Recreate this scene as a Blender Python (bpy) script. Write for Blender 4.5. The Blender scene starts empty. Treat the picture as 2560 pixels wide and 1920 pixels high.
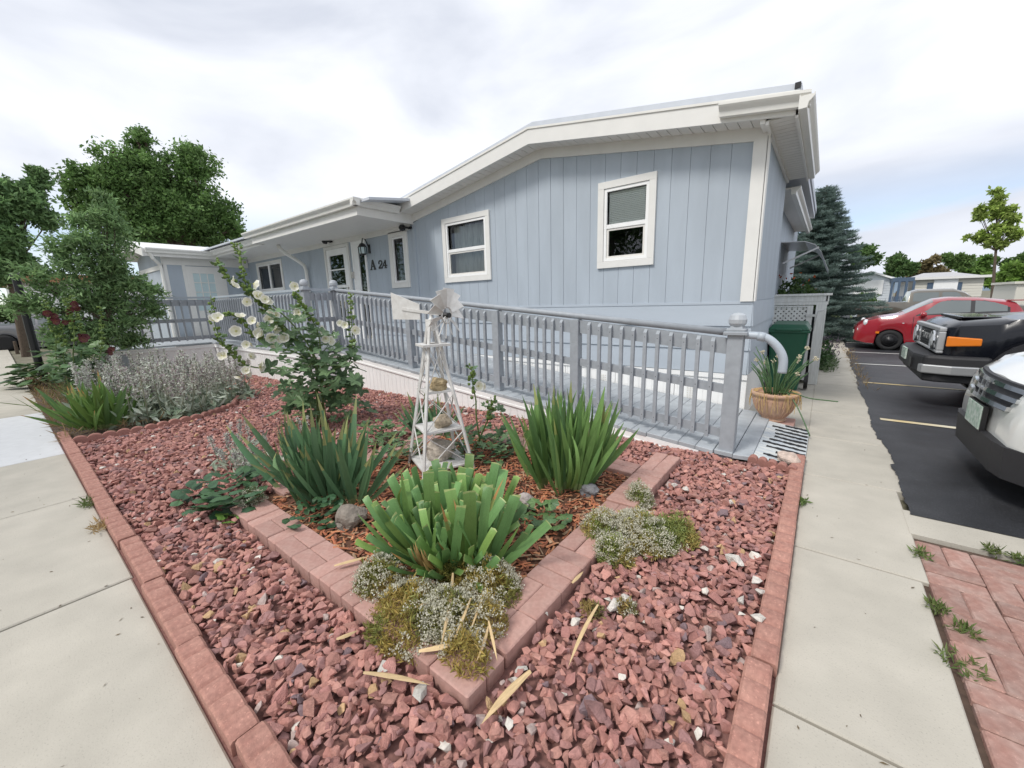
import bpy, math, random
import numpy as np
from mathutils import Vector, Matrix
R_ = math.radians
random.seed(7)
rng = np.random.default_rng(11)
scn = bpy.context.scene
# ------------------------------------------------------------------ camera
H = 1.35
F_PX = 994.463
yaw, pit, rol = R_(37.99), R_(11.586), R_(-1.58)
_f0 = Vector((-math.sin(yaw), math.cos(yaw), 0)); _r0 = Vector((math.cos(yaw), math.sin(yaw), 0)); _u0 = Vector((0, 0, 1))
_f = _f0 * math.cos(pit) - _u0 * math.sin(pit); _u = _u0 * math.cos(pit) + _f0 * math.sin(pit)
CR = _r0 * math.cos(rol) + _u * math.sin(rol); CU = _u * math.cos(rol) - _r0 * math.sin(rol); CF = _f
cam_d = bpy.data.cameras.new('camera'); cam = bpy.data.objects.new('camera', cam_d)
scn.collection.objects.link(cam)
cam.matrix_world = Matrix(((CR.x, CU.x, -CF.x, 0), (CR.y, CU.y, -CF.y, 0), (CR.z, CU.z, -CF.z, H), (0, 0, 0, 1)))
cam_d.sensor_width = 36; cam_d.lens = 36 * F_PX / 2560; cam_d.clip_start = 0.05; cam_d.clip_end = 3000
scn.camera = cam
# ------------------------------------------------------------------ sky, sun, exposure
SUN_EL, SUN_AZ = R_(52), R_(200)      # azimuth: from +Y clockwise
world = bpy.data.worlds.new('World'); scn.world = world; world.use_nodes = True
wn = world.node_tree; wn.nodes.clear()
def WN(t, **k):
    n = wn.nodes.new(t)
    for a, b in k.items(): setattr(n, a, b)
    return n
sky = WN('ShaderNodeTexSky', sky_type='NISHITA', sun_disc=False, sun_elevation=SUN_EL, sun_rotation=SUN_AZ, altitude=1500)
tc = WN('ShaderNodeTexCoord'); mp = WN('ShaderNodeMapping'); mp.inputs['Scale'].default_value = (1.0, 1.0, 2.6)
mp.inputs['Location'].default_value = (3.1, 1.7, 0.4)
n1 = WN('ShaderNodeTexNoise'); n1.inputs['Scale'].default_value = 1.9; n1.inputs['Detail'].default_value = 6; n1.inputs['Roughness'].default_value = 0.5; n1.inputs['Distortion'].default_value = 0.4
cr = WN('ShaderNodeValToRGB')
cr.color_ramp.elements[0].position = 0.36; cr.color_ramp.elements[0].color = (4.3, 4.55, 5.15, 1)
cr.color_ramp.elements[1].position = 0.62; cr.color_ramp.elements[1].color = (6.45, 6.62, 7.0, 1)
n2 = WN('ShaderNodeTexNoise'); n2.inputs['Scale'].default_value = 1.15; n2.inputs['Detail'].default_value = 5; n2.inputs['Distortion'].default_value = 0.6
mp2 = WN('ShaderNodeMapping'); mp2.inputs['Scale'].default_value = (1.0, 1.0, 5.0); mp2.inputs['Location'].default_value = (0.9, 5.2, 1.0)
cov = WN('ShaderNodeValToRGB'); cov.color_ramp.elements[0].position = 0.43; cov.color_ramp.elements[1].position = 0.55
sep = WN('ShaderNodeSeparateXYZ'); hz = WN('ShaderNodeMapRange'); hz.inputs[1].default_value = 0.06; hz.inputs[2].default_value = 0.22; hz.inputs[3].default_value = 0.0; hz.inputs[4].default_value = 1.0
mx = WN('ShaderNodeMath', operation='MAXIMUM'); mixc = WN('ShaderNodeMix', data_type='RGBA')
bg = WN('ShaderNodeBackground'); bg.inputs['Strength'].default_value = 0.1; wo = WN('ShaderNodeOutputWorld')
L = wn.links.new
L(tc.outputs['Generated'], mp.inputs['Vector']); L(mp.outputs[0], n1.inputs['Vector']); L(n1.outputs['Fac'], cr.inputs['Fac'])
L(tc.outputs['Generated'], mp2.inputs['Vector']); L(mp2.outputs[0], n2.inputs['Vector']); L(n2.outputs['Fac'], cov.inputs['Fac'])
L(tc.outputs['Generated'], sep.inputs[0]); L(sep.outputs['Z'], hz.inputs[0]); L(hz.outputs[0], mx.inputs[0]); L(cov.outputs['Color'], mx.inputs[1])
L(mx.outputs[0], mixc.inputs['Factor']); L(sky.outputs[0], mixc.inputs['A']); L(cr.outputs['Color'], mixc.inputs['B'])
L(mixc.outputs['Result'], bg.inputs['Color']); L(bg.outputs[0], wo.inputs['Surface'])
sd = bpy.data.lights.new('sun', 'SUN'); sd.energy = 1.5; sd.angle = R_(14); sd.color = (1.0, 0.96, 0.9)
sun = bpy.data.objects.new('sun', sd); scn.collection.objects.link(sun)
_sd = Vector((math.sin(SUN_AZ) * math.cos(SUN_EL), math.cos(SUN_AZ) * math.cos(SUN_EL), math.sin(SUN_EL)))
sun.rotation_euler = _sd.to_track_quat('Z', 'Y').to_euler(); sun.location = (0, 0, 30)
vs = scn.view_settings; vs.view_transform = 'Standard'; vs.look = 'None'; vs.gamma = 1.0; vs.use_curve_mapping = False; vs.exposure = 0.76
# ------------------------------------------------------------------ measuring helpers (2560 x 1920 photo pixels -> points on known planes)
def ray(x, y): return CR * ((x - 1280) / F_PX) - CU * ((y - 960) / F_PX) + CF
CAM = Vector((0, 0, H))
def G(x, y, z=0.0):
    d = ray(x, y); t = (z - H) / d.z; return Vector((d.x * t, d.y * t, z))
def PY(x, y, Y):
    d = ray(x, y); return CAM + d * (Y / d.y)
def PX(x, y, X):
    d = ray(x, y); return CAM + d * (X / d.x)
def facing(base):
    """points on the upright plane that stands at base and faces the camera"""
    n = Vector((base.x, base.y, 0)).normalized()
    def f(x, y):
        d = ray(x, y); return CAM + d * (n.dot(base - CAM) / n.dot(d))
    return f
def zoom(ox, oy, s): return lambda x, y: (ox + x / s, oy + y / s)
zU = zoom(0, 300, 3.16); z2 = zoom(0, 700, 3.16); z3 = zoom(500, 500, 3.687); z5 = zoom(1000, 400, 3.16); z6 = zoom(1500, 180, 3.687)
z7 = zoom(1860, 700, 3.16); z8 = zoom(1860, 450, 3.16); zb = zoom(900, 650, 4.424); zc = zoom(900, 950, 3.16); z4 = zoom(1400, 750, 3.687)
zL = zoom(300, 550, 5.53); zq = zoom(300, 650, 3.687); zw = zoom(820, 700, 5.53); za = zoom(500, 1000, 3.16); ze = zoom(800, 1300, 3.16)
zf = zoom(1400, 1100, 3.16); zk = zoom(1150, 850, 4.424); zp = zoom(2060, 1200, 2.304)
def dd(x, y): return (x * 1.1573, y * 1.1573)
def gz(y): return 0.0 if y < 4 else (-0.03 * (y - 4) if y < 16 else -0.36)
# ------------------------------------------------------------------ object helpers
COL = scn.collection
def link(o, parent=None):
    COL.objects.link(o)
    if parent is not None: o.parent = parent
    return o
def tag(o, label=None, cat=None, group=None, kind=None):
    if label: o['label'] = label
    if cat: o['category'] = cat
    if group: o['group'] = group
    if kind: o['kind'] = kind
    return o
def thing(name, loc, label, cat, group=None, rz=0.0):
    o = bpy.data.objects.new(name, None); o.empty_display_size = 0.1
    o.location = loc; o.rotation_euler = (0, 0, rz); link(o)
    return tag(o, label, cat, group)
def dup(o, parent=None):
    c = o.copy(); COL.objects.link(c); c.parent = parent; return c
def dup_tree(o, parent=None):
    c = dup(o, parent)
    for ch in list(o.children): dup_tree(ch, c)
    return c
class MB:
    def __init__(s): s.v = []; s.f = []; s.m = []; s.c = []; s.mi = 0; s.col = (1, 1, 1)
    def add(s, vs, fs, mi=None, col=None):
        b = len(s.v); s.v.extend([tuple(p) for p in vs]); s.f.extend([tuple(i + b for i in f) for f in fs])
        s.m.extend([s.mi if mi is None else mi] * len(fs)); s.c.extend([s.col if col is None else col] * len(fs))
        return s
    def box(s, x0, x1, y0, y1, z0, z1, **k):
        return s.add([(x0, y0, z0), (x1, y0, z0), (x1, y1, z0), (x0, y1, z0), (x0, y0, z1), (x1, y0, z1), (x1, y1, z1), (x0, y1, z1)],
                     [(3, 2, 1, 0), (4, 5, 6, 7), (0, 1, 5, 4), (1, 2, 6, 5), (2, 3, 7, 6), (3, 0, 4, 7)], **k)
    def cbox(s, x0, x1, y0, y1, z0, z1, c=0.006, **k):
        """box with chamfered top and upright edges"""
        def ring(i, z, e): return [(x0 + i + e, y0 + i, z), (x1 - i - e, y0 + i, z), (x1 - i, y0 + i + e, z), (x1 - i, y1 - i - e, z), (x1 - i - e, y1 - i, z), (x0 + i + e, y1 - i, z), (x0 + i, y1 - i - e, z), (x0 + i, y0 + i + e, z)]
        v = ring(0, z0, c) + ring(0, z1 - c, c) + ring(c, z1, c * .6)
        f = [tuple(range(7, -1, -1)), tuple(range(16, 24))]
        for a in (0, 8):
            for i in range(8): f.append((a + i, a + (i + 1) % 8, a + 8 + (i + 1) % 8, a + 8 + i))
        return s.add(v, f, **k)
    def hexa(s, p, **k):
        """8 corner points: bottom ring then top ring"""
        return s.add(p, [(3, 2, 1, 0), (4, 5, 6, 7), (0, 1, 5, 4), (1, 2, 6, 5), (2, 3, 7, 6), (3, 0, 4, 7)], **k)
    def bar(s, a, b, w, h, up=(0, 0, 1), **k):
        a = Vector(a); b = Vector(b); d = (b - a).normalized(); up = Vector(up)
        if abs(d.dot(up)) > .99: up = Vector((0, 1, 0))
        sx = d.cross(up).normalized() * (w / 2); sy = sx.cross(d).normalized() * (h / 2)
        return s.hexa([a - sx - sy, a + sx - sy, a + sx + sy, a - sx + sy, b - sx - sy, b + sx - sy, b + sx + sy, b - sx + sy], **k)
    def tube(s, pts, r, n=8, cap=True, **k):
        pts = [Vector(p) for p in pts]; rs = r if isinstance(r, (list, tuple)) else [r] * len(pts)
        vs = []; fs = []; prev = None
        for i, p in enumerate(pts):
            d = ((pts[min(i + 1, len(pts) - 1)] - pts[max(i - 1, 0)])).normalized()
            if prev is None:
                ref = Vector((0, 0, 1)) if abs(d.z) < .9 else Vector((1, 0, 0)); a = d.cross(ref).normalized()
            else: a = (prev - d * prev.dot(d)).normalized()
            prev = a; b = d.cross(a)
            for j in range(n):
                t = 2 * math.pi * j / n; vs.append(p + (a * math.cos(t) + b * math.sin(t)) * rs[i])
        for i in range(len(pts) - 1):
            for j in range(n): fs.append((i * n + j, i * n + (j + 1) % n, (i + 1) * n + (j + 1) % n, (i + 1) * n + j))
        if cap:
            fs.append(tuple(range(n - 1, -1, -1))); fs.append(tuple((len(pts) - 1) * n + j for j in range(n)))
        return s.add(vs, fs, **k)
    def lathe(s, prof, c=(0, 0, 0), n=20, axis='Z', caps=True, **k):
        vs = []; fs = []
        for r, z in prof:
            for j in range(n):
                t = 2 * math.pi * j / n; x, y = r * math.cos(t), r * math.sin(t)
                p = (x, y, z) if axis == 'Z' else ((x, z, y) if axis == 'Y' else (z, x, y))
                vs.append((p[0] + c[0], p[1] + c[1], p[2] + c[2]))
        for i in range(len(prof) - 1):
            for j in range(n): fs.append((i * n + j, i * n + (j + 1) % n, (i + 1) * n + (j + 1) % n, (i + 1) * n + j))
        if caps: fs.append(tuple(range(n - 1, -1, -1))); fs.append(tuple((len(prof) - 1) * n + j for j in range(n)))
        return s.add(vs, fs, **k)
    def prism(s, poly, o, ax, ay, az, depth, **k):
        """2D polygon in the frame (ax, ay) at o, extruded by depth along az"""
        o, ax, ay, az = Vector(o), Vector(ax), Vector(ay), Vector(az); n = len(poly)
        vs = [o + ax * p[0] + ay * p[1] for p in poly] + [o + ax * p[0] + ay * p[1] + az * depth for p in poly]
        fs = [tuple(range(n - 1, -1, -1)), tuple(range(n, 2 * n))] + [(i, (i + 1) % n, n + (i + 1) % n, n + i) for i in range(n)]
        return s.add(vs, fs, **k)
    def mesh(s, name, mats, smooth=False, colors=False):
        me = bpy.data.meshes.new(name); me.from_pydata(s.v, [], s.f)
        for m in (mats if isinstance(mats, (list, tuple)) else [mats]): me.materials.append(m)
        me.polygons.foreach_set('material_index', s.m)
        if smooth: me.polygons.foreach_set('use_smooth', [True] * len(s.f))
        if colors:
            a = me.color_attributes.new('Col', 'FLOAT_COLOR', 'CORNER'); arr = []
            for f, c in zip(s.f, s.c): arr.extend((c[0], c[1], c[2], 1.0) * len(f))
            a.data.foreach_set('color', arr)
        me.update(); return me
    def build(s, name, mats, parent=None, smooth=False, colors=False, loc=None, bevel=0.0, recalc=False):
        me = s.mesh(name, mats, smooth, colors)
        if recalc:
            import bmesh
            bm = bmesh.new(); bm.from_mesh(me); bmesh.ops.recalc_face_normals(bm, faces=bm.faces); bm.to_mesh(me); bm.free()
        o = bpy.data.objects.new(name, me)
        if loc is not None: o.location = loc
        link(o, parent)
        if bevel:
            md = o.modifiers.new('bevel', 'BEVEL'); md.width = bevel; md.segments = 2; md.limit_method = 'ANGLE'; md.angle_limit = R_(40)
        return o
def numpy_mesh(name, V, Fq, mat, cols=None, smooth=False):
    """V (n,3), Fq (m,k) with k = 3 or 4, cols per face (m,3)"""
    me = bpy.data.meshes.new(name); n, m, k = len(V), len(Fq), Fq.shape[1]
    me.vertices.add(n); me.vertices.foreach_set('co', np.ascontiguousarray(V, dtype=np.float32).ravel())
    me.loops.add(m * k); me.loops.foreach_set('vertex_index', np.ascontiguousarray(Fq, dtype=np.int32).ravel())
    me.polygons.add(m); me.polygons.foreach_set('loop_start', np.arange(0, m * k, k, dtype=np.int32))
    try: me.polygons.foreach_set('loop_total', np.full(m, k, dtype=np.int32))
    except Exception: pass
    me.polygons.foreach_set('use_smooth', np.full(m, smooth, dtype=bool))
    me.materials.append(mat); me.update(calc_edges=True)
    if cols is not None:
        a = me.color_attributes.new('Col', 'FLOAT_COLOR', 'CORNER')
        cc = np.ones((m, k, 4), dtype=np.float32); cc[:, :, :3] = cols[:, None, :]; a.data.foreach_set('color', cc.ravel())
    return me
# ------------------------------------------------------------------ materials
def material(name, col, rough=0.6, var=0.0, scale=8.0, col2=None, amt=0.5, bump=0.0, bscale=60.0, bdist=0.002, rand=0.0, metal=0.0, attr=False,
             transl=0.0, spec=0.5, detail=4.0, coat=0.0, coords='Object', stretch=(1, 1, 1), emit=None, sheen=0.0, speck=None):
    m = bpy.data.materials.new(name); m.use_nodes = True; nt = m.node_tree; ns = nt.nodes; lk = nt.links.new
    b = ns['Principled BSDF']; out = ns['Material Output']
    b.inputs['Roughness'].default_value = rough; b.inputs['Metallic'].default_value = metal
    b.inputs['Specular IOR Level'].default_value = spec; b.inputs['Coat Weight'].default_value = coat; b.inputs['Coat Roughness'].default_value = 0.05
    tcn = ns.new('ShaderNodeTexCoord'); mpn = ns.new('ShaderNodeMapping'); mpn.inputs['Scale'].default_value = stretch
    lk(tcn.outputs[coords], mpn.inputs[0]); cur = None
    if attr:
        at = ns.new('ShaderNodeAttribute'); at.attribute_name = 'Col'; cur = at.outputs['Color']
        mm = ns.new('ShaderNodeMix'); mm.data_type = 'RGBA'; mm.blend_type = 'MULTIPLY'; mm.inputs[0].default_value = 1.0
        mm.inputs['B'].default_value = (*col, 1); lk(cur, mm.inputs['A']); cur = mm.outputs['Result']
    def setc(sock):
        if cur is None: sock.default_value = (*col, 1)
        else: lk(cur, sock)
    if var > 0 or col2 is not None:
        nz = ns.new('ShaderNodeTexNoise'); nz.inputs['Scale'].default_value = scale; nz.inputs['Detail'].default_value = detail; lk(mpn.outputs[0], nz.inputs['Vector'])
        if col2 is not None:
            rp = ns.new('ShaderNodeValToRGB'); rp.color_ramp.elements[0].position = 0.5 - 0.3 * (1 - amt); rp.color_ramp.elements[1].position = 0.5 + 0.3 * (1 - amt) + 0.02; lk(nz.outputs['Fac'], rp.inputs[0])
            mxn = ns.new('ShaderNodeMix'); mxn.data_type = 'RGBA'; lk(rp.outputs[0], mxn.inputs[0]); setc(mxn.inputs['A']); mxn.inputs['B'].default_value = (*col2, 1); cur = mxn.outputs['Result']
        if var > 0:
            nz2 = ns.new('ShaderNodeTexNoise'); nz2.inputs['Scale'].default_value = scale * 3.7; nz2.inputs['Detail'].default_value = 6; lk(mpn.outputs[0], nz2.inputs['Vector'])
            mr = ns.new('ShaderNodeMapRange'); mr.inputs[1].default_value = .25; mr.inputs[2].default_value = .75; mr.inputs[3].default_value = 1 - var; mr.inputs[4].default_value = 1 + var; lk(nz2.outputs['Fac'], mr.inputs[0])
            vm = ns.new('ShaderNodeVectorMath'); vm.operation = 'MULTIPLY'
            if cur is None: vm.inputs[0].default_value = col
            else: lk(cur, vm.inputs[0])
            lk(mr.outputs[0], vm.inputs[1]); cur = vm.outputs[0]
    if speck:
        sc_, th_, am_ = speck; ns_ = ns.new('ShaderNodeTexNoise'); ns_.inputs['Scale'].default_value = sc_; ns_.inputs['Detail'].default_value = 2; lk(mpn.outputs[0], ns_.inputs['Vector'])
        mrs = ns.new('ShaderNodeMapRange'); mrs.inputs[1].default_value = th_; mrs.inputs[2].default_value = th_ + .06; mrs.inputs[3].default_value = 1.0; mrs.inputs[4].default_value = am_; lk(ns_.outputs['Fac'], mrs.inputs[0])
        vms = ns.new('ShaderNodeVectorMath'); vms.operation = 'MULTIPLY'
        if cur is None: vms.inputs[0].default_value = col
        else: lk(cur, vms.inputs[0])
        lk(mrs.outputs[0], vms.inputs[1]); cur = vms.outputs[0]
    if rand > 0:
        oi = ns.new('ShaderNodeObjectInfo'); mr2 = ns.new('ShaderNodeMapRange'); mr2.inputs[3].default_value = 1 - rand; mr2.inputs[4].default_value = 1 + rand; lk(oi.outputs['Random'], mr2.inputs[0])
        vm2 = ns.new('ShaderNodeVectorMath'); vm2.operation = 'MULTIPLY'
        if cur is None: vm2.inputs[0].default_value = col
        else: lk(cur, vm2.inputs[0])
        lk(mr2.outputs[0], vm2.inputs[1]); cur = vm2.outputs[0]
    setc(b.inputs['Base Color'])
    if bump > 0:
        nb = ns.new('ShaderNodeTexNoise'); nb.inputs['Scale'].default_value = bscale; nb.inputs['Detail'].default_value = 5; lk(mpn.outputs[0], nb.inputs['Vector'])
        bp = ns.new('ShaderNodeBump'); bp.inputs['Strength'].default_value = bump; bp.inputs['Distance'].default_value = bdist; lk(nb.outputs['Fac'], bp.inputs['Height']); lk(bp.outputs[0], b.inputs['Normal'])
    if emit: b.inputs['Emission Color'].default_value = (*emit, 1); b.inputs['Emission Strength'].default_value = 1.0
    if transl > 0:
        tr = ns.new('ShaderNodeBsdfTranslucent'); ms = ns.new('ShaderNodeMixShader'); ms.inputs[0].default_value = transl; setc(tr.inputs['Color'])
        lk(b.outputs[0], ms.inputs[1]); lk(tr.outputs[0], ms.inputs[2]); lk(ms.outputs[0], out.inputs['Surface'])
    return m
def glass_mat(name, tint=(0.75, 0.8, 0.8), refl=0.12, rough=0.02):
    m = bpy.data.materials.new(name); m.use_nodes = True; nt = m.node_tree; nt.nodes.clear(); lk = nt.links.new
    t = nt.nodes.new('ShaderNodeBsdfTransparent'); t.inputs[0].default_value = (*tint, 1); g = nt.nodes.new('ShaderNodeBsdfGlossy'); g.inputs['Roughness'].default_value = rough; g.inputs['Color'].default_value = (.95, .97, 1, 1)
    fr = nt.nodes.new('ShaderNodeFresnel'); fr.inputs[0].default_value = 1.5; ad = nt.nodes.new('ShaderNodeMath'); ad.inputs[1].default_value = refl; ad.use_clamp = True
    mx_ = nt.nodes.new('ShaderNodeMixShader'); o = nt.nodes.new('ShaderNodeOutputMaterial')
    lk(fr.outputs[0], ad.inputs[0]); lk(ad.outputs[0], mx_.inputs[0]); lk(t.outputs[0], mx_.inputs[1]); lk(g.outputs[0], mx_.inputs[2]); lk(mx_.outputs[0], o.inputs[0])
    return m
M = {}
M['siding'] = material('siding_paint', (.41, .462, .52), .62, var=.08, scale=1.1, bump=.35, bscale=90, bdist=.002, stretch=(1, 1, .25), rand=.012)
M['lap'] = material('lap_siding_paint', (.435, .487, .545), .6, var=.05, scale=1.4, bump=.2, bscale=80, bdist=.001, stretch=(.2, 1, 1))
M['rail'] = material('grey_rail_paint', (.325, .352, .382), .55, var=.10, scale=5, bump=.3, bscale=70, bdist=.0015, rand=.05)
M['deckpaint'] = material('grey_deck_paint', (.41, .44, .465), .6, var=.12, scale=3, bump=.5, bscale=40, bdist=.002, rand=.05, col2=(.33, .355, .38), amt=.3)
M['white'] = material('white_trim_paint', (.76, .75, .72), .5, var=.03, scale=2, bump=.08, bscale=40, rand=.01)
M['whitev'] = material('white_vinyl', (.87, .87, .86), .4, var=.04, scale=2.5, rand=.02, stretch=(1, 1, .3))
M['soffit'] = material('soffit_vinyl', (.74, .72, .68), .5, var=.03, scale=3, rand=.015)
M['gutter'] = material('gutter_enamel', (.78, .77, .73), .3, var=.03, scale=4)
M['roof'] = material('roof_metal', (.55, .58, .63), .45, var=.05, scale=2)
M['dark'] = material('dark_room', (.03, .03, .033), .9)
M['black'] = material('black_metal', (.012, .012, .013), .4)
M['blind'] = material('blind_slat', (.93, .94, .92), .6)
M['curtain'] = material('curtain_cloth', (.50, .52, .50), .9, var=.3, scale=5, stretch=(8, 1, .3))
M['glass'] = glass_mat('window_glass', (.90, .93, .92), .03)
M['frost'] = material('frosted_pane', (.55, .68, .70), .25, var=.04)
M['brass'] = material('metal_handle', (.55, .53, .5), .3, metal=.8)
M['alu'] = material('bare_aluminium', (.55, .55, .56), .35, metal=.6, var=.1)
M['concrete'] = material('concrete', (.47, .44, .378), .85, var=.09, scale=1.3, col2=(.405, .38, .325), amt=.3, speck=(170, .62, .80), bump=.35, bscale=130, bdist=.002)
M['concrete2'] = material('pale_new_concrete', (.58, .59, .60), .85, var=.06, scale=3, bump=.3, bscale=130)
M['asphalt'] = material('asphalt_sealed', (.014, .015, .018), .58, var=.45, scale=.9, col2=(.036, .037, .041), amt=.4, speck=(120, .60, 2.2), bump=.6, bscale=190, bdist=.003)
M['soil'] = material('soil', (.085, .055, .04), .95, var=.3, scale=10, bump=.6, bscale=40, bdist=.01)
M['grassland'] = material('ground_cover', (.12, .12, .07), .95, var=.3, scale=.7, col2=(.19, .17, .13), amt=.3)
M['lawn'] = material('lawn', (.09, .13, .035), .95, var=.3, scale=5, bump=.8, bscale=60, bdist=.02)
# ------------------------------------------------------------------ the setting: ground, walks, parking lot
def sheet(name, xs_of_y, ys, dz, mat, parent=None, label=None):
    mb = MB()
    for a, b in zip(ys[:-1], ys[1:]):
        (xa0, xa1), (xb0, xb1) = xs_of_y(a), xs_of_y(b)
        mb.add([(xa0, a, gz(a) + dz), (xa1, a, gz(a) + dz), (xb1, b, gz(b) + dz), (xb0, b, gz(b) + dz)], [(0, 1, 2, 3)])
    return mb.build(name, mat, parent)
o = sheet('ground', lambda y: (-900, 900), [-900, -60, 0, 4, 8, 12, 16, 40, 900], -.06, M['grassland']); tag(o, kind='structure')
random.seed(3)
_edge = {}
def ragged(y):
    k = round(y, 3)
    if k not in _edge: _edge[k] = .535 + .010 * max(0, y - 6) + .014 * math.sin(y * 2.1) + .006 * math.sin(y * 9.7 + 1) + random.uniform(-.007, .007) + (.03 if 4.2 < y < 5.0 else 0)
    return _edge[k]
ys = [3.25 + i * .035 for i in range(150)] + [8.5 + i * .12 for i in range(64)] + [16.2, 18, 20, 24, 30, 40, 56]
lot = sheet('parking_lot', lambda y: (ragged(y), 70), ys, .006, M['asphalt']); tag(lot, kind='structure')
M['stripe'] = material('worn_stripe_paint', (.66, .62, .50), .8, col2=(.50, .36, .12), amt=.25, scale=2.2, var=.15)
M['stripew'] = material('white_stripe_paint', (.66, .66, .62), .8, var=.2, scale=6)
def stripe(x0, y0, x1, y1, w, m):
    mb = MB(); n = 6
    for i in range(n):
        a, b = i / n, (i + 1) / n; xa, ya, xb, yb = x0 + (x1 - x0) * a, y0 + (y1 - y0) * a, x0 + (x1 - x0) * b, y0 + (y1 - y0) * b
        mb.add([(xa, ya - w / 2, gz(ya - w / 2) + .011), (xb, yb - w / 2, gz(yb - w / 2) + .011), (xb, yb + w / 2, gz(yb + w / 2) + .011), (xa, ya + w / 2, gz(ya + w / 2) + .011)], [(0, 1, 2, 3)])
    return mb.build('painted_stripe', m, lot)
for y, m in ((5.93, 'stripe'), (8.86, 'stripe'), (11.9, 'stripew'), (15.1, 'stripew'), (18.3, 'stripew'), (20.6, 'stripew'), (23.2, 'stripew'), (25.9, 'stripew'), (28.6, 'stripew')):
    stripe(.62 + .008 * max(0, y - 6), y, 5.6, y - .14 if y < 10 else y, .10, M[m])
walk = bpy.data.objects.new('sidewalk', None); link(walk); tag(walk, kind='structure')
def slab(name, x0, x1, y0, y1, m, parent, top=.0, g=.006):
    mb = MB(); zt0, zt1 = gz(y0) + top, gz(y1) + top; c = .006
    x0 += g; x1 -= g; y0 += g; y1 -= g
    P = [(x0, y0, zt0 - .1), (x1, y0, zt0 - .1), (x1, y1, zt1 - .1), (x0, y1, zt1 - .1), (x0, y0, zt0 - c), (x1, y0, zt0 - c), (x1, y1, zt1 - c), (x0, y1, zt1 - c),
         (x0 + c, y0 + c, zt0), (x1 - c, y0 + c, zt0), (x1 - c, y1 - c, zt1), (x0 + c, y1 - c, zt1)]
    mb.add(P, [(8, 9, 10, 11), (0, 1, 5, 4), (1, 2, 6, 5), (2, 3, 7, 6), (3, 0, 4, 7), (4, 5, 9, 8), (5, 6, 10, 9), (6, 7, 11, 10), (7, 4, 8, 11)])
    return mb.build(name, m, parent)
yj = [-1.0, .22, 1.388, 2.485, 3.62, 4.76, 5.95, 7.15, 8.33, 9.6, 10.9, 12.2, 13.6, 15, 17, 20, 24, 29, 35, 44]
for a, b in zip(yj[:-1], yj[1:]):
    s = .010 * max(0, (a + b) / 2 - 8)
    x1 = .505 if b < 3 else .62
    if a < 3 < b: x1 = .53
    slab('walk_slab', -.010 + s, x1 + s * 1.2, a, b, M['concrete'], walk)
xj = [1.4, .01, -1.12, -2.72, -4.29, -5.83, -8.66, -10.3, -12.0, -14, -17, -21, -26, -32, -40]
walk2 = bpy.data.objects.new('front_sidewalk', None); link(walk2); tag(walk2, kind='structure')
for i, (a, b) in enumerate(zip(xj[:-1], xj[1:])):
    slab('walk_slab', b, a, -2.2, .224, M['concrete2'] if i == 5 else M['concrete'], walk2, g=.012 if i == 2 else .006)
# landing beside the pot and the concrete strip by the lot
land = slab('landing', -1.2, .004, 4.93, 8.3, M['concrete'], None, top=-.004); tag(land, kind='structure')
strip = MB(); strip.box(.515, 3.2, 2.985, 3.31, -.08, .002); o = strip.build('concrete_strip', M['concrete']); tag(o, kind='structure')
# brick paving bottom right: bricks in pairs, lengthwise and crosswise
M['paver'] = material('pink_paver', (.39, .215, .18), .9, var=.12, scale=14, col2=(.44, .28, .24), amt=.2, bump=.5, bscale=220, bdist=.002, rand=.13)
M['paver2'] = material('weathered_paver', (.31, .16, .128), .9, var=.18, scale=10, col2=(.36, .25, .215), amt=.4, speck=(90, .64, 1.35), bump=.6, bscale=200, bdist=.003, rand=.16)
pav = MB(); pav.box(.49, 2.0, .2, 2.98, -.1, -.022); pv = pav.build('brick_paving', M['soil']); tag(pv, kind='structure')
def brick_mesh(m, c=.005, l=.2, w=.1, h=.06):
    mb = MB(); mb.cbox(-l / 2, l / 2, -w / 2, w / 2, -h, 0, c=c); return mb.mesh('brick', m)
bk2 = brick_mesh(M['paver2'], .006)
for i in range(11):
    for j in range(14):
        x, y = .525 + .1 + i * .205, .25 + .1 + j * .205
        if x > 1.75 or y > 2.95: continue
        for k in (-1, 1):
            o = bpy.data.objects.new('brick', bk2); link(o, pv)
            if (i + j) % 2: o.location = (x, y + k * .0515, .001 + random.uniform(-.004, .004)); o.rotation_euler = (random.uniform(-.012, .012), random.uniform(-.012, .012), random.uniform(-.02, .02))
            else: o.location = (x + k * .0515, y, .001 + random.uniform(-.004, .004)); o.rotation_euler = (random.uniform(-.012, .012), random.uniform(-.012, .012), math.pi / 2 + random.uniform(-.02, .02))
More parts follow.
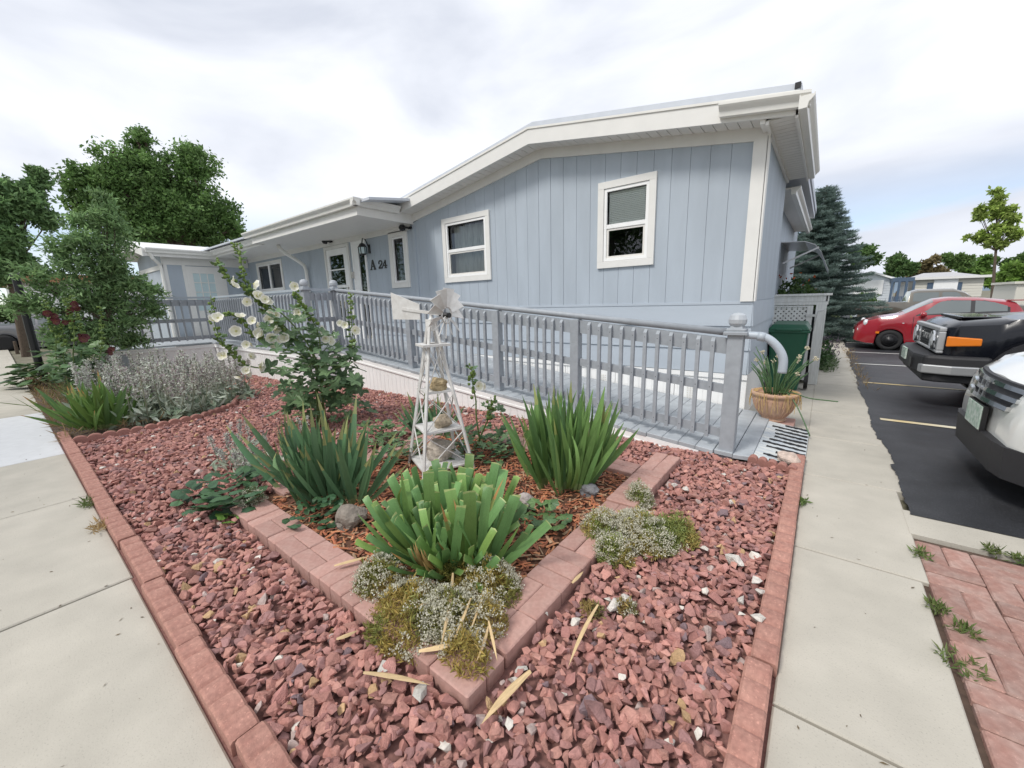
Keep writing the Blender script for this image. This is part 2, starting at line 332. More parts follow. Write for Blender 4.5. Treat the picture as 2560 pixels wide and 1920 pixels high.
# ------------------------------------------------------------------ the house
YW, XC = 5.214, -.64
house = thing('mobile_home', (-4, 8, 0), 'pale blue grey mobile home with white trim beside the wooden ramp', 'house')
house.location = (0, 0, 0)
RX, RS = -3.43, .158                    # ridge position and slope of the gable
def soff(x): return 3.475 - RS * abs(x - RX)   # height where the wall meets the soffit
openings = [(-2.52, -1.762, 1.772, 2.845), (-5.54, -4.436, 1.735, 2.818), (-7.12, -6.545, 1.708, 2.782), (-9.69, -8.612, .62, 2.755), (-8.5, -7.955, .62, 2.77), (-13.75, -12.06, 1.84, 2.70)]
def wall_pieces(x0, x1, z0, z1f):
    """cut a plank [x0,x1] by the openings; z1f(x) is its top"""
    out = []; xs = sorted({x0, x1} | {v for o in openings for v in o[:2] if x0 < v < x1})
    for a, b in zip(xs[:-1], xs[1:]):
        if b - a < .004: continue
        iv = [(z0, None)]
        for (ox0, ox1, oz0, oz1) in openings:
            if a >= ox0 - 1e-6 and b <= ox1 + 1e-6:
                new = []
                for lo, hi in iv:
                    if oz0 - .002 > lo: new.append((lo, oz0))
                    if hi is None or hi > oz1: new.append((oz1, hi))
                iv = new
        for lo, hi in iv: out.append((a, b, lo, z1f(a) if hi is None else hi, z1f(b) if hi is None else hi))
    return out
def plank(x0, x1, z0, z1f, m, y=YW, name='siding_plank'):
    groups = {}
    for a, b, lo, ha, hb in wall_pieces(x0, x1, z0, z1f): groups.setdefault((round(lo, 3), a), []).append((a, b, lo, ha, hb))
    merged = []
    for pc_ in sorted(wall_pieces(x0, x1, z0, z1f), key=lambda q: (q[2], q[0])):
        mb = MB(); a, b, lo, ha, hb = pc_
        mb.hexa([(a, y, lo), (b, y, lo), (b, y + .02, lo), (a, y + .02, lo), (a, y, ha), (b, y, hb), (b, y + .02, hb), (a, y + .02, ha)]); mb.build(name, m, house)
GW = .2096
xs = [-.76 - .0 - i * GW for i in range(0, 27)]
for i in range(26):
    g = .0018
    if abs(xs[i + 1] - RX) < GW: g = .003
    plank(xs[i + 1] + g, xs[i] - g, 1.287, lambda x: soff(x) - .02, M['siding'])
xl = xs[26]
nW = int((xl + 14.4) / GW)
for i in range(nW + 1):
    a = xl - (i + 1) * GW; b = xl - i * GW
    plank(a + .0018, b - .0018, 1.287 if b > -7.9 else .62, lambda x: 2.88, M['siding'])
# core of the wall behind the planks (cut too), lap siding and skirting below
core = MB()
for a, b, lo, ha, hb in wall_pieces(-14.42, XC, .3, lambda x: soff(x) + .03 if x > -6.4 else 2.95):
    core.hexa([(a, YW + .012, lo), (b, YW + .012, lo), (b, YW + .1, lo), (a, YW + .1, lo), (a, YW + .012, ha), (b, YW + .012, hb), (b, YW + .1, hb), (a, YW + .1, ha)])
core.box(-14.42, XC, YW + .012, YW + .1, -.1, .31)
core.build('wall', M['siding'], house)
for i, (z0, z1) in enumerate(((1.015, 1.283), (.738, 1.013), (.462, .736))):
    for xa, xb in ((-3.2, XC), (-5.6, -3.2), (-7.93, -5.6)):
        mb = MB(); e = .012
        mb.hexa([(xa, YW - .02, z0), (xb, YW - .02, z0), (xb, YW + .012, z0), (xa, YW + .012, z0), (xa, YW - .004, z1), (xb, YW - .004, z1), (xb, YW + .012, z1), (xa, YW + .012, z1)])
        mb.build('lap_board', M['lap'], house)
mb = MB(); mb.box(-7.95, XC, YW - .012, YW, 1.262, 1.29); mb.build('drip_trim', M['lap'], house)
for i in range(18):                                          # white skirting panels behind the ramp
    x1 = XC + .01 - i * .4; mb = MB()
    mb.box(x1 - .392, x1, YW - .012, YW + .012, -.06, .40)
    for k in range(5): mb.box(x1 - .37 + k * .075, x1 - .358 + k * .075, YW - .017, YW - .0115, -.02, .39)
    if i % 3 == 1:
        for q in range(9):
            for r in range(4): mb.box(x1 - .24 + r * .03, x1 - .222 + r * .03, YW - .0195, YW - .0165, .05 + q * .03, .068 + q * .03, mi=1)
    mb.build('skirting_panel', [M['whitev'], M['soffit']], house)
mb = MB(); mb.box(-7.95, XC + .015, YW - .03, YW - .013, .40, .455); mb.build('skirting_rail', M['whitev'], house)
# right side wall (faces +X): narrow ribbed planks
for i in range(23):
    y = YW + .015 + i * .1; mb = MB(); mb.box(XC - .03, XC, y + .002, y + .098, 1.30, 3.02); mb.build('side_plank', M['siding'], house)
mb = MB(); mb.box(XC - .05, XC - .008, YW + .1, 7.5, -.2, 3.05); mb.box(-6.3, XC - .05, 7.46, 7.5, -.2, 3.1); mb.build('side_wall', M['siding'], house)
for z0, z1 in ((1.015, 1.295), (.738, 1.013), (.462, .736)):
    mb = MB(); mb.hexa([(XC - .01, YW - .004, z0), (XC + .02, YW - .004, z0), (XC + .02, 7.5, z0), (XC - .01, 7.5, z0), (XC - .01, YW - .004, z1), (XC + .004, YW - .004, z1), (XC + .004, 7.5, z1), (XC - .01, 7.5, z1)]); mb.build('lap_board', M['lap'], house)
mb = MB(); mb.box(XC - .01, XC + .012, YW - .01, 7.5, -.2, .455); mb.build('skirting_panel', M['whitev'], house)
mb = MB(); mb.box(-.765, XC + .006, YW - .028, YW, 1.29, soff(-.7) - .1); mb.box(XC, XC + .022, YW - .028, YW + .085, 1.29, soff(-.7) - .1); mb.build('corner_board', M['white'], house)
# frieze boards under the soffit
for xa, xb in ((RX, -.62), (-6.42, RX)):
    mb = MB(); mb.hexa([(xa, YW - .024, soff(xa) - .125), (xb, YW - .024, soff(xb) - .125), (xb, YW, soff(xb) - .125), (xa, YW, soff(xa) - .125), (xa, YW - .024, soff(xa) + .02), (xb, YW - .024, soff(xb) + .02), (xb, YW, soff(xb) + .02), (xa, YW, soff(xa) + .02)])
    mb.build('frieze_board', M['white'], house)
# roof
YF, XE, XEL = 4.915, -.40, -6.75
roof = MB()
for xa, xb in ((RX, XE), (XEL, RX)):
    zaa, zb_ = soff(xa) + .16, soff(xb) + .16
    roof.hexa([(xa, YF + .01, zaa - .1), (xb, YF + .01, zb_ - .1), (xb, 12, zb_ - .1), (xa, 12, zaa - .1), (xa, YF + .01, zaa), (xb, YF + .01, zb_), (xb, 12, zb_), (xa, 12, zaa)])
rf = roof.build('roof', M['roof'], house)
ov = MB()                                                    # raised metal roof-over, seen as a grey band above the fascia
for xa, xb in ((RX, XE + .02), (XEL + .1, RX)):
    zaa, zb_ = soff(xa) + .163, soff(xb) + .163
    ov.hexa([(xa, 5.0, zaa), (xb, 5.0, zb_), (xb, 12, zb_), (xa, 12, zaa), (xa, 5.0, zaa + .125), (xb, 5.0, zb_ + .125), (xb, 12, zb_ + .125), (xa, 12, zaa + .125)])
ov.build('roof_panel', M['roof'], rf)
mb = MB(); mb.box(XE - .035, XE + .012, 4.985, 5.03, soff(XE) + .245, soff(XE) + .295); mb.build('rafter_end', M['black'], rf)
for xa, xb in ((RX, XE + .02), (XEL, RX)):
    mb = MB(); z0 = lambda x: soff(x) - .015; z1_ = lambda x: soff(x) + .178
    mb.hexa([(xa, YF - .02, z0(xa)), (xb, YF - .02, z0(xb)), (xb, YF + .008, z0(xb)), (xa, YF + .008, z0(xa)), (xa, YF - .02, z1_(xa)), (xb, YF - .02, z1_(xb)), (xb, YF + .008, z1_(xb)), (xa, YF + .008, z1_(xa))])
    mb.build('fascia', M['white'], rf)
    mb = MB(); mb.hexa([(xa, YF - .032, z1_(xa) - .012), (xb, YF - .032, z1_(xb) - .012), (xb, YF + .02, z1_(xb) - .012), (xa, YF + .02, z1_(xa) - .012), (xa, YF - .032, z1_(xa) + .012), (xb, YF - .032, z1_(xb) + .012), (xb, YF + .02, z1_(xb) + .012), (xa, YF + .02, z1_(xa) + .012)])
    mb.build('drip_edge', M['gutter'], rf)
SW = .118
n = int((XC - .02 - XEL) / SW)
for i in range(n):
    b = XC - .02 - i * SW; a = b - SW + .007; mb = MB()
    if b < -6.45: break
    mb.hexa([(a, YF + .01, soff(a)), (b, YF + .01, soff(b)), (b, YW, soff(b)), (a, YW, soff(a)), (a, YF + .01, soff(a) + .015), (b, YF + .01, soff(b) + .015), (b, YW, soff(b) + .015), (a, YW, soff(a) + .015)])
    mb.build('soffit_panel', M['soffit'], rf)
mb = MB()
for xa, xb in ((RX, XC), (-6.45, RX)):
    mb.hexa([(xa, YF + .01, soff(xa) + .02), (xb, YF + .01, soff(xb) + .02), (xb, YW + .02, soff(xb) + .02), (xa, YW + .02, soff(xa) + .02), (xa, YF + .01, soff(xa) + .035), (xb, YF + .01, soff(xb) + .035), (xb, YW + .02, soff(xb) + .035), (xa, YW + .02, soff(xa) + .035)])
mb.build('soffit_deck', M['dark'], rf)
# side soffit (slats across), its beam, side fascia and gutters
for i in range(24):
    y = YF + .03 + i * .108; mb = MB(); mb.box(XC + .004, XE + .0, y, y + .102, soff(XC) - .034, soff(XC) - .02); mb.build('soffit_panel', M['soffit'], rf)
mb = MB(); mb.box(XC + .002, XC + .03, YF + .01, 7.55, soff(XC) - .07, soff(XC) - .036); mb.box(XC - .045, XC + .0, YF + .01, YW - .03, soff(XC) - .05, soff(XC) + .0); mb.build('soffit_beam', M['white'], rf)
mb = MB(); mb.box(XE + .002, XE + .025, YF - .02, 7.6, soff(XE) - .04, soff(XE) + .14); mb.build('fascia', M['white'], rf)
def gutter(a, b, out, parent, h=.115, w=.115):
    """K-style gutter from a to b (top back edge), opening outwards along out"""
    a, b, out = Vector(a), Vector(b), Vector(out); d = b - a; l = d.length; d.normalize()
    pr = [(0, 0), (0, -h), (w * .55, -h), (w * .62, -h * .62), (w * .9, -h * .36), (w, -h * .22), (w, 0), (w * .93, 0), (w * .93, -h * .12), (w * .1, -h * .12), (w * .06, 0)]
    mb = MB(); mb.prism(pr, a, out, Vector((0, 0, 1)), d, l); return mb.build('gutter', M['gutter'], parent, recalc=True)
gutter((XE + .027, YF - .135, 3.10), (XE + .027, 7.62, 3.10), (1, 0, 0), rf)
gutter((-1.04, YF - .022, 3.235), (-.288, YF - .022, 3.125), (0, -1, 0), rf)
# porch roof and wing eave (flat soffit)
PZ = 2.87
porch = MB(); porch.box(-10.72, -6.36, 4.07, YW + .01, PZ, PZ + .02); porch.box(-14.3, -10.72, 4.29, YW + .01, PZ, PZ + .02); porch.build('porch_soffit', M['soffit'], rf)
mb = MB(); mb.box(-10.72, -6.36, 4.045, 4.068, PZ - .02, PZ + .2); mb.box(-6.36, -6.337, 4.045, YF + .3, PZ - .02, PZ + .2); mb.box(-10.743, -10.72, 4.045, 4.29, PZ - .02, PZ + .2); mb.box(-14.15, -10.743, 4.265, 4.288, PZ - .02, PZ + .16)
mb.build('fascia', M['white'], rf)
gutter((-11.0, 4.043, 3.10), (-6.22, 4.043, 3.10), (0, -1, 0), rf); gutter((-6.335, 3.93, 3.10), (-6.335, 4.86, 3.10), (1, 0, 0), rf)
gutter((-14.05, 4.263, 3.02), (-10.76, 4.263, 3.02), (0, -1, 0), rf)
mb = MB(); mb.hexa([(-14.6, 4.07, 3.04), (-6.0, 4.07, 3.04), (-6.0, 9, 3.75), (-14.6, 9, 3.75), (-14.6, 4.07, 3.08), (-6.0, 4.07, 3.08), (-6.0, 9, 3.79), (-14.6, 9, 3.79)]); mb.build('wing_roof', M['roof'], rf)
mb = MB(); mb.box(-14.3, -6.43, YW - .03, YW - .002, 2.765, PZ); mb.build('frieze_board', M['white'], house)
ds = MB(); c = [(-10.62, 4.55, PZ), (-10.62, 4.6, PZ - .09), (-10.61, 4.72, PZ - .2), (-10.6, 5.0, PZ - .37), (-10.59, 5.11, PZ - .46), (-10.59, 5.145, PZ - .58), (-10.59, 5.145, .66)]
ds.tube(c, .045, 8); ds.build('downspout', M['gutter'], house, smooth=True)
mb = MB(); mb.box(-6.36, -6.30, YW - .018, YW, 1.29, 2.78); mb.build('corner_strip', M['siding'], house)
# second roof section and awning further along the right side
mb = MB(); mb.box(-6, XC - .16, 7.5, 14, -.4, 3.0); mb.build('rear_wall', M['siding'], house)
a0 = PY(*z6(1790, 1125), 8.3); a1 = PY(*z6(1880, 1430), 12.8)
gutter((a0.x, 7.7, a0.z), (a0.x + .02, 12.8, a0.z), (1, 0, 0), rf)
mb = MB(); mb.box(XC - .2, a0.x, 7.62, 12.8, a0.z - .05, a0.z - .03); mb.build('porch_soffit', M['soffit'], rf)
aw = MB()
prof = [(XC - .16, 2.35), (-.42, 2.33), (-.26, 2.26), (-.16, 2.12), (-.02, 1.78)]
for (xa, za_), (xb, zb_) in zip(prof[:-1], prof[1:]):
    aw.hexa([(xa, 9.6, za_ - .012), (xb, 9.6, zb_ - .012), (xb, 11.6, zb_ - .012), (xa, 11.6, za_ - .012), (xa, 9.6, za_), (xb, 9.6, zb_), (xb, 11.6, zb_), (xa, 11.6, za_)])
aw.bar((XC - .1, 9.62, 1.95), (-.2, 9.62, 2.2), .03, .03); aw.bar((XC - .1, 11.5, 1.95), (-.2, 11.5, 2.2), .03, .03)
aw.build('window_awning', M['alu'], house)
# ------------------------------------------------------------------ windows and doors
def frame(mb, x0, x1, z0, z1, w, y0, y1):
    mb.box(x0, x1, y0, y1, z0, z0 + w); mb.box(x0, x1, y0, y1, z1 - w, z1); mb.box(x0, x0 + w, y0, y1, z0 + w, z1 - w); mb.box(x1 - w, x1, y0, y1, z0 + w, z1 - w)
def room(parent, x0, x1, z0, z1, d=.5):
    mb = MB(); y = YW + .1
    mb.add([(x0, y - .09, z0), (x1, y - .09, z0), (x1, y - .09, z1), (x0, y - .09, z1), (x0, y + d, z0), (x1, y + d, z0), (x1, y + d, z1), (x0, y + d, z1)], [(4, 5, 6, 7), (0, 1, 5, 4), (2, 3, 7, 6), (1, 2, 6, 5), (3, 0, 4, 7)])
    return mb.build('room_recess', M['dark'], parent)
def pane(parent, x0, x1, z0, z1, y, m='glass'):
    mb = MB(); mb.add([(x0, y, z0), (x1, y, z0), (x1, y, z1), (x0, y, z1)], [(0, 1, 2, 3)]); return mb.build('pane', M[m], parent)
def window(x0, x1, z0, z1, tw, mid, blind):
    mb = MB(); frame(mb, x0 - .004, x1 + .004, z0 - .004, z1 + .004, tw, YW - .03, YW + .012)
    w = mb.build('window', M['white'], house, bevel=.003)
    f = MB(); frame(f, x0 + tw, x1 - tw, z0 + tw, z1 - tw, .035, YW - .018, YW + .06); f.build('frame', M['whitev'], w)
    a, b, c, d = x0 + tw + .035, x1 - tw - .035, z0 + tw + .035, z1 - tw - .035
    if mid:
        s = MB(); s.box(a, b, YW - .014, YW + .05, mid - .025, mid + .025); s.build('meeting_rail', M['whitev'], w)
        s = MB(); frame(s, a, b, c, mid - .025, .028, YW - .004, YW + .03); s.build('sash', M['soffit'], w)
        pane(w, a, b, mid + .025, d, YW + .035); pane(w, a + .028, b - .028, c + .028, mid - .053, YW + .008)
    else: pane(w, a, b, c, d, YW + .02)
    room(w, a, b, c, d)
    if blind == 'blind':
        n = int((d - mid) / .022)
        for i in range(n):
            m_ = MB(); z = mid + .03 + i * .022; m_.hexa([(a + .01, YW + .040, z), (b - .01, YW + .040, z), (b - .01, YW + .046, z), (a + .01, YW + .046, z), (a + .01, YW + .048, z + .021), (b - .01, YW + .048, z + .021), (b - .01, YW + .052, z + .0215), (a + .01, YW + .052, z + .0215)]); m_.build('blind_slat', M['blind'], w)
    if blind == 'curtain':
        m_ = MB(); n = 28
        for i in range(n):
            xa, xb = a + (b - a) * i / n, a + (b - a) * (i + 1) / n; ya, yb = YW + .16 + .03 * math.sin(i * 1.3), YW + .16 + .03 * math.sin((i + 1) * 1.3)
            m_.add([(xa, ya, c), (xb, yb, c), (xb, yb, d), (xa, ya, d)], [(0, 1, 2, 3)])
        m_.build('curtain', M['curtain'], w, smooth=True)
    return w
window(-2.52, -1.762, 1.772, 2.845, .085, 2.295, 'blind')
window(-5.54, -4.436, 1.735, 2.818, .085, 2.27, 'curtain')
window(-7.12, -6.545, 1.708, 2.782, .10, None, None)
sl = window(-13.75, -12.06, 1.84, 2.70, .07, None, None)
mb = MB(); mb.box(-12.98, -12.90, YW - .01, YW + .05, 1.94, 2.60); mb.build('slider_stile', M['whitev'], sl)
mb = MB(); frame(mb, -9.69, -8.612, .56, 2.755, .07, YW - .035, YW + .012); d1 = mb.build('door_frame', M['white'], house)
mb = MB(); x0, x1 = -9.61, -8.69
for z0, z1 in ((.64, .95), (1.80, 1.86), (2.20, 2.23), (2.54, 2.68)): mb.box(x0, x1, YW - .02, YW + .01, z0, z1)
mb.box(x0, x0 + .12, YW - .021, YW + .012, .64, 2.68); mb.box(x1 - .17, x1, YW - .021, YW + .012, .64, 2.68); sd_ = mb.build('storm_door', M['whitev'], d1)
for z0, z1 in ((.95, 1.80), (1.86, 2.20), (2.23, 2.54)): pane(sd_, x0 + .12, x1 - .17, z0, z1, YW - .005)
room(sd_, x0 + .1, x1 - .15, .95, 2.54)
mb = MB(); mb.bar((-8.74, YW - .06, 1.62), (-8.74, YW - .06, 1.80), .02, .02); mb.bar((-8.74, YW - .02, 1.64), (-8.74, YW - .06, 1.64), .02, .02); mb.bar((-8.74, YW - .02, 1.78), (-8.74, YW - .06, 1.78), .02, .02); mb.build('handle', M['brass'], sd_)
mb = MB(); frame(mb, -8.5, -7.955, .56, 2.77, .05, YW - .03, YW + .012); mb.box(-8.45, -8.25, YW - .02, YW + .01, .6, 2.72); mb.box(-8.25, -7.98, YW - .02, YW + .01, 2.52, 2.72); d2 = mb.build('entry_door', M['whitev'], house)
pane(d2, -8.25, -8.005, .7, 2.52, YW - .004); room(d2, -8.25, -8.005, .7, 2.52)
mb = MB(); mb.box(-8.53, -8.47, YW - .09, YW - .03, 1.98, 2.12); mb.box(-8.515, -8.485, YW - .1, YW - .09, 2.0, 2.06); mb.build('lock_box', M['brass'], d1)
# wall lantern
ln = MB(); lx, lz = -7.835, 2.44
ln.box(lx - .03, lx + .03, YW - .02, YW, lz + .02, lz + .2); ln.tube([(lx, YW - .02, lz + .15), (lx, YW - .09, lz + .30), (lx, YW - .15, lz + .31), (lx, YW - .17, lz + .22)], .012, 6)
ln.lathe([(.02, .22), (.05, .2), (.085, .14), (.09, .13)], (lx, YW - .17, lz), 6)
ln.lathe([(.075, .0), (.06, -.02), (.03, -.03)], (lx, YW - .17, lz), 6)
for k in range(6):
    t = k * math.pi / 3; ln.bar((lx + .078 * math.cos(t), YW - .17 + .078 * math.sin(t), lz - .0), (lx + .086 * math.cos(t), YW - .17 + .086 * math.sin(t), lz + .135), .012, .012)
lnt = ln.build('wall_lantern', M['black'], house)
gl = MB(); gl.lathe([(.07, .0), (.078, .13)], (lx, YW - .17, lz), 6); gl.build('pane', M['frost'], lnt)
def spot(x, z, y=YW):
    mb = MB(); mb.tube([(x, y, z), (x, y - .07, z - .02)], .025, 8); mb.tube([(x, y - .06, z - .01), (x - .10, y - .12, z - .0)], [.02, .022], 8); mb.lathe([(.03, -.03), (.055, 0), (.06, .06), (.05, .07)], (x - .13, y - .14, z), 10, axis='Y'); return mb.build('flood_light', M['black'], house)
spot(-9.25, 2.86, YW - .03); spot(-6.4, 2.80, YW - .01)
# house number A24, black slab-serif plates on the siding
def strokes(segs, x, z, s, name):
    mb = MB()
    for (ax, az, bx, bz, w) in segs:
        d = Vector((bx - ax, bz - az)); l = d.length; d.normalize(); nx = Vector((-d.y, d.x)) * w / 2; e = d * .012
        P = [(ax - e.x - nx.x, az - e.y - nx.y), (bx + e.x - nx.x, bz + e.y - nx.y), (bx + e.x + nx.x, bz + e.y + nx.y), (ax - e.x + nx.x, az - e.y + nx.y)]
        mb.prism(P, (x, YW - .002, z), (s, 0, 0), (0, 0, s), (0, -1, 0), .012 + .0006 * len(mb.v) / 8)
    return mb.build(name, M['black'], house, recalc=True)
strokes([(.08, .02, .42, .98, .10), (.42, .98, .78, .02, .20), (.22, .34, .64, .34, .10), (-.04, .04, .24, .04, .09), (.58, .04, .94, .04, .09)], -7.85, 2.115, .205, 'house_number_letter')
arc = [(.5 + .34 * math.cos(t), .7 + .26 * math.sin(t)) for t in [R_(a) for a in (170, 130, 90, 50, 10, -25)]]
seg = [(*arc[i], *arc[i + 1], .13) for i in range(5)] + [(*arc[5], .14, .1, .15), (.14, .08, .86, .08, .16), (.86, .08, .88, .28, .08), (.18, .68, .24, .62, .16)]
strokes(seg, -7.57, 2.12, .17, 'house_number_digit')
strokes([(.62, .98, .62, .06, .17), (.62, .96, .08, .34, .09), (.08, .32, .92, .32, .12), (.42, .04, .82, .04, .09)], -7.415, 2.12, .165, 'house_number_digit')
for k, (hx, hz_) in enumerate(((-7.76, 2.06), (-4.0, 2.2), (-3.6, 2.4))):
    pass
# ------------------------------------------------------------------ shed wing at the left end of the deck
SX = -14.4
shed = thing('garden_shed', (-15.8, 4, 0), 'white and blue shed with multi-pane door at the far end of the deck', 'shed'); shed.location = (0, 0, 0)
mb = MB(); mb.box(-17.2, SX, 3.12, 8.5, -.1, 2.9); mb.hexa([(-17.2, 3.12, 2.9), (SX, 3.12, 2.9), (SX, 8.5, 2.9), (-17.2, 8.5, 2.9), (-15.81, 3.12, 3.25), (-15.79, 3.12, 3.25), (-15.79, 8.5, 3.25), (-15.81, 8.5, 3.25)]); mb.build('wall', M['siding'], shed)
mb = MB(); mb.box(SX, SX + .02, 3.10, 3.2, -.05, 2.9); mb.box(SX, SX + .02, 3.53, 3.6, .6, 2.68); mb.box(SX, SX + .022, 4.48, 4.55, .6, 2.68); mb.box(SX, SX + .021, 3.2, 5.2, 2.62, 2.9); mb.box(-17.2, SX + .02, 3.095, 3.119, 2.5, 2.62); mb.box(SX - .12, SX + .02, 3.092, 3.119, -.05, 2.5); mb.build('trim_board', M['white'], shed)
dm = MB(); dm.box(SX, SX + .03, 3.6, 3.735, .62, 2.6); dm.box(SX, SX + .03, 4.265, 4.48, .62, 2.6); dm.box(SX, SX + .029, 3.735, 4.265, 2.42, 2.6); dm.box(SX, SX + .029, 3.735, 4.265, .62, 1.35); sdoor = dm.build('door', M['white'], shed)
for i in range(3):
    for j in range(4):
        y0 = 3.735 + i * .1767; z0 = 1.35 + j * .2675; mb = MB(); mb.box(SX + .004, SX + .012, y0 + .012, y0 + .165, z0 + .012, z0 + .255); mb.build('pane', M['frost'], sdoor)
mb = MB()
for i in range(4): mb.box(SX + .005, SX + .026, 3.735 + i * .1767 - .012, 3.735 + i * .1767 + .012, 1.35, 2.42)
for j in range(5): mb.box(SX + .005, SX + .025, 3.735, 4.265, 1.35 + j * .2675 - .012, 1.35 + j * .2675 + .012)
mb.build('muntin', M['white'], sdoor)
mb = MB(); mb.box(SX + .005, SX + .012, 3.76, 4.44, .70, .98); mb.build('kick_plate', material('tan_plate', (.42, .36, .16), .6), sdoor)
sr = MB()
for xa, xb in ((-15.8, -14.12), (-17.5, -15.8)):
    za_, zb_ = 3.34 - .21 * abs(xa + 15.8), 3.34 - .21 * abs(xb + 15.8)
    sr.hexa([(xa, 2.72, za_ - .06), (xb, 2.72, zb_ - .06), (xb, 8.5, zb_ - .06), (xa, 8.5, za_ - .06), (xa, 2.72, za_), (xb, 2.72, zb_), (xb, 8.5, zb_), (xa, 8.5, za_)])
sroof = sr.build('roof', M['whitev'], shed)
for xa, xb in ((-15.8, -14.1), (-17.5, -15.8)):
    za_, zb_ = 3.34 - .21 * abs(xa + 15.8), 3.34 - .21 * abs(xb + 15.8); mb = MB()
    mb.hexa([(xa, 2.69, za_ - .2), (xb, 2.69, zb_ - .2), (xb, 2.717, zb_ - .2), (xa, 2.717, za_ - .2), (xa, 2.69, za_ + .02), (xb, 2.69, zb_ + .02), (xb, 2.717, zb_ + .02), (xa, 2.717, za_ + .02)]); mb.build('rake_board', M['white'], sroof)
mb = MB(); mb.box(-14.14, -14.115, 2.72, 4.3, 2.8, 2.96); mb.build('fascia', M['white'], sroof)
gutter((-14.112, 2.75, 3.0), (-14.112, 4.27, 3.0), (1, 0, 0), sroof)
mb = MB(); mb.tube([(-14.1, 2.83, 2.9), (-14.12, 2.88, 2.75), (-14.35, 3.06, 2.6), (-14.36, 3.075, 2.4), (-14.36, 3.075, .1)], .04, 8); mb.build('downspout', M['gutter'], shed)
# ------------------------------------------------------------------ the ramp and deck with its railing
deck = thing('wheelchair_ramp', (-4, 4.3, 0), 'grey painted wooden ramp and deck with baluster railing along the house', 'ramp'); deck.location = (0, 0, 0)
X0, X1, YR = -.50, -6.74, 3.71
def zs(x): return .05 + .575 * min(1, max(0, (X0 - x) / (X0 - X1)))
def zr(x): return zs(x) + 1.0 + .02 * min(1, max(0, (X0 - x) / (X0 - X1)))
BW = .1435
def board(x1, y0, y1, za_, zb_, g=.004):
    x0 = x1 - BW + g; t = .036; c = .004; mb = MB()
    mb.add([(x0, y0, za_ - t), (x1, y0, zb_ - t), (x1, y1, zb_ - t), (x0, y1, za_ - t), (x0, y0, za_ - c), (x1, y0, zb_ - c), (x1, y1, zb_ - c), (x0, y1, za_ - c), (x0 + c, y0 + c, za_), (x1 - c, y0 + c, zb_), (x1 - c, y1 - c, zb_), (x0 + c, y1 - c, za_)],
           [(3, 2, 1, 0), (8, 9, 10, 11), (0, 1, 5, 4), (1, 2, 6, 5), (2, 3, 7, 6), (3, 0, 4, 7), (4, 5, 9, 8), (5, 6, 10, 9), (6, 7, 11, 10), (7, 4, 8, 11)])
    return mb.build('deck_board', M['deckpaint'], deck)
x = -.352; random.seed(5)
while x > X1:
    e = random.uniform(-.006, .006); board(x, 3.585 + e if x < -.55 else 3.63, 5.185, zs(x - BW) + (0 if x < X0 else -.006), zs(x)); x -= BW
xd = x
while x > -14.2:
    y0 = 3.10 if x > -11.3 else 1.2
    board(x, y0, 5.185, .625, .625); x -= BW
# end plate with worn black grip strips
M['gripplate'] = material('worn_plate_paint', (.42, .47, .52), .6, col2=(.62, .63, .60), amt=.4, scale=7, var=.1, stretch=(1, 3, 1))
M['grip'] = material('black_grip_strip', (.016, .016, .018), .85, var=.3, scale=20)
pts = [G(*z7(190, 1130), .03), G(*z7(492, 1220), .0), G(*z7(482, 1485), .0), G(*z7(93, 1362), .03)]
xa0, xa1 = -.155, -.002; 
plate = MB(); plate.hexa([(-.348, 3.64, .0), (.0, 3.64, -.03), (.0, 4.86, -.04), (-.348, 4.86, .0), (-.348, 3.64, .046), (.0, 3.64, .008), (.0, 4.86, .002), (-.348, 4.86, .046)])
pl = plate.build('end_plate', M['gripplate'], deck)
random.seed(9)
for i in range(11):
    y = 3.69 + i * .112; mb = MB(); n = 14; top = []; bot = []
    xs0 = -.33 + random.uniform(0, .20)
    for k in range(n + 1):
        xx = xs0 + (.0 - xs0 - .004) * k / n; zz = .0475 + (.0085 - .0475) * (xx + .348) / .348 + .001
        top.append((xx, y + .02 + random.uniform(-.008, .012), zz)); bot.append((xx, y - .022 + random.uniform(-.012, .008), zz))
    for k in range(n): mb.add([bot[k], bot[k + 1], top[k + 1], top[k]], [(0, 1, 2, 3)])
    mb.build('grip_strip', M['grip'], pl)
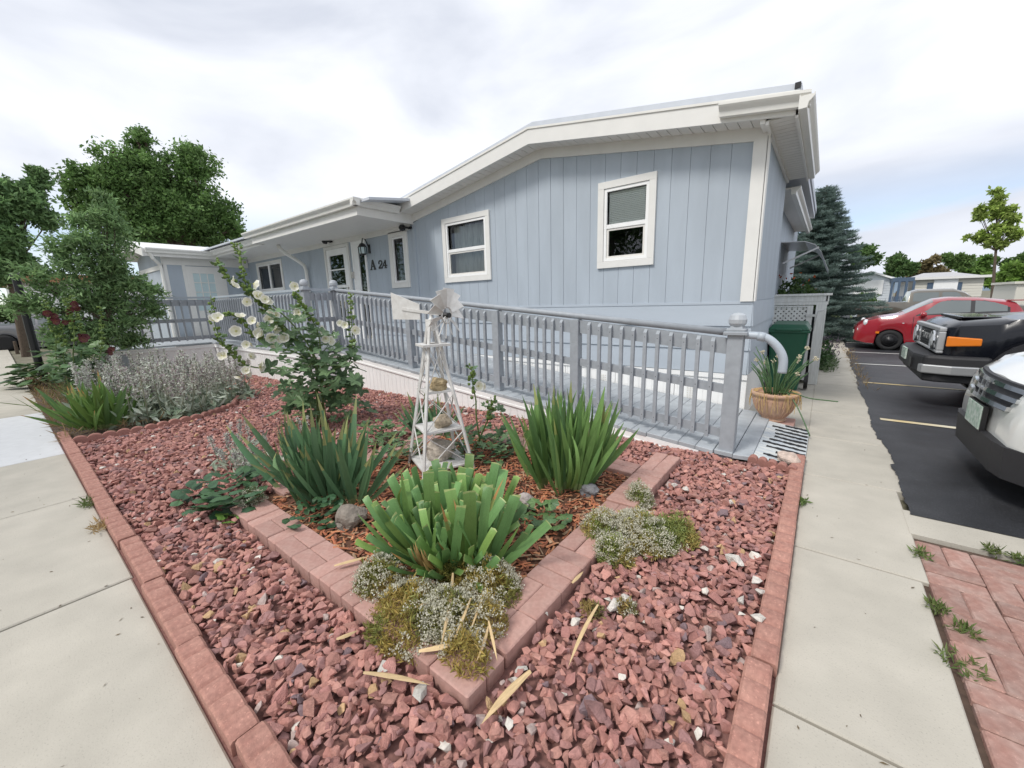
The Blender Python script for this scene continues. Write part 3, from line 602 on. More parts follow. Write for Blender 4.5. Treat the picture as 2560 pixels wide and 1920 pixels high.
# white skirting below the ramp and deck
def skirt(ax, ay, bx, by, top_a, top_b, n):
    for i in range(n):
        t0, t1 = i / n, (i + 1) / n; xa, ya, xb, yb = ax + (bx - ax) * t0, ay + (by - ay) * t0, ax + (bx - ax) * t1, ay + (by - ay) * t1
        za_, zb_ = top_a + (top_b - top_a) * t0, top_a + (top_b - top_a) * t1; d = Vector((xb - xa, yb - ya, 0)); l = d.length; d.normalize(); nrm = Vector((d.y, -d.x, 0))
        if nrm.dot(Vector((-xa, -ya, 0))) < 0: nrm = -nrm
        mb = MB(); A = Vector((xa, ya, -.05)) + d * .002; B = Vector((xb, yb, -.05)) - d * .002
        mb.hexa([A, B, B - nrm * .015, A - nrm * .015, A + Vector((0, 0, za_ + .03)), B + Vector((0, 0, zb_ + .03)), B - nrm * .015 + Vector((0, 0, zb_ + .03)), A - nrm * .015 + Vector((0, 0, za_ + .03))])
        for k in range(1, 4):
            q = A + d * (l * k / 4); zt = za_ + (zb_ - za_) * k / 4
            if zt > .06: mb.hexa([q - d * .006 + nrm * .004, q + d * .006 + nrm * .004, q + d * .006, q - d * .006, q - d * .006 + nrm * .004 + Vector((0, 0, zt)), q + d * .006 + nrm * .004 + Vector((0, 0, zt)), q + d * .006 + Vector((0, 0, zt)), q - d * .006 + Vector((0, 0, zt))])
        mb.build('skirting_panel', M['whitev'], deck)
    d = Vector((bx - ax, by - ay, 0)).normalized(); nrm = Vector((d.y, -d.x, 0))
    if nrm.dot(Vector((-ax, -ay, 0))) < 0: nrm = -nrm
    mb = MB(); A = Vector((ax, ay, top_a)); B = Vector((bx, by, top_b))
    for lo, hi, o0 in ((-.055, .0, .014), (-.075, -.053, .02)):
        mb.hexa([A + nrm * o0 + Vector((0, 0, lo)), B + nrm * o0 + Vector((0, 0, lo)), B + nrm * .001 + Vector((0, 0, lo)), A + nrm * .001 + Vector((0, 0, lo)), A + nrm * o0 + Vector((0, 0, hi)), B + nrm * o0 + Vector((0, 0, hi)), B + nrm * .001 + Vector((0, 0, hi)), A + nrm * .001 + Vector((0, 0, hi))])
    mb.build('skirting_cap', M['whitev'], deck)
skirt(-.75, 3.60, X1, 3.60, zs(-.75) - .038, .585, 15)
skirt(X1, 3.60, X1 - .002, 3.12, .585, .585, 1)
skirt(X1 - .004, 3.12, -11.28, 3.12, .585, .585, 11)
skirt(-11.28, 3.118, -11.281, 1.22, .585, .585, 5)
def spline0(pts, n):
    P = [Vector(p) for p in pts]; P = [P[0]] + P + [P[-1]]; out = []
    for i in range(1, len(P) - 2):
        for k in range(n):
            t = k / n; a_, b_, c_, d_ = P[i - 1:i + 3]; out.append(.5 * ((2 * b_) + (c_ - a_) * t + (2 * a_ - 5 * b_ + 4 * c_ - d_) * t * t + (3 * b_ - a_ - 3 * c_ + d_) * t ** 3))
    out.append(P[-2]); return out
# railing
def post(x, y, z0, z1, cap=True, w=.095, ball=False):
    mb = MB(); mb.cbox(x - w / 2, x + w / 2, y - w / 2, y + w / 2, z0, z1, c=.004); p = mb.build('post', M['rail'], deck)
    if cap:
        c = MB(); c.cbox(x - w * .75, x + w * .75, y - w * .75, y + w * .75, z1 - .03, z1 - .005, c=.005); c.cbox(x - w * .62, x + w * .62, y - w * .62, y + w * .62, z1 - .005, z1 + .02, c=.008); c.build('cap', M['rail'], p)
    if ball:
        c = MB(); c.cbox(x - .045, x + .045, y - .045, y + .045, z1 + .02, z1 + .035, c=.004); c.lathe([(.05, .035), (.066, .06), (.068, .09), (.055, .125), (.03, .14), (.0, .145)], (x, y, z1), 14); c.build('solar_lamp', M['raillamp'], p, smooth=False)
    return p
M['raillamp'] = material('grey_lamp_plastic', (.42, .45, .48), .35)
M['screw'] = material('screw_head', (.06, .06, .06), .6)
XP = [-.55, -2.03, -3.10, -4.75, -6.74]
for i, px in enumerate(XP):
    post(px, YR, (-.05 if i == 0 else zs(px)), (zr(px) + .02 if i in (0, 4) else zr(px) - .035), cap=i in (0, 4), w=.115 if i == 0 else .095, ball=i in (0, 4))
def rail_run(a, b, za0, zb0, zra, zrb, nb, side):
    """rails, balusters between two post points; za0/zb0 floor heights, zra/zrb hand rail heights, side = unit vector towards the viewer"""
    a, b, side = Vector(a), Vector(b), Vector(side); d = (b - a); l = d.length; d.normalize(); up = Vector((0, 0, 1))
    def seg(lo, hi, th, name):
        A0, B0 = a + up * lo[0], b + up * lo[1]; A1, B1 = a + up * hi[0], b + up * hi[1]; s = side * th
        mb = MB(); mb.hexa([A0 + s, B0 + s, B0 - s, A0 - s, A1 + s, B1 + s, B1 - s, A1 - s]); return mb.build(name, M['rail'], deck)
    seg((zra - .175, zrb - .175), (zra - .045, zrb - .045), .017, 'rail_board'); seg((za0 + .49, zb0 + .49), (za0 + .565, zb0 + .565), .017, 'rail_board'); seg((za0 + .10, zb0 + .10), (za0 + .18, zb0 + .18), .017, 'rail_board')
    for k in range(nb):
        t = (k + 1) / (nb + 1); q = a + (b - a) * t + side * (.017 + .0162); z0 = za0 + (zb0 - za0) * t + .085; z1 = zra + (zrb - zra) * t - .05; w = .0155
        e = d * w; s = side * w; mb = MB()
        mb.hexa([q - e + s + up * z0, q + e + s + up * z0, q + e - s + up * z0, q - e - s + up * z0, q - e + s + up * (z1 - .03), q + e + s + up * (z1 - .03), q + e - s + up * z1, q - e - s + up * z1])
        for zz in (za0 + (zb0 - za0) * t + .14, za0 + (zb0 - za0) * t + .53, z1 - .07):
            c = q + side * (w + .0006) + up * zz; mb.add([c - d * .0035 - up * .0035, c + d * .0035 - up * .0035, c + d * .0035 + up * .0035, c - d * .0035 + up * .0035], [(0, 1, 2, 3)], mi=1)
        mb.build('baluster', [M['rail'], M['screw']], deck)
for (pa, pb, nb) in ((XP[0], XP[1], 11), (XP[1], XP[2], 8), (XP[2], XP[3], 12), (XP[3], XP[4], 15)):
    rail_run((pa - .05, YR, 0), (pb + .05, YR, 0), zs(pa), zs(pb), zr(pa), zr(pb), nb, (0, -1, 0))
PB, PC, PD = (-6.74, 3.21), (-11.16, 3.21), (-11.16, 1.25)
zt = zr(X1); zf_ = .625
post(*PB, zf_, zt + .02, ball=True); post(-8.9, 3.21, zf_, zt - .03, cap=False); post(*PC, zf_, zt - .03, cap=False); post(*PD, zf_, zt - .03, cap=False)
rail_run((PB[0], 3.66, 0), (PB[0], 3.26, 0), zf_, zf_, zt, zt, 3, (1, 0, 0))
rail_run((-6.79, 3.21, 0), (-8.85, 3.21, 0), zf_, zf_, zt, zt, 15, (0, -1, 0)); rail_run((-8.95, 3.21, 0), (-11.1, 3.21, 0), zf_, zf_, zt, zt, 16, (0, -1, 0))
rail_run((-11.16, 3.16, 0), (-11.16, 1.3, 0), zf_, zf_, zt, zt, 12, (1, 0, 0))
# hand rail pipe: over the posts, past the end post and down in a bend
hr = MB(); path = [(X1, YR, zr(X1)), (-4.75, YR, zr(-4.75)), (-2.4, YR, zr(-2.4)), (-.62, YR, zr(-.62))]; hr.tube(path, .031, 10); hr.build('handrail', M['raillight'] if 'raillight' in M else M['rail'], deck, smooth=True)
M['pipe'] = material('grey_painted_pipe', (.40, .45, .50), .4, var=.05, scale=4)
deck.children[-1].data.materials[0] = M['pipe']
hb = MB(); ex = -.50; z_ = zr(-.5) - .005
c = [tuple(p) for p in spline0([(-.5, YR, 1.04), (-.36, YR, 1.030), (-.272, YR, .966), (-.218, YR, .868), (-.214, YR, .752)], 5)]
hb.tube(c, .031, 12); hb.tube([(-.40, YR, 1.034), (-.35, YR, 1.026)], .036, 12); hb.build('handrail_bend', M['pipe'], deck, smooth=True)
for A, B in (((X1, YR, zt), (PB[0], 3.21, zt)), ((PB[0], 3.21, zt), (PC[0], 3.21, zt)), ((PC[0], 3.21, zt), (PC[0], PD[1], zt))):
    mb = MB(); mb.bar(A, B, .075, .04); mb.build('handrail', M['pipe'], deck)
# ------------------------------------------------------------------ gravel garden
import bmesh
bed = MB(); bed.add([(-11.3, 3.14, -.012), (-11.3, .2, -.012), (-.0, .2, -.012), (-.0, 3.66, -.012), (-6.8, 3.66, -.012), (-6.8, 3.14, -.012)], [(0, 1, 2, 3, 4, 5)])
M['bedbase'] = material('gravel_gap_shade', (.20, .10, .085), .95, var=.3, scale=20)  # red-brown base darker than the stones, putting shade into their gaps
gbed = bed.build('gravel_bed', M['bedbase']); tag(gbed, kind='structure')
# island of pavers and mulch in the gravel
IX0, IX1, IY0, IY1 = -3.06, -.812, .752, 2.955
# ---- edging stones along both walks: long blocks with a rounded bump every 12 cm
M['edging'] = material('red_edging_concrete', (.325, .158, .125), .9, speck=(110, .62, 1.3), var=.2, scale=16, col2=(.40, .215, .17), amt=.3, bump=.6, bscale=170, bdist=.003, rand=.08)
M['scallop'] = material('scalloped_edging', (.34, .165, .135), .9, var=.12, scale=14, bump=.4, bscale=170, bdist=.002, rand=.06)
def edge_mesh(L_, W_, h, nb, bump, m, sharp=True):
    mb = MB(); xs_ = []; per = 8
    for i in range(nb * per + 1):
        t = i / per; ph = t - math.floor(t); hgt = h + bump * (math.sin(math.pi * ph) ** .6 if 0 < ph < 1 else 0)
        xs_.append((-L_ / 2 + L_ * i / (nb * per), hgt))
    c = .008; n_ = len(xs_); V = []
    for x, z in xs_: V += [(x, -W_ / 2, -.06), (x, -W_ / 2, z - c), (x, -W_ / 2 + c, z), (x, W_ / 2 - c, z), (x, W_ / 2, z - c), (x, W_ / 2, -.06)]
    Fc = []
    for i in range(n_ - 1):
        for k in range(5): Fc.append((i * 6 + k, (i + 1) * 6 + k, (i + 1) * 6 + k + 1, i * 6 + k + 1))
    Fc.append((0, 1, 2, 3, 4, 5)); Fc.append(tuple((n_ - 1) * 6 + k for k in (5, 4, 3, 2, 1, 0)))
    mb.add(V, Fc); return mb.mesh('edging_stone', m)
em = edge_mesh(.60, .085, .040, 6, .013, M['edging'])
edge1 = thing('garden_edging', (-3.2, .26, 0), 'low row of red concrete edging stones along the front sidewalk', 'edging'); edge1.location = (0, 0, 0)
random.seed(21)
x = -.10; k = 0
while x > -6.5:
    o = bpy.data.objects.new('edging_stone', em); link(o, edge1); o.location = (x - .3, .268 + random.uniform(-.007, .007), random.uniform(-.008, .008)); o.rotation_euler = (random.uniform(-.03, .03), random.uniform(-.012, .012), random.uniform(-.014, .014)); x -= .607
edge2 = thing('garden_edging', (-.05, 2, 0), 'low row of red concrete edging stones along the right sidewalk', 'edging'); edge2.location = (0, 0, 0)
y = .30
offs = [-.012, -.007, -.002, 0, .0, .0, 0]
i = 0
while y < 3.7:
    o = bpy.data.objects.new('edging_stone', em); link(o, edge2); l = .6
    o.location = (-.048 + offs[min(i, 6)] + random.uniform(-.004, .004), y + l / 2, random.uniform(-.006, .008)); o.rotation_euler = (0, random.uniform(-.012, .012), math.pi / 2 + random.uniform(-.02, .02)); y += .606; i += 1
sm = edge_mesh(.58, .05, .055, 5, .028, M['scallop'])
edge3 = thing('scalloped_edging', (-6.3, 1, 0), 'row of scalloped red edging stones in front of the silver lambs ear', 'edging'); edge3.location = (0, 0, 0)
line = [Vector((-6.16, .30, 0)), Vector((-6.05, .86, 0)), Vector((-6.13, 1.42, 0)), Vector((-6.44, 1.86, 0)), Vector((-6.95, 2.1, 0))]
for a, b in zip(line[:-1], line[1:]):
    o = bpy.data.objects.new('edging_stone', sm); link(o, edge3); d = b - a; o.location = (a + b) / 2; o.rotation_euler = (random.uniform(-.06, .06), 0, math.atan2(d.y, d.x)); o.scale.x = d.length / .585
o = bpy.data.objects.new('scalloped_edging', sm); link(o); o.location = (-.205, 3.59, -.01); o.rotation_euler = (R_(6), R_(2), R_(-8)); o.scale = (.58, 1, 1.05)
tag(o, 'single red scalloped edging stone standing at the foot of the ramp', 'edging')
# ---- paver border of the island
isl = thing('paver_border', (-1, 1, 0), 'pink brick border around the planted island in the gravel', 'border'); isl.location = (0, 0, 0)
bm_ = brick_mesh(M['paver'], .005, .198, .098, .075)
def lay(seq, x, y, dx, dy, ztop):
    """lay pairs (P: lengthwise, two abreast) and single cross bricks (T) along (dx, dy)"""
    for ch in seq:
        L_ = .2 if ch == 'P' else .1; cx, cy = x + dx * L_ / 2, y + dy * L_ / 2; nx, ny = (abs(dy), abs(dx)); zt_ = ztop(cx, cy)
        ang = 0 if dx else math.pi / 2
        if ch == 'P':
            for s_ in (-1, 1):
                o = bpy.data.objects.new('brick', bm_); link(o, isl); o.location = (cx + nx * s_ * .05, cy + ny * s_ * .05, zt_ + random.uniform(-.004, .004)); o.rotation_euler = (random.uniform(-.02, .02), random.uniform(-.02, .02), ang + random.uniform(-.015, .015))
        else:
            o = bpy.data.objects.new('brick', bm_); link(o, isl); o.location = (cx, cy, zt_ + random.uniform(-.004, .004)); o.rotation_euler = (random.uniform(-.02, .02), random.uniform(-.02, .02), ang + math.pi / 2 + random.uniform(-.015, .015))
        x += dx * L_; y += dy * L_
random.seed(4)
lay('PTTTPTTTTPPTPTTP', IX1, IY0 + .1, -1, 0, lambda x, y: .06)
lay('PPTTTPTTPTTTTTTPP', IX1 - .1, IY0 + .21, 0, 1, lambda x, y: .062 if y < 2.3 else .072)
lay('PTTPTTPTTTPT', IX1 - .21, IY1 - .12, -1, 0, lambda x, y: .068)
lay('TTPTTPTTTPTTP', IX0 + .05, IY0 + .3, 0, 1, lambda x, y: .06)
mul = MB(); mul.add([(IX0, IY0 + .1, .028), (IX1 - .1, IY0 + .1, .028), (IX1 - .1, IY1 - .1, .028), (IX0, IY1 - .1, .028)], [(0, 1, 2, 3)])
M['mulchsoil'] = material('mulch_soil', (.10, .045, .025), .95, var=.35, scale=25, bump=.6, bscale=60, bdist=.01)
mbed = mul.build('mulch_bed', M['mulchsoil']); tag(mbed, kind='structure')
# mulch chips
N = 5200; rg = np.random.default_rng(5)
P = np.stack([rg.uniform(IX0 + .1, IX1 - .2, N), rg.uniform(IY0 + .2, IY1 - .2, N), .03 + rg.uniform(0, .022, N)], 1)
Ls = rg.uniform(.012, .045, N); Ws = rg.uniform(.004, .010, N); A = rg.uniform(0, math.pi, N); T = rg.normal(0, .22, N)
ax = np.stack([np.cos(A) * np.cos(T), np.sin(A) * np.cos(T), np.sin(T)], 1); ay = np.stack([-np.sin(A), np.cos(A), rg.normal(0, .3, N)], 1); ay /= np.linalg.norm(ay, axis=1)[:, None]; az = np.cross(ax, ay)
V = []
for sx, sy, sz in ((-1, -1, 0), (1, -.6, 0), (.9, .7, 0), (-1, 1, 0), (0, 0, 1)):
    V.append(P + ax * (Ls * sx)[:, None] + ay * (Ws * sy)[:, None] + az * (Ws * .7 * sz)[:, None])
V = np.stack(V, 1).reshape(-1, 3); b = np.arange(N)[:, None] * 5
Fm = np.concatenate([b + np.array([[0, 1, 4]]), b + np.array([[1, 2, 4]]), b + np.array([[2, 3, 4]]), b + np.array([[3, 0, 4]])], 0)
pal = np.array([(.38, .13, .065), (.44, .165, .08), (.31, .11, .06), (.48, .22, .11), (.22, .09, .055), (.40, .26, .16)]); cc = pal[rg.integers(0, 6, N)] * rg.uniform(.7, 1.15, (N, 1))
M['chip'] = material('wood_chip', (1, 1, 1), .9, attr=True)
o = bpy.data.objects.new('wood_chips', numpy_mesh('wood_chips', V, Fm, M['chip'], np.tile(cc, (4, 1)))); link(o, mbed); o['kind'] = 'stuff'
# ---- gravel stones
def stone_variant(seed, flat=.62):
    rs = np.random.default_rng(seed); bm = bmesh.new(); n = rs.integers(10, 15)
    d = rs.normal(size=(n, 3)); d /= np.linalg.norm(d, axis=1)[:, None]; d = d * rs.uniform(.82, 1.1, (n, 1)) * np.array([1.0, rs.uniform(.62, .85), flat * rs.uniform(.75, 1.1)])
    for p in d: bm.verts.new(p)
    r = bmesh.ops.convex_hull(bm, input=bm.verts); bmesh.ops.delete(bm, geom=[v for v in bm.verts if not v.link_faces], context='VERTS')
    bmesh.ops.triangulate(bm, faces=bm.faces); bm.verts.index_update()
    V = np.array([v.co[:] for v in bm.verts]); F_ = np.array([[v.index for v in f.verts] for f in bm.faces]); bm.free(); return V, F_
variants = [stone_variant(100 + i) for i in range(18)]
def in_gravel(x, y):
    ok = (y > .315) & (x < -.10) & (y < 3.62) & ((x > -6.8) | (y < 3.13))
    ok &= ~((x > IX0 - .01) & (x < IX1 + .025) & (y > IY0 - .025) & (y < IY1 + .02))
    left = (x < -6.06) & (y < 2.0) & (x < -6.0 - np.maximum(0, y - 1.3) * .75)
    ok &= ~left; ok &= ~((x < -6.9) & (y < 2.25)); ok &= x > -11.2
    return ok & ~((x > -.6) & (y > 3.57))
rg = np.random.default_rng(8); sp = .0325
gx, gy = np.meshgrid(np.arange(-11.2, -.08, sp), np.arange(.3, 3.64, sp)); gx = gx + (np.arange(gx.shape[0]) % 2)[:, None] * sp / 2
px_ = (gx + rg.uniform(-.4, .4, gx.shape) * sp).ravel(); py_ = (gy + rg.uniform(-.4, .4, gy.shape) * sp).ravel(); pz_ = rg.uniform(-.004, .020, px_.shape)
# second, sparser layer on top
n2_ = int(len(px_) * .5); ex = rg.uniform(-11.2, -.08, n2_); ey = rg.uniform(.3, 3.64, n2_)
px_ = np.concatenate([px_, ex]); py_ = np.concatenate([py_, ey]); pz_ = np.concatenate([pz_, rg.uniform(.012, .032, n2_)])
keep = in_gravel(px_, py_); px_, py_, pz_ = px_[keep], py_[keep], pz_[keep]; N = len(px_)
size = np.clip(rg.lognormal(math.log(.0245), .30, N), .011, .048)
pal = np.array([(.37, .175, .145), (.40, .195, .16), (.33, .155, .135), (.42, .215, .175), (.29, .155, .145), (.38, .19, .165)])
colr = pal[rg.integers(0, 6, N)] * rg.uniform(.78, 1.22, (N, 1)); u = rg.random(N)
colr[u < .010] = np.array((.62, .58, .52)); colr[(u > .010) & (u < .025)] = np.array((.46, .30, .16)); colr[(u > .025) & (u < .05)] = np.array((.19, .13, .14)); colr[(u > .05) & (u < .065)] = np.array((.42, .33, .30))
colr *= rg.uniform(.9, 1.1, (N, 1)) * 1.0 + .014
eul = np.stack([rg.normal(0, .35, N), rg.normal(0, .35, N), rg.uniform(0, 6.283, N)], 1)
def rotm(e):
    cx, sx = np.cos(e[:, 0]), np.sin(e[:, 0]); cy, sy = np.cos(e[:, 1]), np.sin(e[:, 1]); cz, sz = np.cos(e[:, 2]), np.sin(e[:, 2])
    return np.stack([np.stack([cz * cy, cz * sy * sx - sz * cx, cz * sy * cx + sz * sx], 1), np.stack([sz * cy, sz * sy * sx + cz * cx, sz * sy * cx - cz * sx], 1), np.stack([-sy, cy * sx, cy * cx], 1)], 1)
var = rg.integers(0, 18, N); dist = np.hypot(px_, py_)
# the nearest stones inside the frame become objects
cx_ = px_ * CR.x + py_ * CR.y - 1.3 * CR.z; cu_ = px_ * CU.x + py_ * CU.y - 1.3 * CU.z; cf_ = px_ * CF.x + py_ * CF.y - 1.3 * CF.z
sx_ = 1280 + F_PX * cx_ / cf_; sy_ = 960 - F_PX * cu_ / cf_; vis = (cf_ > .1) & (sx_ > 300) & (sx_ < 2000) & (sy_ < 1945)
score = np.where(vis & (pz_ > .008), size / np.maximum(cf_, .2), 0); top300 = np.argsort(-score)[:300]; rest = np.ones(N, bool); rest[top300] = False
M['stone'] = material('gravel_stone', (1, 1, 1), .85, attr=True, var=.16, scale=35, bump=.4, bscale=120, bdist=.002)
Vs, Fs, Cs, base_ = [], [], [], 0
for v in range(18):
    idx = np.where(rest & (var == v))[0]
    if not len(idx): continue
    V0, F0 = variants[v]; Rm = rotm(eul[idx]); W_ = np.einsum('nij,kj->nki', Rm, V0) * size[idx][:, None, None] + np.stack([px_, py_, pz_], 1)[idx][:, None, :]
    n_, k_ = len(idx), len(V0); Vs.append(W_.reshape(-1, 3)); Fs.append((F0[None] + (np.arange(n_) * k_)[:, None, None]).reshape(-1, 3) + base_); Cs.append(np.repeat(colr[idx], len(F0), 0)); base_ += n_ * k_
o = bpy.data.objects.new('gravel', numpy_mesh('gravel', np.concatenate(Vs), np.concatenate(Fs), M['stone'], np.concatenate(Cs))); link(o, gbed); o['kind'] = 'stuff'
def objcol(name, rough=.85, bump=.4, ns=2.2, nbs=9, bd=.05):
    m = bpy.data.materials.new(name); m.use_nodes = True; nt = m.node_tree; bs = nt.nodes['Principled BSDF']; bs.inputs['Roughness'].default_value = rough
    oi = nt.nodes.new('ShaderNodeObjectInfo'); t_ = nt.nodes.new('ShaderNodeTexCoord'); nz = nt.nodes.new('ShaderNodeTexNoise'); nz.inputs['Scale'].default_value = ns; nz.inputs['Detail'].default_value = 6
    mr = nt.nodes.new('ShaderNodeMapRange'); mr.inputs[1].default_value = .3; mr.inputs[2].default_value = .7; mr.inputs[3].default_value = .78; mr.inputs[4].default_value = 1.25; vm = nt.nodes.new('ShaderNodeVectorMath'); vm.operation = 'MULTIPLY'
    nt.links.new(t_.outputs['Object'], nz.inputs['Vector']); nt.links.new(nz.outputs['Fac'], mr.inputs[0]); nt.links.new(oi.outputs['Color'], vm.inputs[0]); nt.links.new(mr.outputs[0], vm.inputs[1]); nt.links.new(vm.outputs[0], bs.inputs['Base Color'])
    bp = nt.nodes.new('ShaderNodeBump'); bp.inputs['Strength'].default_value = bump; bp.inputs['Distance'].default_value = bd; nb = nt.nodes.new('ShaderNodeTexNoise'); nb.inputs['Scale'].default_value = nbs; nb.inputs['Detail'].default_value = 6; nt.links.new(t_.outputs['Object'], nb.inputs['Vector']); nt.links.new(nb.outputs['Fac'], bp.inputs['Height']); nt.links.new(bp.outputs[0], bs.inputs['Normal'])
    return m
M['stone1'] = objcol('single_stone'); M['rockm'] = objcol('rough_rock', .9, .9, 28, 45, .012)
vmesh = []
for V0, F0 in variants: vmesh.append(numpy_mesh('stone', V0, F0, M['stone1']))
for i in top300:
    o = bpy.data.objects.new('stone', vmesh[var[i]]); link(o, gbed); o.location = (px_[i], py_[i], pz_[i]); o.rotation_euler = eul[i]; s_ = float(size[i]); o.scale = (s_, s_, s_); o.color = (*[float(c) for c in colr[i]], 1)
# ---- larger loose rocks
def rock(name, loc, r, col, label, seed, rz=0, cat='rock', sub=3, sc=(1, .85, .8), group=None):
    rs = np.random.default_rng(seed); bm = bmesh.new(); bmesh.ops.create_icosphere(bm, subdivisions=sub, radius=1)
    ph = rs.uniform(0, 6, 6)
    for v in bm.verts:
        c = v.co; f = 1 + .16 * math.sin(3 * c.x + ph[0]) * math.sin(2.6 * c.y + ph[1]) + .12 * math.sin(5 * c.z + ph[2] + 2 * c.x) + rs.uniform(-.07, .07)
        v.co = Vector((c.x * sc[0], c.y * sc[1], c.z * sc[2])) * f * r
    me = bpy.data.meshes.new(name); bm.to_mesh(me); bm.free(); me.materials.append(M['rockm']); o = bpy.data.objects.new(name, me); link(o); o.location = loc; o.rotation_euler = (0, 0, rz); o.color = (*col, 1); return tag(o, label, cat, group)
def gp(zoomer, x, y, z=.0): return G(*zoomer(x, y), z)
p = gp(zf, 1790, 215, .0); rock('rock', (p.x, p.y + .06, .05), .078, (.52, .42, .36), 'rough pinkish white rock at the end of the right edging by the ramp', 1)
p = gp(za, 1190, 960, .05); rock('rock', (p.x, p.y, .07), .10, (.22, .19, .16), 'grey brown rock on the mulch beside the small green leaves', 2, .4)
p = gp(zc, 1810, 880, .05); rock('rock', (p.x, p.y, .055), .065, (.20, .20, .21), 'dark grey angular rock on the mulch below the tall iris', 3)
p = gp(zc, 1845, 740, .05); rock('rock', (p.x, p.y, .06), .06, (.33, .30, .26), 'light rock half hidden under the tall iris leaves', 4)
p = gp(zc, 1300, 980, .05); rock('rock', (p.x, p.y, .06), .07, (.40, .35, .33), 'pale grey rock between the cut iris and the lobed weed', 5)
rocks_white = [(1370, 965, .048), (1445, 1285, .036), (1580, 1435, .038), (515, 1270, .040), (415, 1310, .040), (1540, 1120, .034), (1580, 1210, .03), (1140, 870, .028), (1350, 500, .03), (990, 395, .03), (910, 370, .03)]
for k, (a, b, r) in enumerate(rocks_white):
    p = gp(zf, a, b, .03); o = bpy.data.objects.new('stone', vmesh[k % 18]); link(o, gbed); o.location = (p.x, p.y, .04); o.scale = (r, r, r); o.rotation_euler = (.2, .1, k * 1.3); o.color = (.60, .56, .51, 1)
for k, (a, b, r) in enumerate([(500, 1175, .045), (790, 1380, .05), (1590, 1200, .032), (1780, 750, .025)]):
    p = G(*ze(a, b), .03); o = bpy.data.objects.new('stone', vmesh[(k + 5) % 18]); link(o, gbed); o.location = (p.x, p.y, .04); o.scale = (r, r * .7, r * .7); o.rotation_euler = (.3, .1, k * 1.7 + .6); o.color = (.48, .46, .42, 1)
# ------------------------------------------------------------------ plants
M['leaf'] = material('leaf', (1, 1, 1), .5, attr=True, transl=.22, spec=.35)
M['leafrand'] = material('blade_leaf', (1, 1, 1), .45, attr=True, var=.16, scale=14, stretch=(4, 4, .12), transl=.2, rand=.3, spec=.4)
M['petal'] = material('petal', (1, 1, 1), .6, attr=True, transl=.3)
M['bark'] = material('bark', (.10, .075, .055), .95, var=.3, scale=12, bump=.8, bscale=40, bdist=.01, stretch=(1, 1, .3))
M['stem'] = material('green_stem', (.13, .20, .055), .6, var=.1)
M['dryleaf'] = material('dry_leaf', (.60, .44, .24), .7, var=.2, scale=12, transl=.1, rand=.15, stretch=(4, 4, .6))
def blade_mesh(L_, W_, droop, cut, col, tip=None, base=(.30, .34, .16), ns=9, fold=.16, sway=0.0):
    """a sword leaf growing along +Z, its width along X, drooping towards +Y"""
    mb = MB(); rows = []; y = z = x = 0.0; dl = L_ / ns
    ss = [i / ns for i in range(ns + 1)]
    if cut: ss = [i / (ns - 1) * .975 for i in range(ns)] + [1.0]
    for i in range(ns + 1):
        s = ss[i]; dl = L_ * ((ss[i + 1] - s) if i < ns else 0)
        if cut: w = W_ * (.62 + .38 * min(1, s * 2.2))
        else: w = W_ * (.55 + .45 * min(1, s * 3)) * (1 if s < .5 else max(.03, 1 - ((s - .5) / .5) ** 1.7))
        rows.append([(x - w / 2, y, z), (x, y + fold * w, z), (x + w / 2, y, z)])
        th = droop * s ** 1.6; z += math.cos(th) * dl; y += math.sin(th) * dl; x += sway * dl * s
    if cut:
        a, b_, c = rows[-1]; rows[-1] = [(a[0], a[1], a[2] + random.uniform(-.05, .02)), (b_[0], b_[1], b_[2] - .012), (c[0], c[1], c[2] + random.uniform(-.03, .03))]
    V = [p for r in rows for p in r]
    for i in range(ns):
        s = (ss[i] + ss[i + 1]) / 2; c = np.array(col) * (.90 + .22 * s)
        if s < .16: c = c * .5 + np.array(base) * .5
        if tip is not None and s > tip: c = np.array((.50, .27, .10))
        elif tip is not None and s > tip - .12: c = c * .5 + np.array((.40, .34, .12)) * .5
        if cut and i == ns - 1: c = np.array((.42, .44, .18)) * .6 + c * .4
        mb.add([], []); b0 = i * 3
        mb.f += [(b0, b0 + 1, b0 + 4, b0 + 3), (b0 + 1, b0 + 2, b0 + 5, b0 + 4)]; mb.m += [0, 0]; mb.c += [tuple(c), tuple(c * .92)]
    mb.v = V
    return mb.mesh('leaf', M['leafrand'], smooth=True, colors=True)
def put(mesh, name, parent, pos, d, wdir, sc=1.0):
    d = Vector(d).normalized(); w = Vector(wdir); w = (w - d * w.dot(d)).normalized(); n = d.cross(w)
    o = bpy.data.objects.new(name, mesh); link(o, parent)
    o.matrix_local = Matrix(((w.x * sc, n.x * sc, d.x * sc, pos[0]), (w.y * sc, n.y * sc, d.y * sc, pos[1]), (w.z * sc, n.z * sc, d.z * sc, pos[2]), (0, 0, 0, 1))); return o
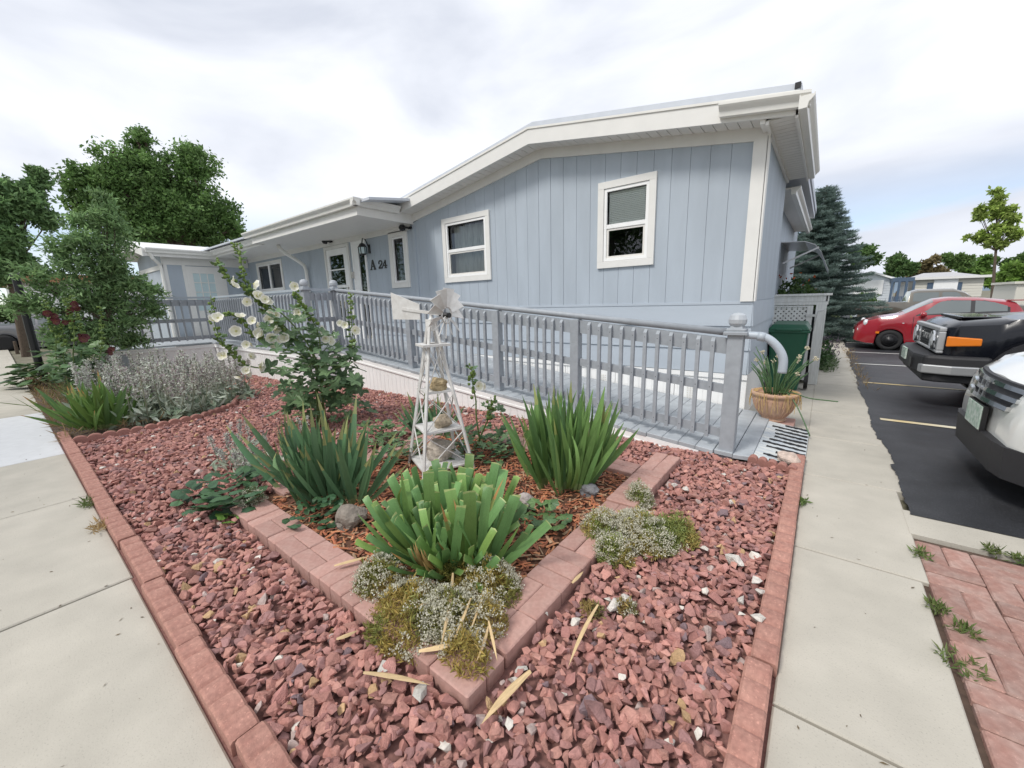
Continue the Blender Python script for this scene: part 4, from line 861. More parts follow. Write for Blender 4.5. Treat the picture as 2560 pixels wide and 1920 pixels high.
def fans(parent, centre, n_fans, per, spread, Lr, meshes, lean=(-38, 38), camdir=None, up_tilt=.12, zb=0.03, off=.022):
    """iris fans: each fan is a flat spray of blades"""
    cd = Vector((-centre[0], -centre[1], 0)).normalized()
    for k in range(n_fans):
        a = random.uniform(0, 6.28); r = math.sqrt(random.random()); ox, oy = spread[0] * r * math.cos(a), spread[1] * r * math.sin(a)
        t = random.gauss(0, .55); nrm = Vector((cd.x * math.cos(t) - cd.y * math.sin(t), cd.x * math.sin(t) + cd.y * math.cos(t), 0)); w = Vector((-nrm.y, nrm.x, 0))
        if w.dot(CR) < 0: w = -w
        out = Vector((ox, oy, 0)) * .9; m = random.randint(*per)
        for j in range(m):
            u = (j + .5) / m * 2 - 1; le = R_(lean[0] + (lean[1] - lean[0]) * (u + 1) / 2 + random.uniform(-7, 7)) + out.dot(w) * .8
            d = Vector((0, 0, 1)) * math.cos(le) + w * math.sin(le) + nrm * (random.gauss(0, up_tilt) + out.dot(nrm) * .7)
            p = Vector((ox, oy, zb)) + w * u * off * m / 2 + nrm * random.uniform(-.01, .01)
            ln_ = random.uniform(*Lr) * (1 - .25 * abs(u)); put(random.choice(meshes), 'leaf', parent, p, d, w, ln_)
random.seed(31)
# cut-back iris in front: a dome of blunt blades
c0 = G(*zc(680, 1390), .03); iris1 = thing('iris_clump', (c0.x, c0.y, 0), 'bright green iris clump with leaves cut off blunt at the front of the island', 'iris plant')
gA, gB = (.165, .29, .08), (.125, .245, .085)
mA = [blade_mesh(1, random.uniform(.078, .115), random.uniform(.05, .75), True, random.choice([gA, gB, (.19, .31, .08), (.14, .27, .09)]), fold=.07) for _ in range(14)]
mA += [blade_mesh(1, random.uniform(.05, .07), random.uniform(.1, .8), False, random.choice([gA, gB]), random.choice([None, .9, .82])) for _ in range(2)]
cdv = Vector((-c0.x, -c0.y, 0)).normalized()
for k in range(120):
    ph = random.uniform(0, 6.283); th = R_(random.choice([random.uniform(2, 30), random.uniform(20, 55), random.uniform(40, 72)]))
    d = Vector((math.sin(th) * math.cos(ph), math.sin(th) * math.sin(ph), math.cos(th))); r = .03 + .17 * math.sin(th) * random.uniform(.5, 1)
    w = d.cross(cdv + Vector((0, 0, .35)) + Vector((random.gauss(0, .5), random.gauss(0, .5), random.gauss(0, .3)))); fw = d.dot(cdv)
    if w.length < .1: w = CR.copy()
    put(random.choice(mA), 'leaf', iris1, (r * math.cos(ph) * 1.15, r * math.sin(ph), .02), d, w, random.uniform(.27, .40) * (.82 if fw > .4 else 1))
fans(iris1, c0, 30, (5, 7), (.26, .19), (.34, .54), mA, (-36, 36), up_tilt=.22)
for k in range(3):
    m_ = blade_mesh(1, .075, 1.9, False, (.15, .24, .06), .86); ph = [R_(-25), R_(60), R_(200)][k]; d = Vector((math.cos(ph) * .7, math.sin(ph) * .7, .7)); put(m_, 'leaf', iris1, (.12 * math.cos(ph), .12 * math.sin(ph), .02), d, Vector((-math.sin(ph), math.cos(ph), 0)), .5)
for k in range(22):
    ph = random.uniform(0, 6.28); d = Vector((math.cos(ph) * .8, math.sin(ph) * .8, random.uniform(.1, .7))); m_ = blade_mesh(1, .07, 1.2, False, (.46, .30, .13), None); put(m_, 'dry_leaf', iris1, (.1 * math.cos(ph), .1 * math.sin(ph), .03), d, Vector((-math.sin(ph), math.cos(ph), .3)), random.uniform(.2, .33))
# tall iris at the right
c1 = G(*zc(1510, 870), .03); iris2 = thing('iris_clump', (c1.x, c1.y + .12, 0), 'tall green iris clump with pointed leaves in front of the ramp boards', 'iris plant')
gC = [(.125, .235, .075), (.16, .28, .085), (.105, .205, .08)]
mC = [blade_mesh(1, random.uniform(.055, .085), random.uniform(.05, .5), False, random.choice(gC), random.choice([None, None, None, .95])) for _ in range(9)]
fans(iris2, c1, 20, (5, 7), (.20, .15), (.54, .82), mC, (-23, 24))
mD = [blade_mesh(1, .062, random.uniform(1.5, 2.2), False, (.15, .26, .07), random.choice([None, .88])) for _ in range(4)]
for k in range(12):
    ph = random.uniform(0, 6.28); d = Vector((math.cos(ph), math.sin(ph), 1.0)); put(random.choice(mD), 'leaf', iris2, (.14 * math.cos(ph), .1 * math.sin(ph), .03), d, Vector((-math.sin(ph), math.cos(ph), 0)), random.uniform(.42, .6))
m_ = blade_mesh(1, .085, .5, False, (.14, .26, .07), None); w = CR.copy(); put(m_, 'leaf', iris2, (.15, .02, .03), Vector((0, 0, .75)) + w * .8, w, .62); put(m_, 'leaf', iris2, (.12, .05, .03), Vector((0, 0, .8)) + w * .62, w, .58)
# blue green iris at the left
c2 = G(*za(950, 800), .03); iris3 = thing('iris_clump', (c2.x - .12, c2.y + .12, 0), 'blue green iris clump with brown tips left of the windmill', 'iris plant')
gE = [(.095, .19, .095), (.115, .22, .105), (.08, .165, .08)]
mE = [blade_mesh(1, random.uniform(.062, .085), random.uniform(.05, .4), False, random.choice(gE), random.choice([None, None, .95, .96])) for _ in range(9)]
fans(iris3, c2, 15, (5, 7), (.42, .20), (.46, .72), mE, (-44, 32))
w = CR.copy(); m_ = blade_mesh(1, .095, .35, False, (.075, .16, .08), .965); put(m_, 'leaf', iris3, -w * .35 + Vector((0, 0, .03)), Vector((0, 0, .8)) - w * .62, w, .62)
m_ = blade_mesh(1, .085, 1.75, False, (.13, .23, .10), .94); put(m_, 'leaf', iris3, (-w * .02 - Vector((0, .16, 0)) + Vector((0, 0, .03))), Vector((0, 0, .75)) - w * .75, Vector((0, 0, 1)) + w * .3, .52)
m_ = blade_mesh(1, .09, 2.4, False, (.30, .33, .10), .9); put(m_, 'leaf', iris3, (w * .2 + Vector((0, -.12, .03))), Vector((0, 0, 1)) + w * .15 + cdv * .2, w, .36)
# small iris behind the windmill
c3 = G(*zc(560, 460), .03); iris4 = thing('iris_clump', (c3.x, c3.y, 0), 'small dark green iris clump behind the windmill tower', 'iris plant'); fans(iris4, c3, 7, (5, 6), (.22, .12), (.35, .52), mE, (-40, 40))
# iris by the front walk, far left
c4 = G(*z2(720, 1190), .0); iris5 = thing('iris_clump', (c4.x - .25, c4.y + .15, 0), 'green iris clump behind the scalloped edging next to the front sidewalk', 'iris plant')
mF = [blade_mesh(1, random.uniform(.07, .10), random.uniform(.1, .6), False, random.choice([(.10, .19, .045), (.12, .22, .05), (.08, .16, .045)]), random.choice([None, None, None, .93])) for _ in range(7)]
fans(iris5, c4, 18, (5, 7), (.5, .28), (.42, .66), mF, (-46, 40))
# ---- leaf clouds
def leaf_cloud(P, size, cols, aspect=.42, up=.35, rg=rng, fold=.15, droop=0.0):
    n = len(P); d = rg.normal(size=(n, 3)); d[:, 2] += up - droop; d /= np.linalg.norm(d, axis=1)[:, None]; w = np.cross(d, rg.normal(size=(n, 3))); w /= np.linalg.norm(w, axis=1)[:, None] + 1e-9; nn = np.cross(d, w)
    s = (size if np.ndim(size) else np.full(n, size))[:, None]
    V = np.stack([P, P + d * s * .45 + w * s * aspect * .5 - nn * s * fold * aspect, P + d * s, P + d * s * .45 - w * s * aspect * .5 - nn * s * fold * aspect], 1).reshape(-1, 3)
    return V, np.arange(n * 4).reshape(n, 4), cols
def cloud_obj(name, P, size, cols, parent, mat='leaf', kind='stuff', **k):
    V, F_, C_ = leaf_cloud(P, size, cols, **k); o = bpy.data.objects.new(name, numpy_mesh(name, V, F_, M[mat], C_)); link(o, parent)
    if kind: o['kind'] = kind
    return o
def colmix(n, a, b, rg=rng, v=.2):
    t = rg.random((n, 1)); return (np.array(a) * (1 - t) + np.array(b) * t) * rg.uniform(1 - v, 1 + v, (n, 1))
def mat_plant(name, label, polys, h, n_leaf, n_flow, colA, colB, seed, fl=(.56, .54, .42)):
    """flowering ground cover: mounds given as (x, y, rx, ry) with thread leaves and tiny white stars"""
    rg = np.random.default_rng(seed); t = thing(name, (polys[0][0], polys[0][1], 0), label, 'flowers'); o0 = np.array((polys[0][0], polys[0][1], 0)); PP = []; PF = []; CF_ = []
    tot = sum(p[2] * p[3] for p in polys)
    for (x, y, rx, ry, zz) in polys:
        n = int(n_leaf * rx * ry / tot); a = rg.uniform(0, 6.283, n); r = np.sqrt(rg.random(n)); q = np.stack([x + rx * r * np.cos(a), y + ry * r * np.sin(a), zz + h * (1 - r ** 2.2) * rg.uniform(.2, 1.2, n) * (.8 + .3 * np.sin(x * 40 + 9 * np.cos(a) * r) * np.sin(7 * np.sin(a) * r + seed))], 1); PP.append(q)
        nf = int(n_flow * rx * ry / tot / 14); a = rg.uniform(0, 6.283, nf); r = rg.random(nf) ** .32
        c = np.stack([x + rx * 1.05 * r * np.cos(a), y + ry * 1.05 * r * np.sin(a), zz + h * (1 - r ** 2.2) + .012], 1); mask = np.sin(c[:, 0] * 13 + seed) + np.sin(c[:, 1] * 15 + seed * 2) > rg.uniform(-.9, .5, len(c)); c = c[mask]
        PF.append((c[:, None, :] + rg.normal(0, 1, (len(c), 14, 3)) * np.array([.0095, .0095, .004])).reshape(-1, 3))
    P = np.concatenate(PP) - o0; ph = np.sin(P[:, 0:1] * 14) * np.sin(P[:, 1:2] * 11 + 1); col = np.where(ph > .1, colmix(len(P), colA, (colA[0] * .7, colA[1] * .9, colA[2])), colmix(len(P), colB, colA)); cloud_obj('foliage', P, rg.uniform(.014, .036, len(P)), col, t, aspect=.22, up=.6, rg=rg)
    P = np.concatenate(PF) - o0; cloud_obj('blossoms', P, rg.uniform(.006, .011, len(P)), colmix(len(P), fl, (.68, .66, .56), v=.12), t, mat='petal', aspect=.8, up=.8, rg=rg); return t
a = G(*ze(750, 760), .05); b = G(*ze(1330, 540), .06); c = G(*ze(480, 480), .07); d = G(*ze(1150, 1080), .07); e = G(*ze(1330, 820), .07); f_ = G(*ze(1100, 380), .06)
mat_plant('sedum_mat', 'yellow green sedum with white blossoms spilling over the front corner of the pink bricks', [(a.x, a.y, .22, .19, .03), (b.x, b.y, .16, .14, .05), (c.x, c.y, .13, .11, .05), (d.x, d.y, .10, .065, .06), (e.x, e.y, .08, .08, .06), (f_.x, f_.y, .14, .12, .04), ((a.x + e.x) / 2, (a.y + e.y) / 2, .15, .12, .05)], .13, 20000, 20000, (.28, .25, .065), (.44, .31, .09), 3)
a = G(*zk(0, 0)); a = G(*zf(640, 760), .04); b = G(*zf(330, 720), .05); c = G(*zf(900, 760), .03); d = G(*zf(420, 920), .03); e = G(*zf(620, 480), .05)
mat_plant('sedum_mat', 'mound of white flowering sedum on the gravel right of the pink bricks', [(a.x, a.y, .20, .17, .03), (b.x, b.y, .12, .14, .03), (c.x, c.y, .13, .13, .02), (d.x, d.y, .11, .08, .02), (e.x, e.y, .09, .09, .03)], .14, 17000, 21000, (.29, .30, .085), (.46, .35, .12), 5)
a = G(*za(400, 800), .05); mat_plant('sedum_mat', 'small cream flowering sedum tuft at the left end of the brick border', [(a.x, a.y, .11, .08, .04)], .10, 1300, 2600, (.12, .13, .05), (.16, .15, .07), 8, fl=(.50, .50, .36))
rr = random.Random(12)
for k, (q, lab) in enumerate((((250, 1340), 'small dry sedum tuft on the gravel below the large sedum mound'), ((520, 1330), 'tiny sedum tuft beside the two white stones on the gravel'))):
    a = G(*zf(*q), .03); mat_plant('sedum_tuft', lab, [(a.x, a.y, .05, .04, .02)], .04, 300, 200, (.24, .20, .07), (.36, .25, .09), 20 + k)
# ---- hollyhocks
def leaf_poly(lobes, r, depth, seed=0):
    """palmate leaf outline with its stalk at the origin, lying in XZ and growing along +Z"""
    n = lobes * 4; pts = []
    for i in range(n + 1):
        t = -2.5 + 5.0 * i / n; k = 1 - depth * (.5 - .5 * math.cos(i / n * lobes * 2 * math.pi + math.pi)) ; pts.append((math.sin(t) * r * k, .0, r * .35 + math.cos(t) * r * k))
    return pts
def palmate_mesh(lobes, depth, col, name='leaf'):
    mb = MB(); p = leaf_poly(lobes, .5, depth); c = (0, .06, .175); n = len(p)
    V = [c] + [(q[0], -.05 * abs(q[0]) * 4 * (1 if i % 2 else .5), q[2]) for i, q in enumerate(p)]
    for i in range(n - 1): mb.f.append((0, i + 1, i + 2)); mb.m.append(0); mb.c.append(tuple(np.array(col) * (1 + .12 * math.sin(i * 1.9))))
    mb.v = V; return mb.mesh(name, M['leafrand'], colors=True)
def flower_mesh(col=(.86, .85, .80), eye=(.62, .60, .28)):
    mb = MB(); n = 20; rings = [(.07, .10, eye), (.22, .22, eye), (.75, .55, col), (1.0, .66, col)]; V = [(0, 0, 0)]
    for r, z, c in rings:
        for j in range(n):
            t = 6.283 * j / n; k = 1 - (.12 if r > .8 else 0) * (abs(math.cos(t * 2.5)) ** 6); V.append((r * k * math.cos(t), r * k * math.sin(t), z + .09 * math.sin(t * 5) * (r > .4) + .04 * math.sin(t * 11 + r * 5) * (r > .7)))
    for j in range(n): mb.f.append((0, 1 + j, 1 + (j + 1) % n)); mb.m.append(0); mb.c.append(eye)
    for i in range(3):
        for j in range(n): a_ = 1 + i * n; mb.f.append((a_ + j, a_ + (j + 1) % n, a_ + n + (j + 1) % n, a_ + n + j)); mb.m.append(0); mb.c.append(eye if i == 0 else (tuple(.6 * np.array(col) + .4 * np.array(eye)) if i == 1 else col))
    mb.v = V; return mb.mesh('flower', M['petal'], smooth=True, colors=True)
def bud_mesh(col=(.19, .28, .07)):
    mb = MB(col=col) if False else MB(); mb.lathe([(.12, -.5), (.42, -.3), (.5, 0), (.36, .35), (.1, .55)], n=7, col=col); return mb.mesh('bud', M['leaf'], smooth=True, colors=True)
FM, BM = flower_mesh(), bud_mesh(); LM = [palmate_mesh(5, .42, c) for c in ((.14, .225, .11), (.17, .265, .125), (.115, .195, .095))]; LM2 = [palmate_mesh(5, .22, c) for c in ((.11, .19, .07), (.095, .17, .075))]
def spline(pts, n):
    P = [Vector(p) for p in pts]; P = [P[0]] + P + [P[-1]]; out = []
    for i in range(1, len(P) - 2):
        for k in range(n):
            t = k / n; a_, b_, c_, d_ = P[i - 1:i + 3]; out.append(.5 * ((2 * b_) + (c_ - a_) * t + (2 * a_ - 5 * b_ + 4 * c_ - d_) * t * t + (3 * b_ - a_ - 3 * c_ + d_) * t ** 3))
    out.append(P[-2]); return out
def hollyhock(name, label, base, stems, flowers, leaf_area, n_leaf, lsize, seed, fsize=.054, buds=16, meshes=None, fmesh=None, flmat=None, stem_r=.011):
    rs = random.Random(seed); t = thing(name, base, label, 'hollyhock'); fp = facing(Vector(base)); B = Vector(base); cd = Vector((-B.x, -B.y, 0)).normalized(); toc = (CAM - B).normalized()
    for k, st in enumerate(stems):
        dep = rs.uniform(-.1, .12); pts = [Vector((rs.uniform(-.05, .05), rs.uniform(-.05, .05), .0))]
        for j, q in enumerate(st): pts.append(fp(*q) - B + cd * dep * (j + 1) / len(st) * 1.5)
        sp_ = spline(pts, 5); mb = MB(); n = len(sp_); mb.tube(sp_, [stem_r * (1 - .72 * i / (n - 1)) for i in range(n)], 6); mb.build('stem', M['stem'], t, smooth=True)
        m = int(n * .5); cnt = buds * 3
        for j in range(cnt):
            u = .45 + .55 * j / cnt; q = sp_[min(n - 1, int(u * (n - 1)))]; s_ = rs.uniform(.024, .042) * (1.15 - .45 * (u - .45) / .55); off = Vector((rs.uniform(-1, 1), rs.uniform(-1, 1), rs.uniform(-.3, .8))) * .03
            put(BM, 'bud', t, q + off, Vector((off.x * 20, off.y * 20, .8)), CR, s_)
        for j in range(buds):
            u = rs.uniform(.35, .97); q = sp_[int(u * (n - 1))]; a_ = rs.uniform(0, 6.28); d = Vector((math.cos(a_), math.sin(a_), rs.uniform(-.2, .6))); put(rs.choice(meshes or LM2), 'leaf', t, q + d * .02, d, Vector((-math.sin(a_), math.cos(a_), .4)), rs.uniform(.07, .13) * (1.2 - .6 * u))
    flowers = list(flowers) + [(q[0] + rs.gauss(0, 9), q[1] + rs.gauss(0, 9)) for q in flowers if rs.random() < .75]
    for q in flowers:
        p = fp(*q) - B + cd * rs.uniform(.03, .14); d = toc + Vector((rs.gauss(0, .75), rs.gauss(0, .75), rs.gauss(.0, .5))); put(fmesh or FM, 'flower', t, p, d, CR, fsize * rs.uniform(.75, 1.1))
    for k in range(n_leaf):
        x0, y0, x1, y1 = leaf_area[k % len(leaf_area)]; u, v = rs.random(), rs.random(); p = fp(x0 + (x1 - x0) * u, y0 + (y1 - y0) * v) - B + cd * rs.uniform(-.34, .34); a_ = rs.uniform(0, 6.28)
        d = Vector((math.cos(a_), math.sin(a_), rs.uniform(-.55, .35))) + cd * .3; wv = d.cross(Vector((0, 0, 1)) + toc * rs.uniform(.2, 1.0) + Vector((rs.gauss(0, .3), rs.gauss(0, .3), 0)))
        put(rs.choice(meshes or LM), 'leaf', t, p, d, wv, rs.uniform(*lsize))
    return t
Z3 = lambda *q: [z3(*p) for p in q]
hb_ = G(*z3(1120, 2060), .03)
hollyhock('hollyhock', 'tall white flowering hollyhock with big lobed leaves in the gravel left of the windmill', hb_,
    [Z3((1060, 1500), (900, 1200), (620, 930), (440, 830), (280, 740), (180, 620), (140, 545)), Z3((1050, 1500), (760, 1150), (470, 880), (395, 700), (350, 490), (310, 370)), Z3((1120, 1500), (1080, 1200), (960, 1000), (890, 860), (870, 770)),
     Z3((1000, 1600), (650, 1560), (420, 1520), (300, 1400), (190, 1290), (120, 1090), (95, 880)), Z3((1200, 1600), (1380, 1500), (1405, 1250), (1390, 1000), (1400, 860)), Z3((1000, 1500), (700, 1350), (520, 1250), (330, 1060), (200, 1080)), Z3((1080, 1480), (830, 1250), (650, 1060), (600, 950), (560, 880))],
    Z3((490, 770), (880, 800), (530, 890), (625, 950), (690, 1030), (500, 1115), (650, 1095), (190, 1090), (385, 1085), (895, 1070), (1330, 1150), (1415, 1200), (650, 1260), (1155, 1270), (790, 1275), (240, 1430), (470, 1440), (1185, 1300), (550, 1530), (440, 1560), (980, 1550), (375, 1610), (350, 1205), (440, 940), (480, 1310), (585, 1240), (700, 1190), (1100, 1200), (330, 745)),
    [(*z3(780, 1180), *z3(1250, 1560)), (*z3(950, 1400), *z3(1480, 1750)), (*z3(640, 1480), *z3(1200, 1900)), (*z3(1150, 1350), *z3(1460, 1650)), (*z3(560, 1000), *z3(1000, 1350)), (*z3(850, 1650), *z3(1600, 2000)), (*z3(700, 1600), *z3(1400, 1950))], 280, (.12, .24), 41)
pal_purple = flower_mesh((.10, .012, .03), (.2, .1, .05))
hb2 = Vector((-8.7, .95, 0))
Z2 = lambda *q: [z2(*p) for p in q]
hollyhock('hollyhock', 'maroon flowered hollyhock stalks gone to seed in front of the small tree', hb2,
    [Z2((480, 700), (440, 450), (380, 280), (340, 150)), Z2((540, 700), (500, 480), (470, 330), (410, 220)), Z2((600, 700), (590, 420), (545, 250), (510, 130)), Z2((660, 700), (650, 450), (600, 280), (565, 110)), Z2((780, 760), (805, 500), (800, 330), (793, 210))],
    Z2((430, 290), (385, 270), (540, 250), (600, 200), (615, 220), (660, 470), (650, 430), (520, 330), (440, 330), (890, 570)), [(*z2(400, 480), *z2(900, 760)), (*z2(380, 600), *z2(700, 800))], 60, (.14, .26), 43, fsize=.05, buds=16, meshes=LM2, fmesh=pal_purple)
hb3 = G(*zc(935, 560), .03)
ZC = lambda *q: [zc(*p) for p in q]
hollyhock('hollyhock', 'young hollyhock with one open white flower right of the windmill', hb3, [ZC((920, 300), (915, 160), (890, 30), (885, -60), (870, -110)), ZC((1000, 330), (1040, 220), (1030, 120))], ZC((930, 30)), [(*zc(820, 240), *zc(1180, 480)), (*zc(850, 430), *zc(1200, 640))], 52, (.05, .14), 44, fsize=.045, buds=6, meshes=LM + LM2, stem_r=.009)
# small lobed weeds on the mulch
def weed(label, centre, r, n, seed, sz=(.05, .10), meshes=None, h=.12):
    rs = random.Random(seed); t = thing('leafy_weed', (centre.x, centre.y, 0), label, 'weed')
    for k in range(n):
        a_ = rs.uniform(0, 6.28); q = r * math.sqrt(rs.random()); d = Vector((math.cos(a_), math.sin(a_), rs.uniform(-.1, .5))); put(rs.choice(meshes or LM2), 'leaf', t, (q * math.cos(a_), q * math.sin(a_), .03 + h * rs.random()), d, Vector((-math.sin(a_), math.cos(a_), 0)), rs.uniform(*sz))
    return t
round_ = [palmate_mesh(2, .08, (.05, .115, .055)), palmate_mesh(2, .1, (.065, .14, .06))]
weed('lobed green weed on the mulch right of the cut iris', G(*zc(1420, 1130), .04), .15, 26, 1, (.06, .13))
weed('round leaved weed beside the grey brown rock on the left bricks', G(*za(920, 930), .05), .16, 42, 2, (.05, .085), round_, .1)
weed('grey green leafy weed creeping over the gravel at the left end of the island', G(*za(220, 800), .03), .30, 60, 3, (.08, .15), round_, .14)
weed('low dark green weed spreading left of the windmill base', G(*zc(300, 600), .03), .22, 70, 14, (.05, .11), LM + LM2, .16)
weed('low green weed under the windmill tower', G(*zc(960, 590), .03), .32, 190, 4, (.035, .08), round_ + LM2, .16)
weed('feathery green weed between the left iris and the windmill', G(*zc(200, 480), .03), .22, 70, 6, (.05, .12), LM2, .2)
t = weed('single bright green seedling on the pink bricks', G(*za(260, 920), .05), .05, 4, 5, (.07, .10), [palmate_mesh(3, .3, (.13, .25, .05))], .03)
# ---- silver lamb's ear: spikes over felted leaves
def lambs_ear(label, spots, hgt, seed, leaf_n, scale=1.0):
    rg = np.random.default_rng(seed); o0 = np.array((spots[0][0], spots[0][1], 0)); t = thing('lambs_ear', tuple(o0), label, 'lambs ear'); st = MB(); PW = []; PL_ = []; LL = []
    for (x, y) in spots:
        hh = hgt * rg.uniform(.6, 1.1); lx, ly = rg.normal(0, .13, 2) * hh; p0 = np.array((x, y, 0)) - o0; p1 = p0 + np.array((lx, ly, hh)); st.tube([p0, (p0 + p1) / 2 + np.array((lx * .2, ly * .2, .0)), p1], [.005 * scale, .0045 * scale, .004 * scale], 4, col=(.30, .33, .24))
        nw = int(26); s = rg.uniform(.40, 1.0, nw) ** .8; PW.append(np.repeat(p0 + (p1 - p0) * s[:, None], 9, 0) + rg.normal(0, .011 * scale, (nw * 9, 3)) * np.array([1, 1, .5]))
        nl = 10; s = rg.uniform(.02, .62, nl); PL_.append(p0 + (p1 - p0) * s[:, None] + rg.normal(0, .012, (nl, 3))); LL.append((.12 - .09 * s) * scale)
    st.build('stems', M['leaf'], t, colors=True)['kind'] = 'stuff'
    P = np.concatenate(PW); cloud_obj('flower_spikes', P, rg.uniform(.012, .021, len(P)) * scale, np.where(rg.random((len(P), 1)) < .33, colmix(len(P), (.42, .34, .36), (.33, .26, .29)), colmix(len(P), (.68, .70, .63), (.55, .58, .50))), t, aspect=.7, rg=rg)
    P = np.concatenate(PL_); cloud_obj('felted_leaves', P, np.concatenate(LL) * rg.uniform(.7, 1.2, len(P)), colmix(len(P), (.42, .48, .39), (.55, .60, .51)), t, aspect=.30, up=.3, rg=rg)
    n = leaf_n; i = rg.integers(0, len(spots), n); S_ = np.array(spots)[i]; P = np.stack([S_[:, 0] - o0[0] + rg.normal(0, .07, n), S_[:, 1] - o0[1] + rg.normal(0, .07, n), rg.uniform(0, .14, n)], 1); cloud_obj('base_leaves', P, rg.uniform(.08, .15, n) * scale, colmix(n, (.22, .30, .20), (.38, .44, .34)), t, aspect=.32, up=.1, rg=rg); return t
rs = random.Random(77); spots = []
while len(spots) < 190:
    x, y = rs.uniform(-9.3, -6.25), rs.uniform(.55, 2.25)
    if x > -6.2 - max(0, y - 1.25) * .7: continue
    if y < .55 + (-.2 if x < -8 else .25) and x > -7.6: continue
    if ((x + 7.75) / 1.65) ** 2 + ((y - 1.45) / .95) ** 2 < 1: spots.append((x, y))
lambs_ear('big silver grey lambs ear mass with flower spikes behind the scalloped edging', spots, .68, 51, 1500, 1.4)
q = G(*za(280, 560), .03); lambs_ear('few silver lambs ear spikes at the left of the blue green iris', [(q.x + rs.uniform(-.35, .30), q.y + rs.uniform(-.05, .25)) for _ in range(11)], .36, 52, 90, .8)
q = G(*za(850, 420), .03); lambs_ear('silver lambs ear spikes poking through the blue green iris', [(q.x + rs.uniform(-.12, .18), q.y + rs.uniform(-.1, .1)) for _ in range(4)], .42, 53, 10, .8)
# ---- grass-like dry growth and soil in the left planting bed
pb = MB(); pb.add([(-14, .225, -.004), (-6.2, .225, -.004), (-6.35, 1.5, -.004), (-7.0, 2.2, -.004), (-11.2, 2.3, -.004), (-14, 2.3, -.004)], [(0, 1, 2, 3, 4, 5)]); pbo = pb.build('planting_bed', M['soil']); tag(pbo, kind='structure')
rg = np.random.default_rng(61); n = 2600; P = np.stack([rg.uniform(-13.5, -6.3, n), .24 + rg.random(n) ** 1.6 * 1.3, rg.uniform(0, .05, n)], 1); cloud_obj('dry_grass', P, rg.uniform(.06, .2, n), colmix(n, (.30, .19, .09), (.20, .16, .07)), pbo, aspect=.07, up=.7, rg=rg)
n = 900; P = np.stack([rg.normal(-9.0, .5, n), rg.normal(.95, .25, n), rg.uniform(0, .05, n)], 1); g_ = thing('grass_tuft', (-9, .95, 0), 'tuft of fine green grass behind the iris near the front sidewalk', 'grass'); cloud_obj('blades', P - np.array((-9, .95, 0)), rg.uniform(.25, .55, n), colmix(n, (.13, .19, .06), (.20, .24, .09)), g_, aspect=.022, up=2.2, rg=rg)
# broad leaved plant hanging over the walk, far left
bl = thing('broad_leaf_plant', (-12.2, .55, 0), 'broad leaved dark green plant at the foot of the black post', 'plant'); rs = random.Random(5); mB = [palmate_mesh(2, .05, c) for c in ((.06, .12, .04), (.08, .15, .05), (.05, .10, .04))]
for k in range(120):
    a_ = rs.uniform(0, 6.28); q = math.sqrt(rs.random()); d = Vector((math.cos(a_), math.sin(a_), rs.uniform(-.4, .3))); put(rs.choice(mB), 'leaf', bl, (q * 1.1 * math.cos(a_), q * .55 * math.sin(a_), .08 + .62 * rs.random() * (1 - q * .5)), d, Vector((-math.sin(a_), math.cos(a_), .2)), rs.uniform(.16, .3))
pp = G(*z2(345, 800), .0); mb = MB(); mb.lathe([(.11, 0), (.11, .06), (.07, .1), (.065, .3), (.06, 2.1), (.075, 2.12), (.075, 2.16), (.03, 2.2)], n=12); o = mb.build('lamp_post', M['black'], None, loc=(pp.x, pp.y, 0)); tag(o, 'black metal post standing at the edge of the front sidewalk', 'post')
# ---- fallen dry iris leaves
def dry_leaf(q0, q1, zf_, w, label, z=.055, bend=.3, z1e=None):
    a_, b_ = G(*zf_(*q0), z), G(*zf_(*q1), z if z1e is None else z1e); d = b_ - a_; l = d.length; me = blade_mesh(l, w * .72, .0, False, (1, 1, 1), None, base=(1, 1, 1), fold=.4, sway=bend * 1.8); me.materials[0] = M['dryleaf']; o = bpy.data.objects.new('dry_leaf', me); link(o); d.normalize(); s = Vector((-d.y, d.x, 0)); n = d.cross(s) * -1
    o.matrix_world = Matrix(((s.x, n.x, d.x, a_.x), (s.y, n.y, d.y, a_.y), (s.z, abs(n.z), d.z, a_.z), (0, 0, 0, 1))); return tag(o, label, 'dry leaf')
dry_leaf((1660, 1195), (1240, 1570), ze, .04, 'long straw coloured leaf lying on the gravel below the brick corner', .06, .12)
dry_leaf((345, 1205), (885, 1260), ze, .028, 'straw coloured leaf lying on gravel left of the brick corner', .06, -.1)
dry_leaf((780, 1035), (1200, 970), ze, .035, 'tan leaf lying across the corner bricks', .085, .1)
dry_leaf((130, 940), (300, 890), ze, .03, 'short curled tan leaf on the gravel left of the sedum', .06, .2)
dry_leaf((2195, 670), (1910, 1130), ze, .022, 'thin split straw leaf on the gravel at the right', .065, .1)
dry_leaf((1990, 500), (2080, 405), ze, .025, 'pale dry leaf tucked against the right row of bricks', .06, .0)
dry_leaf((1060, 1310), (1340, 1235), za, .03, 'tan leaf lying over the left row of bricks', .09, .0)
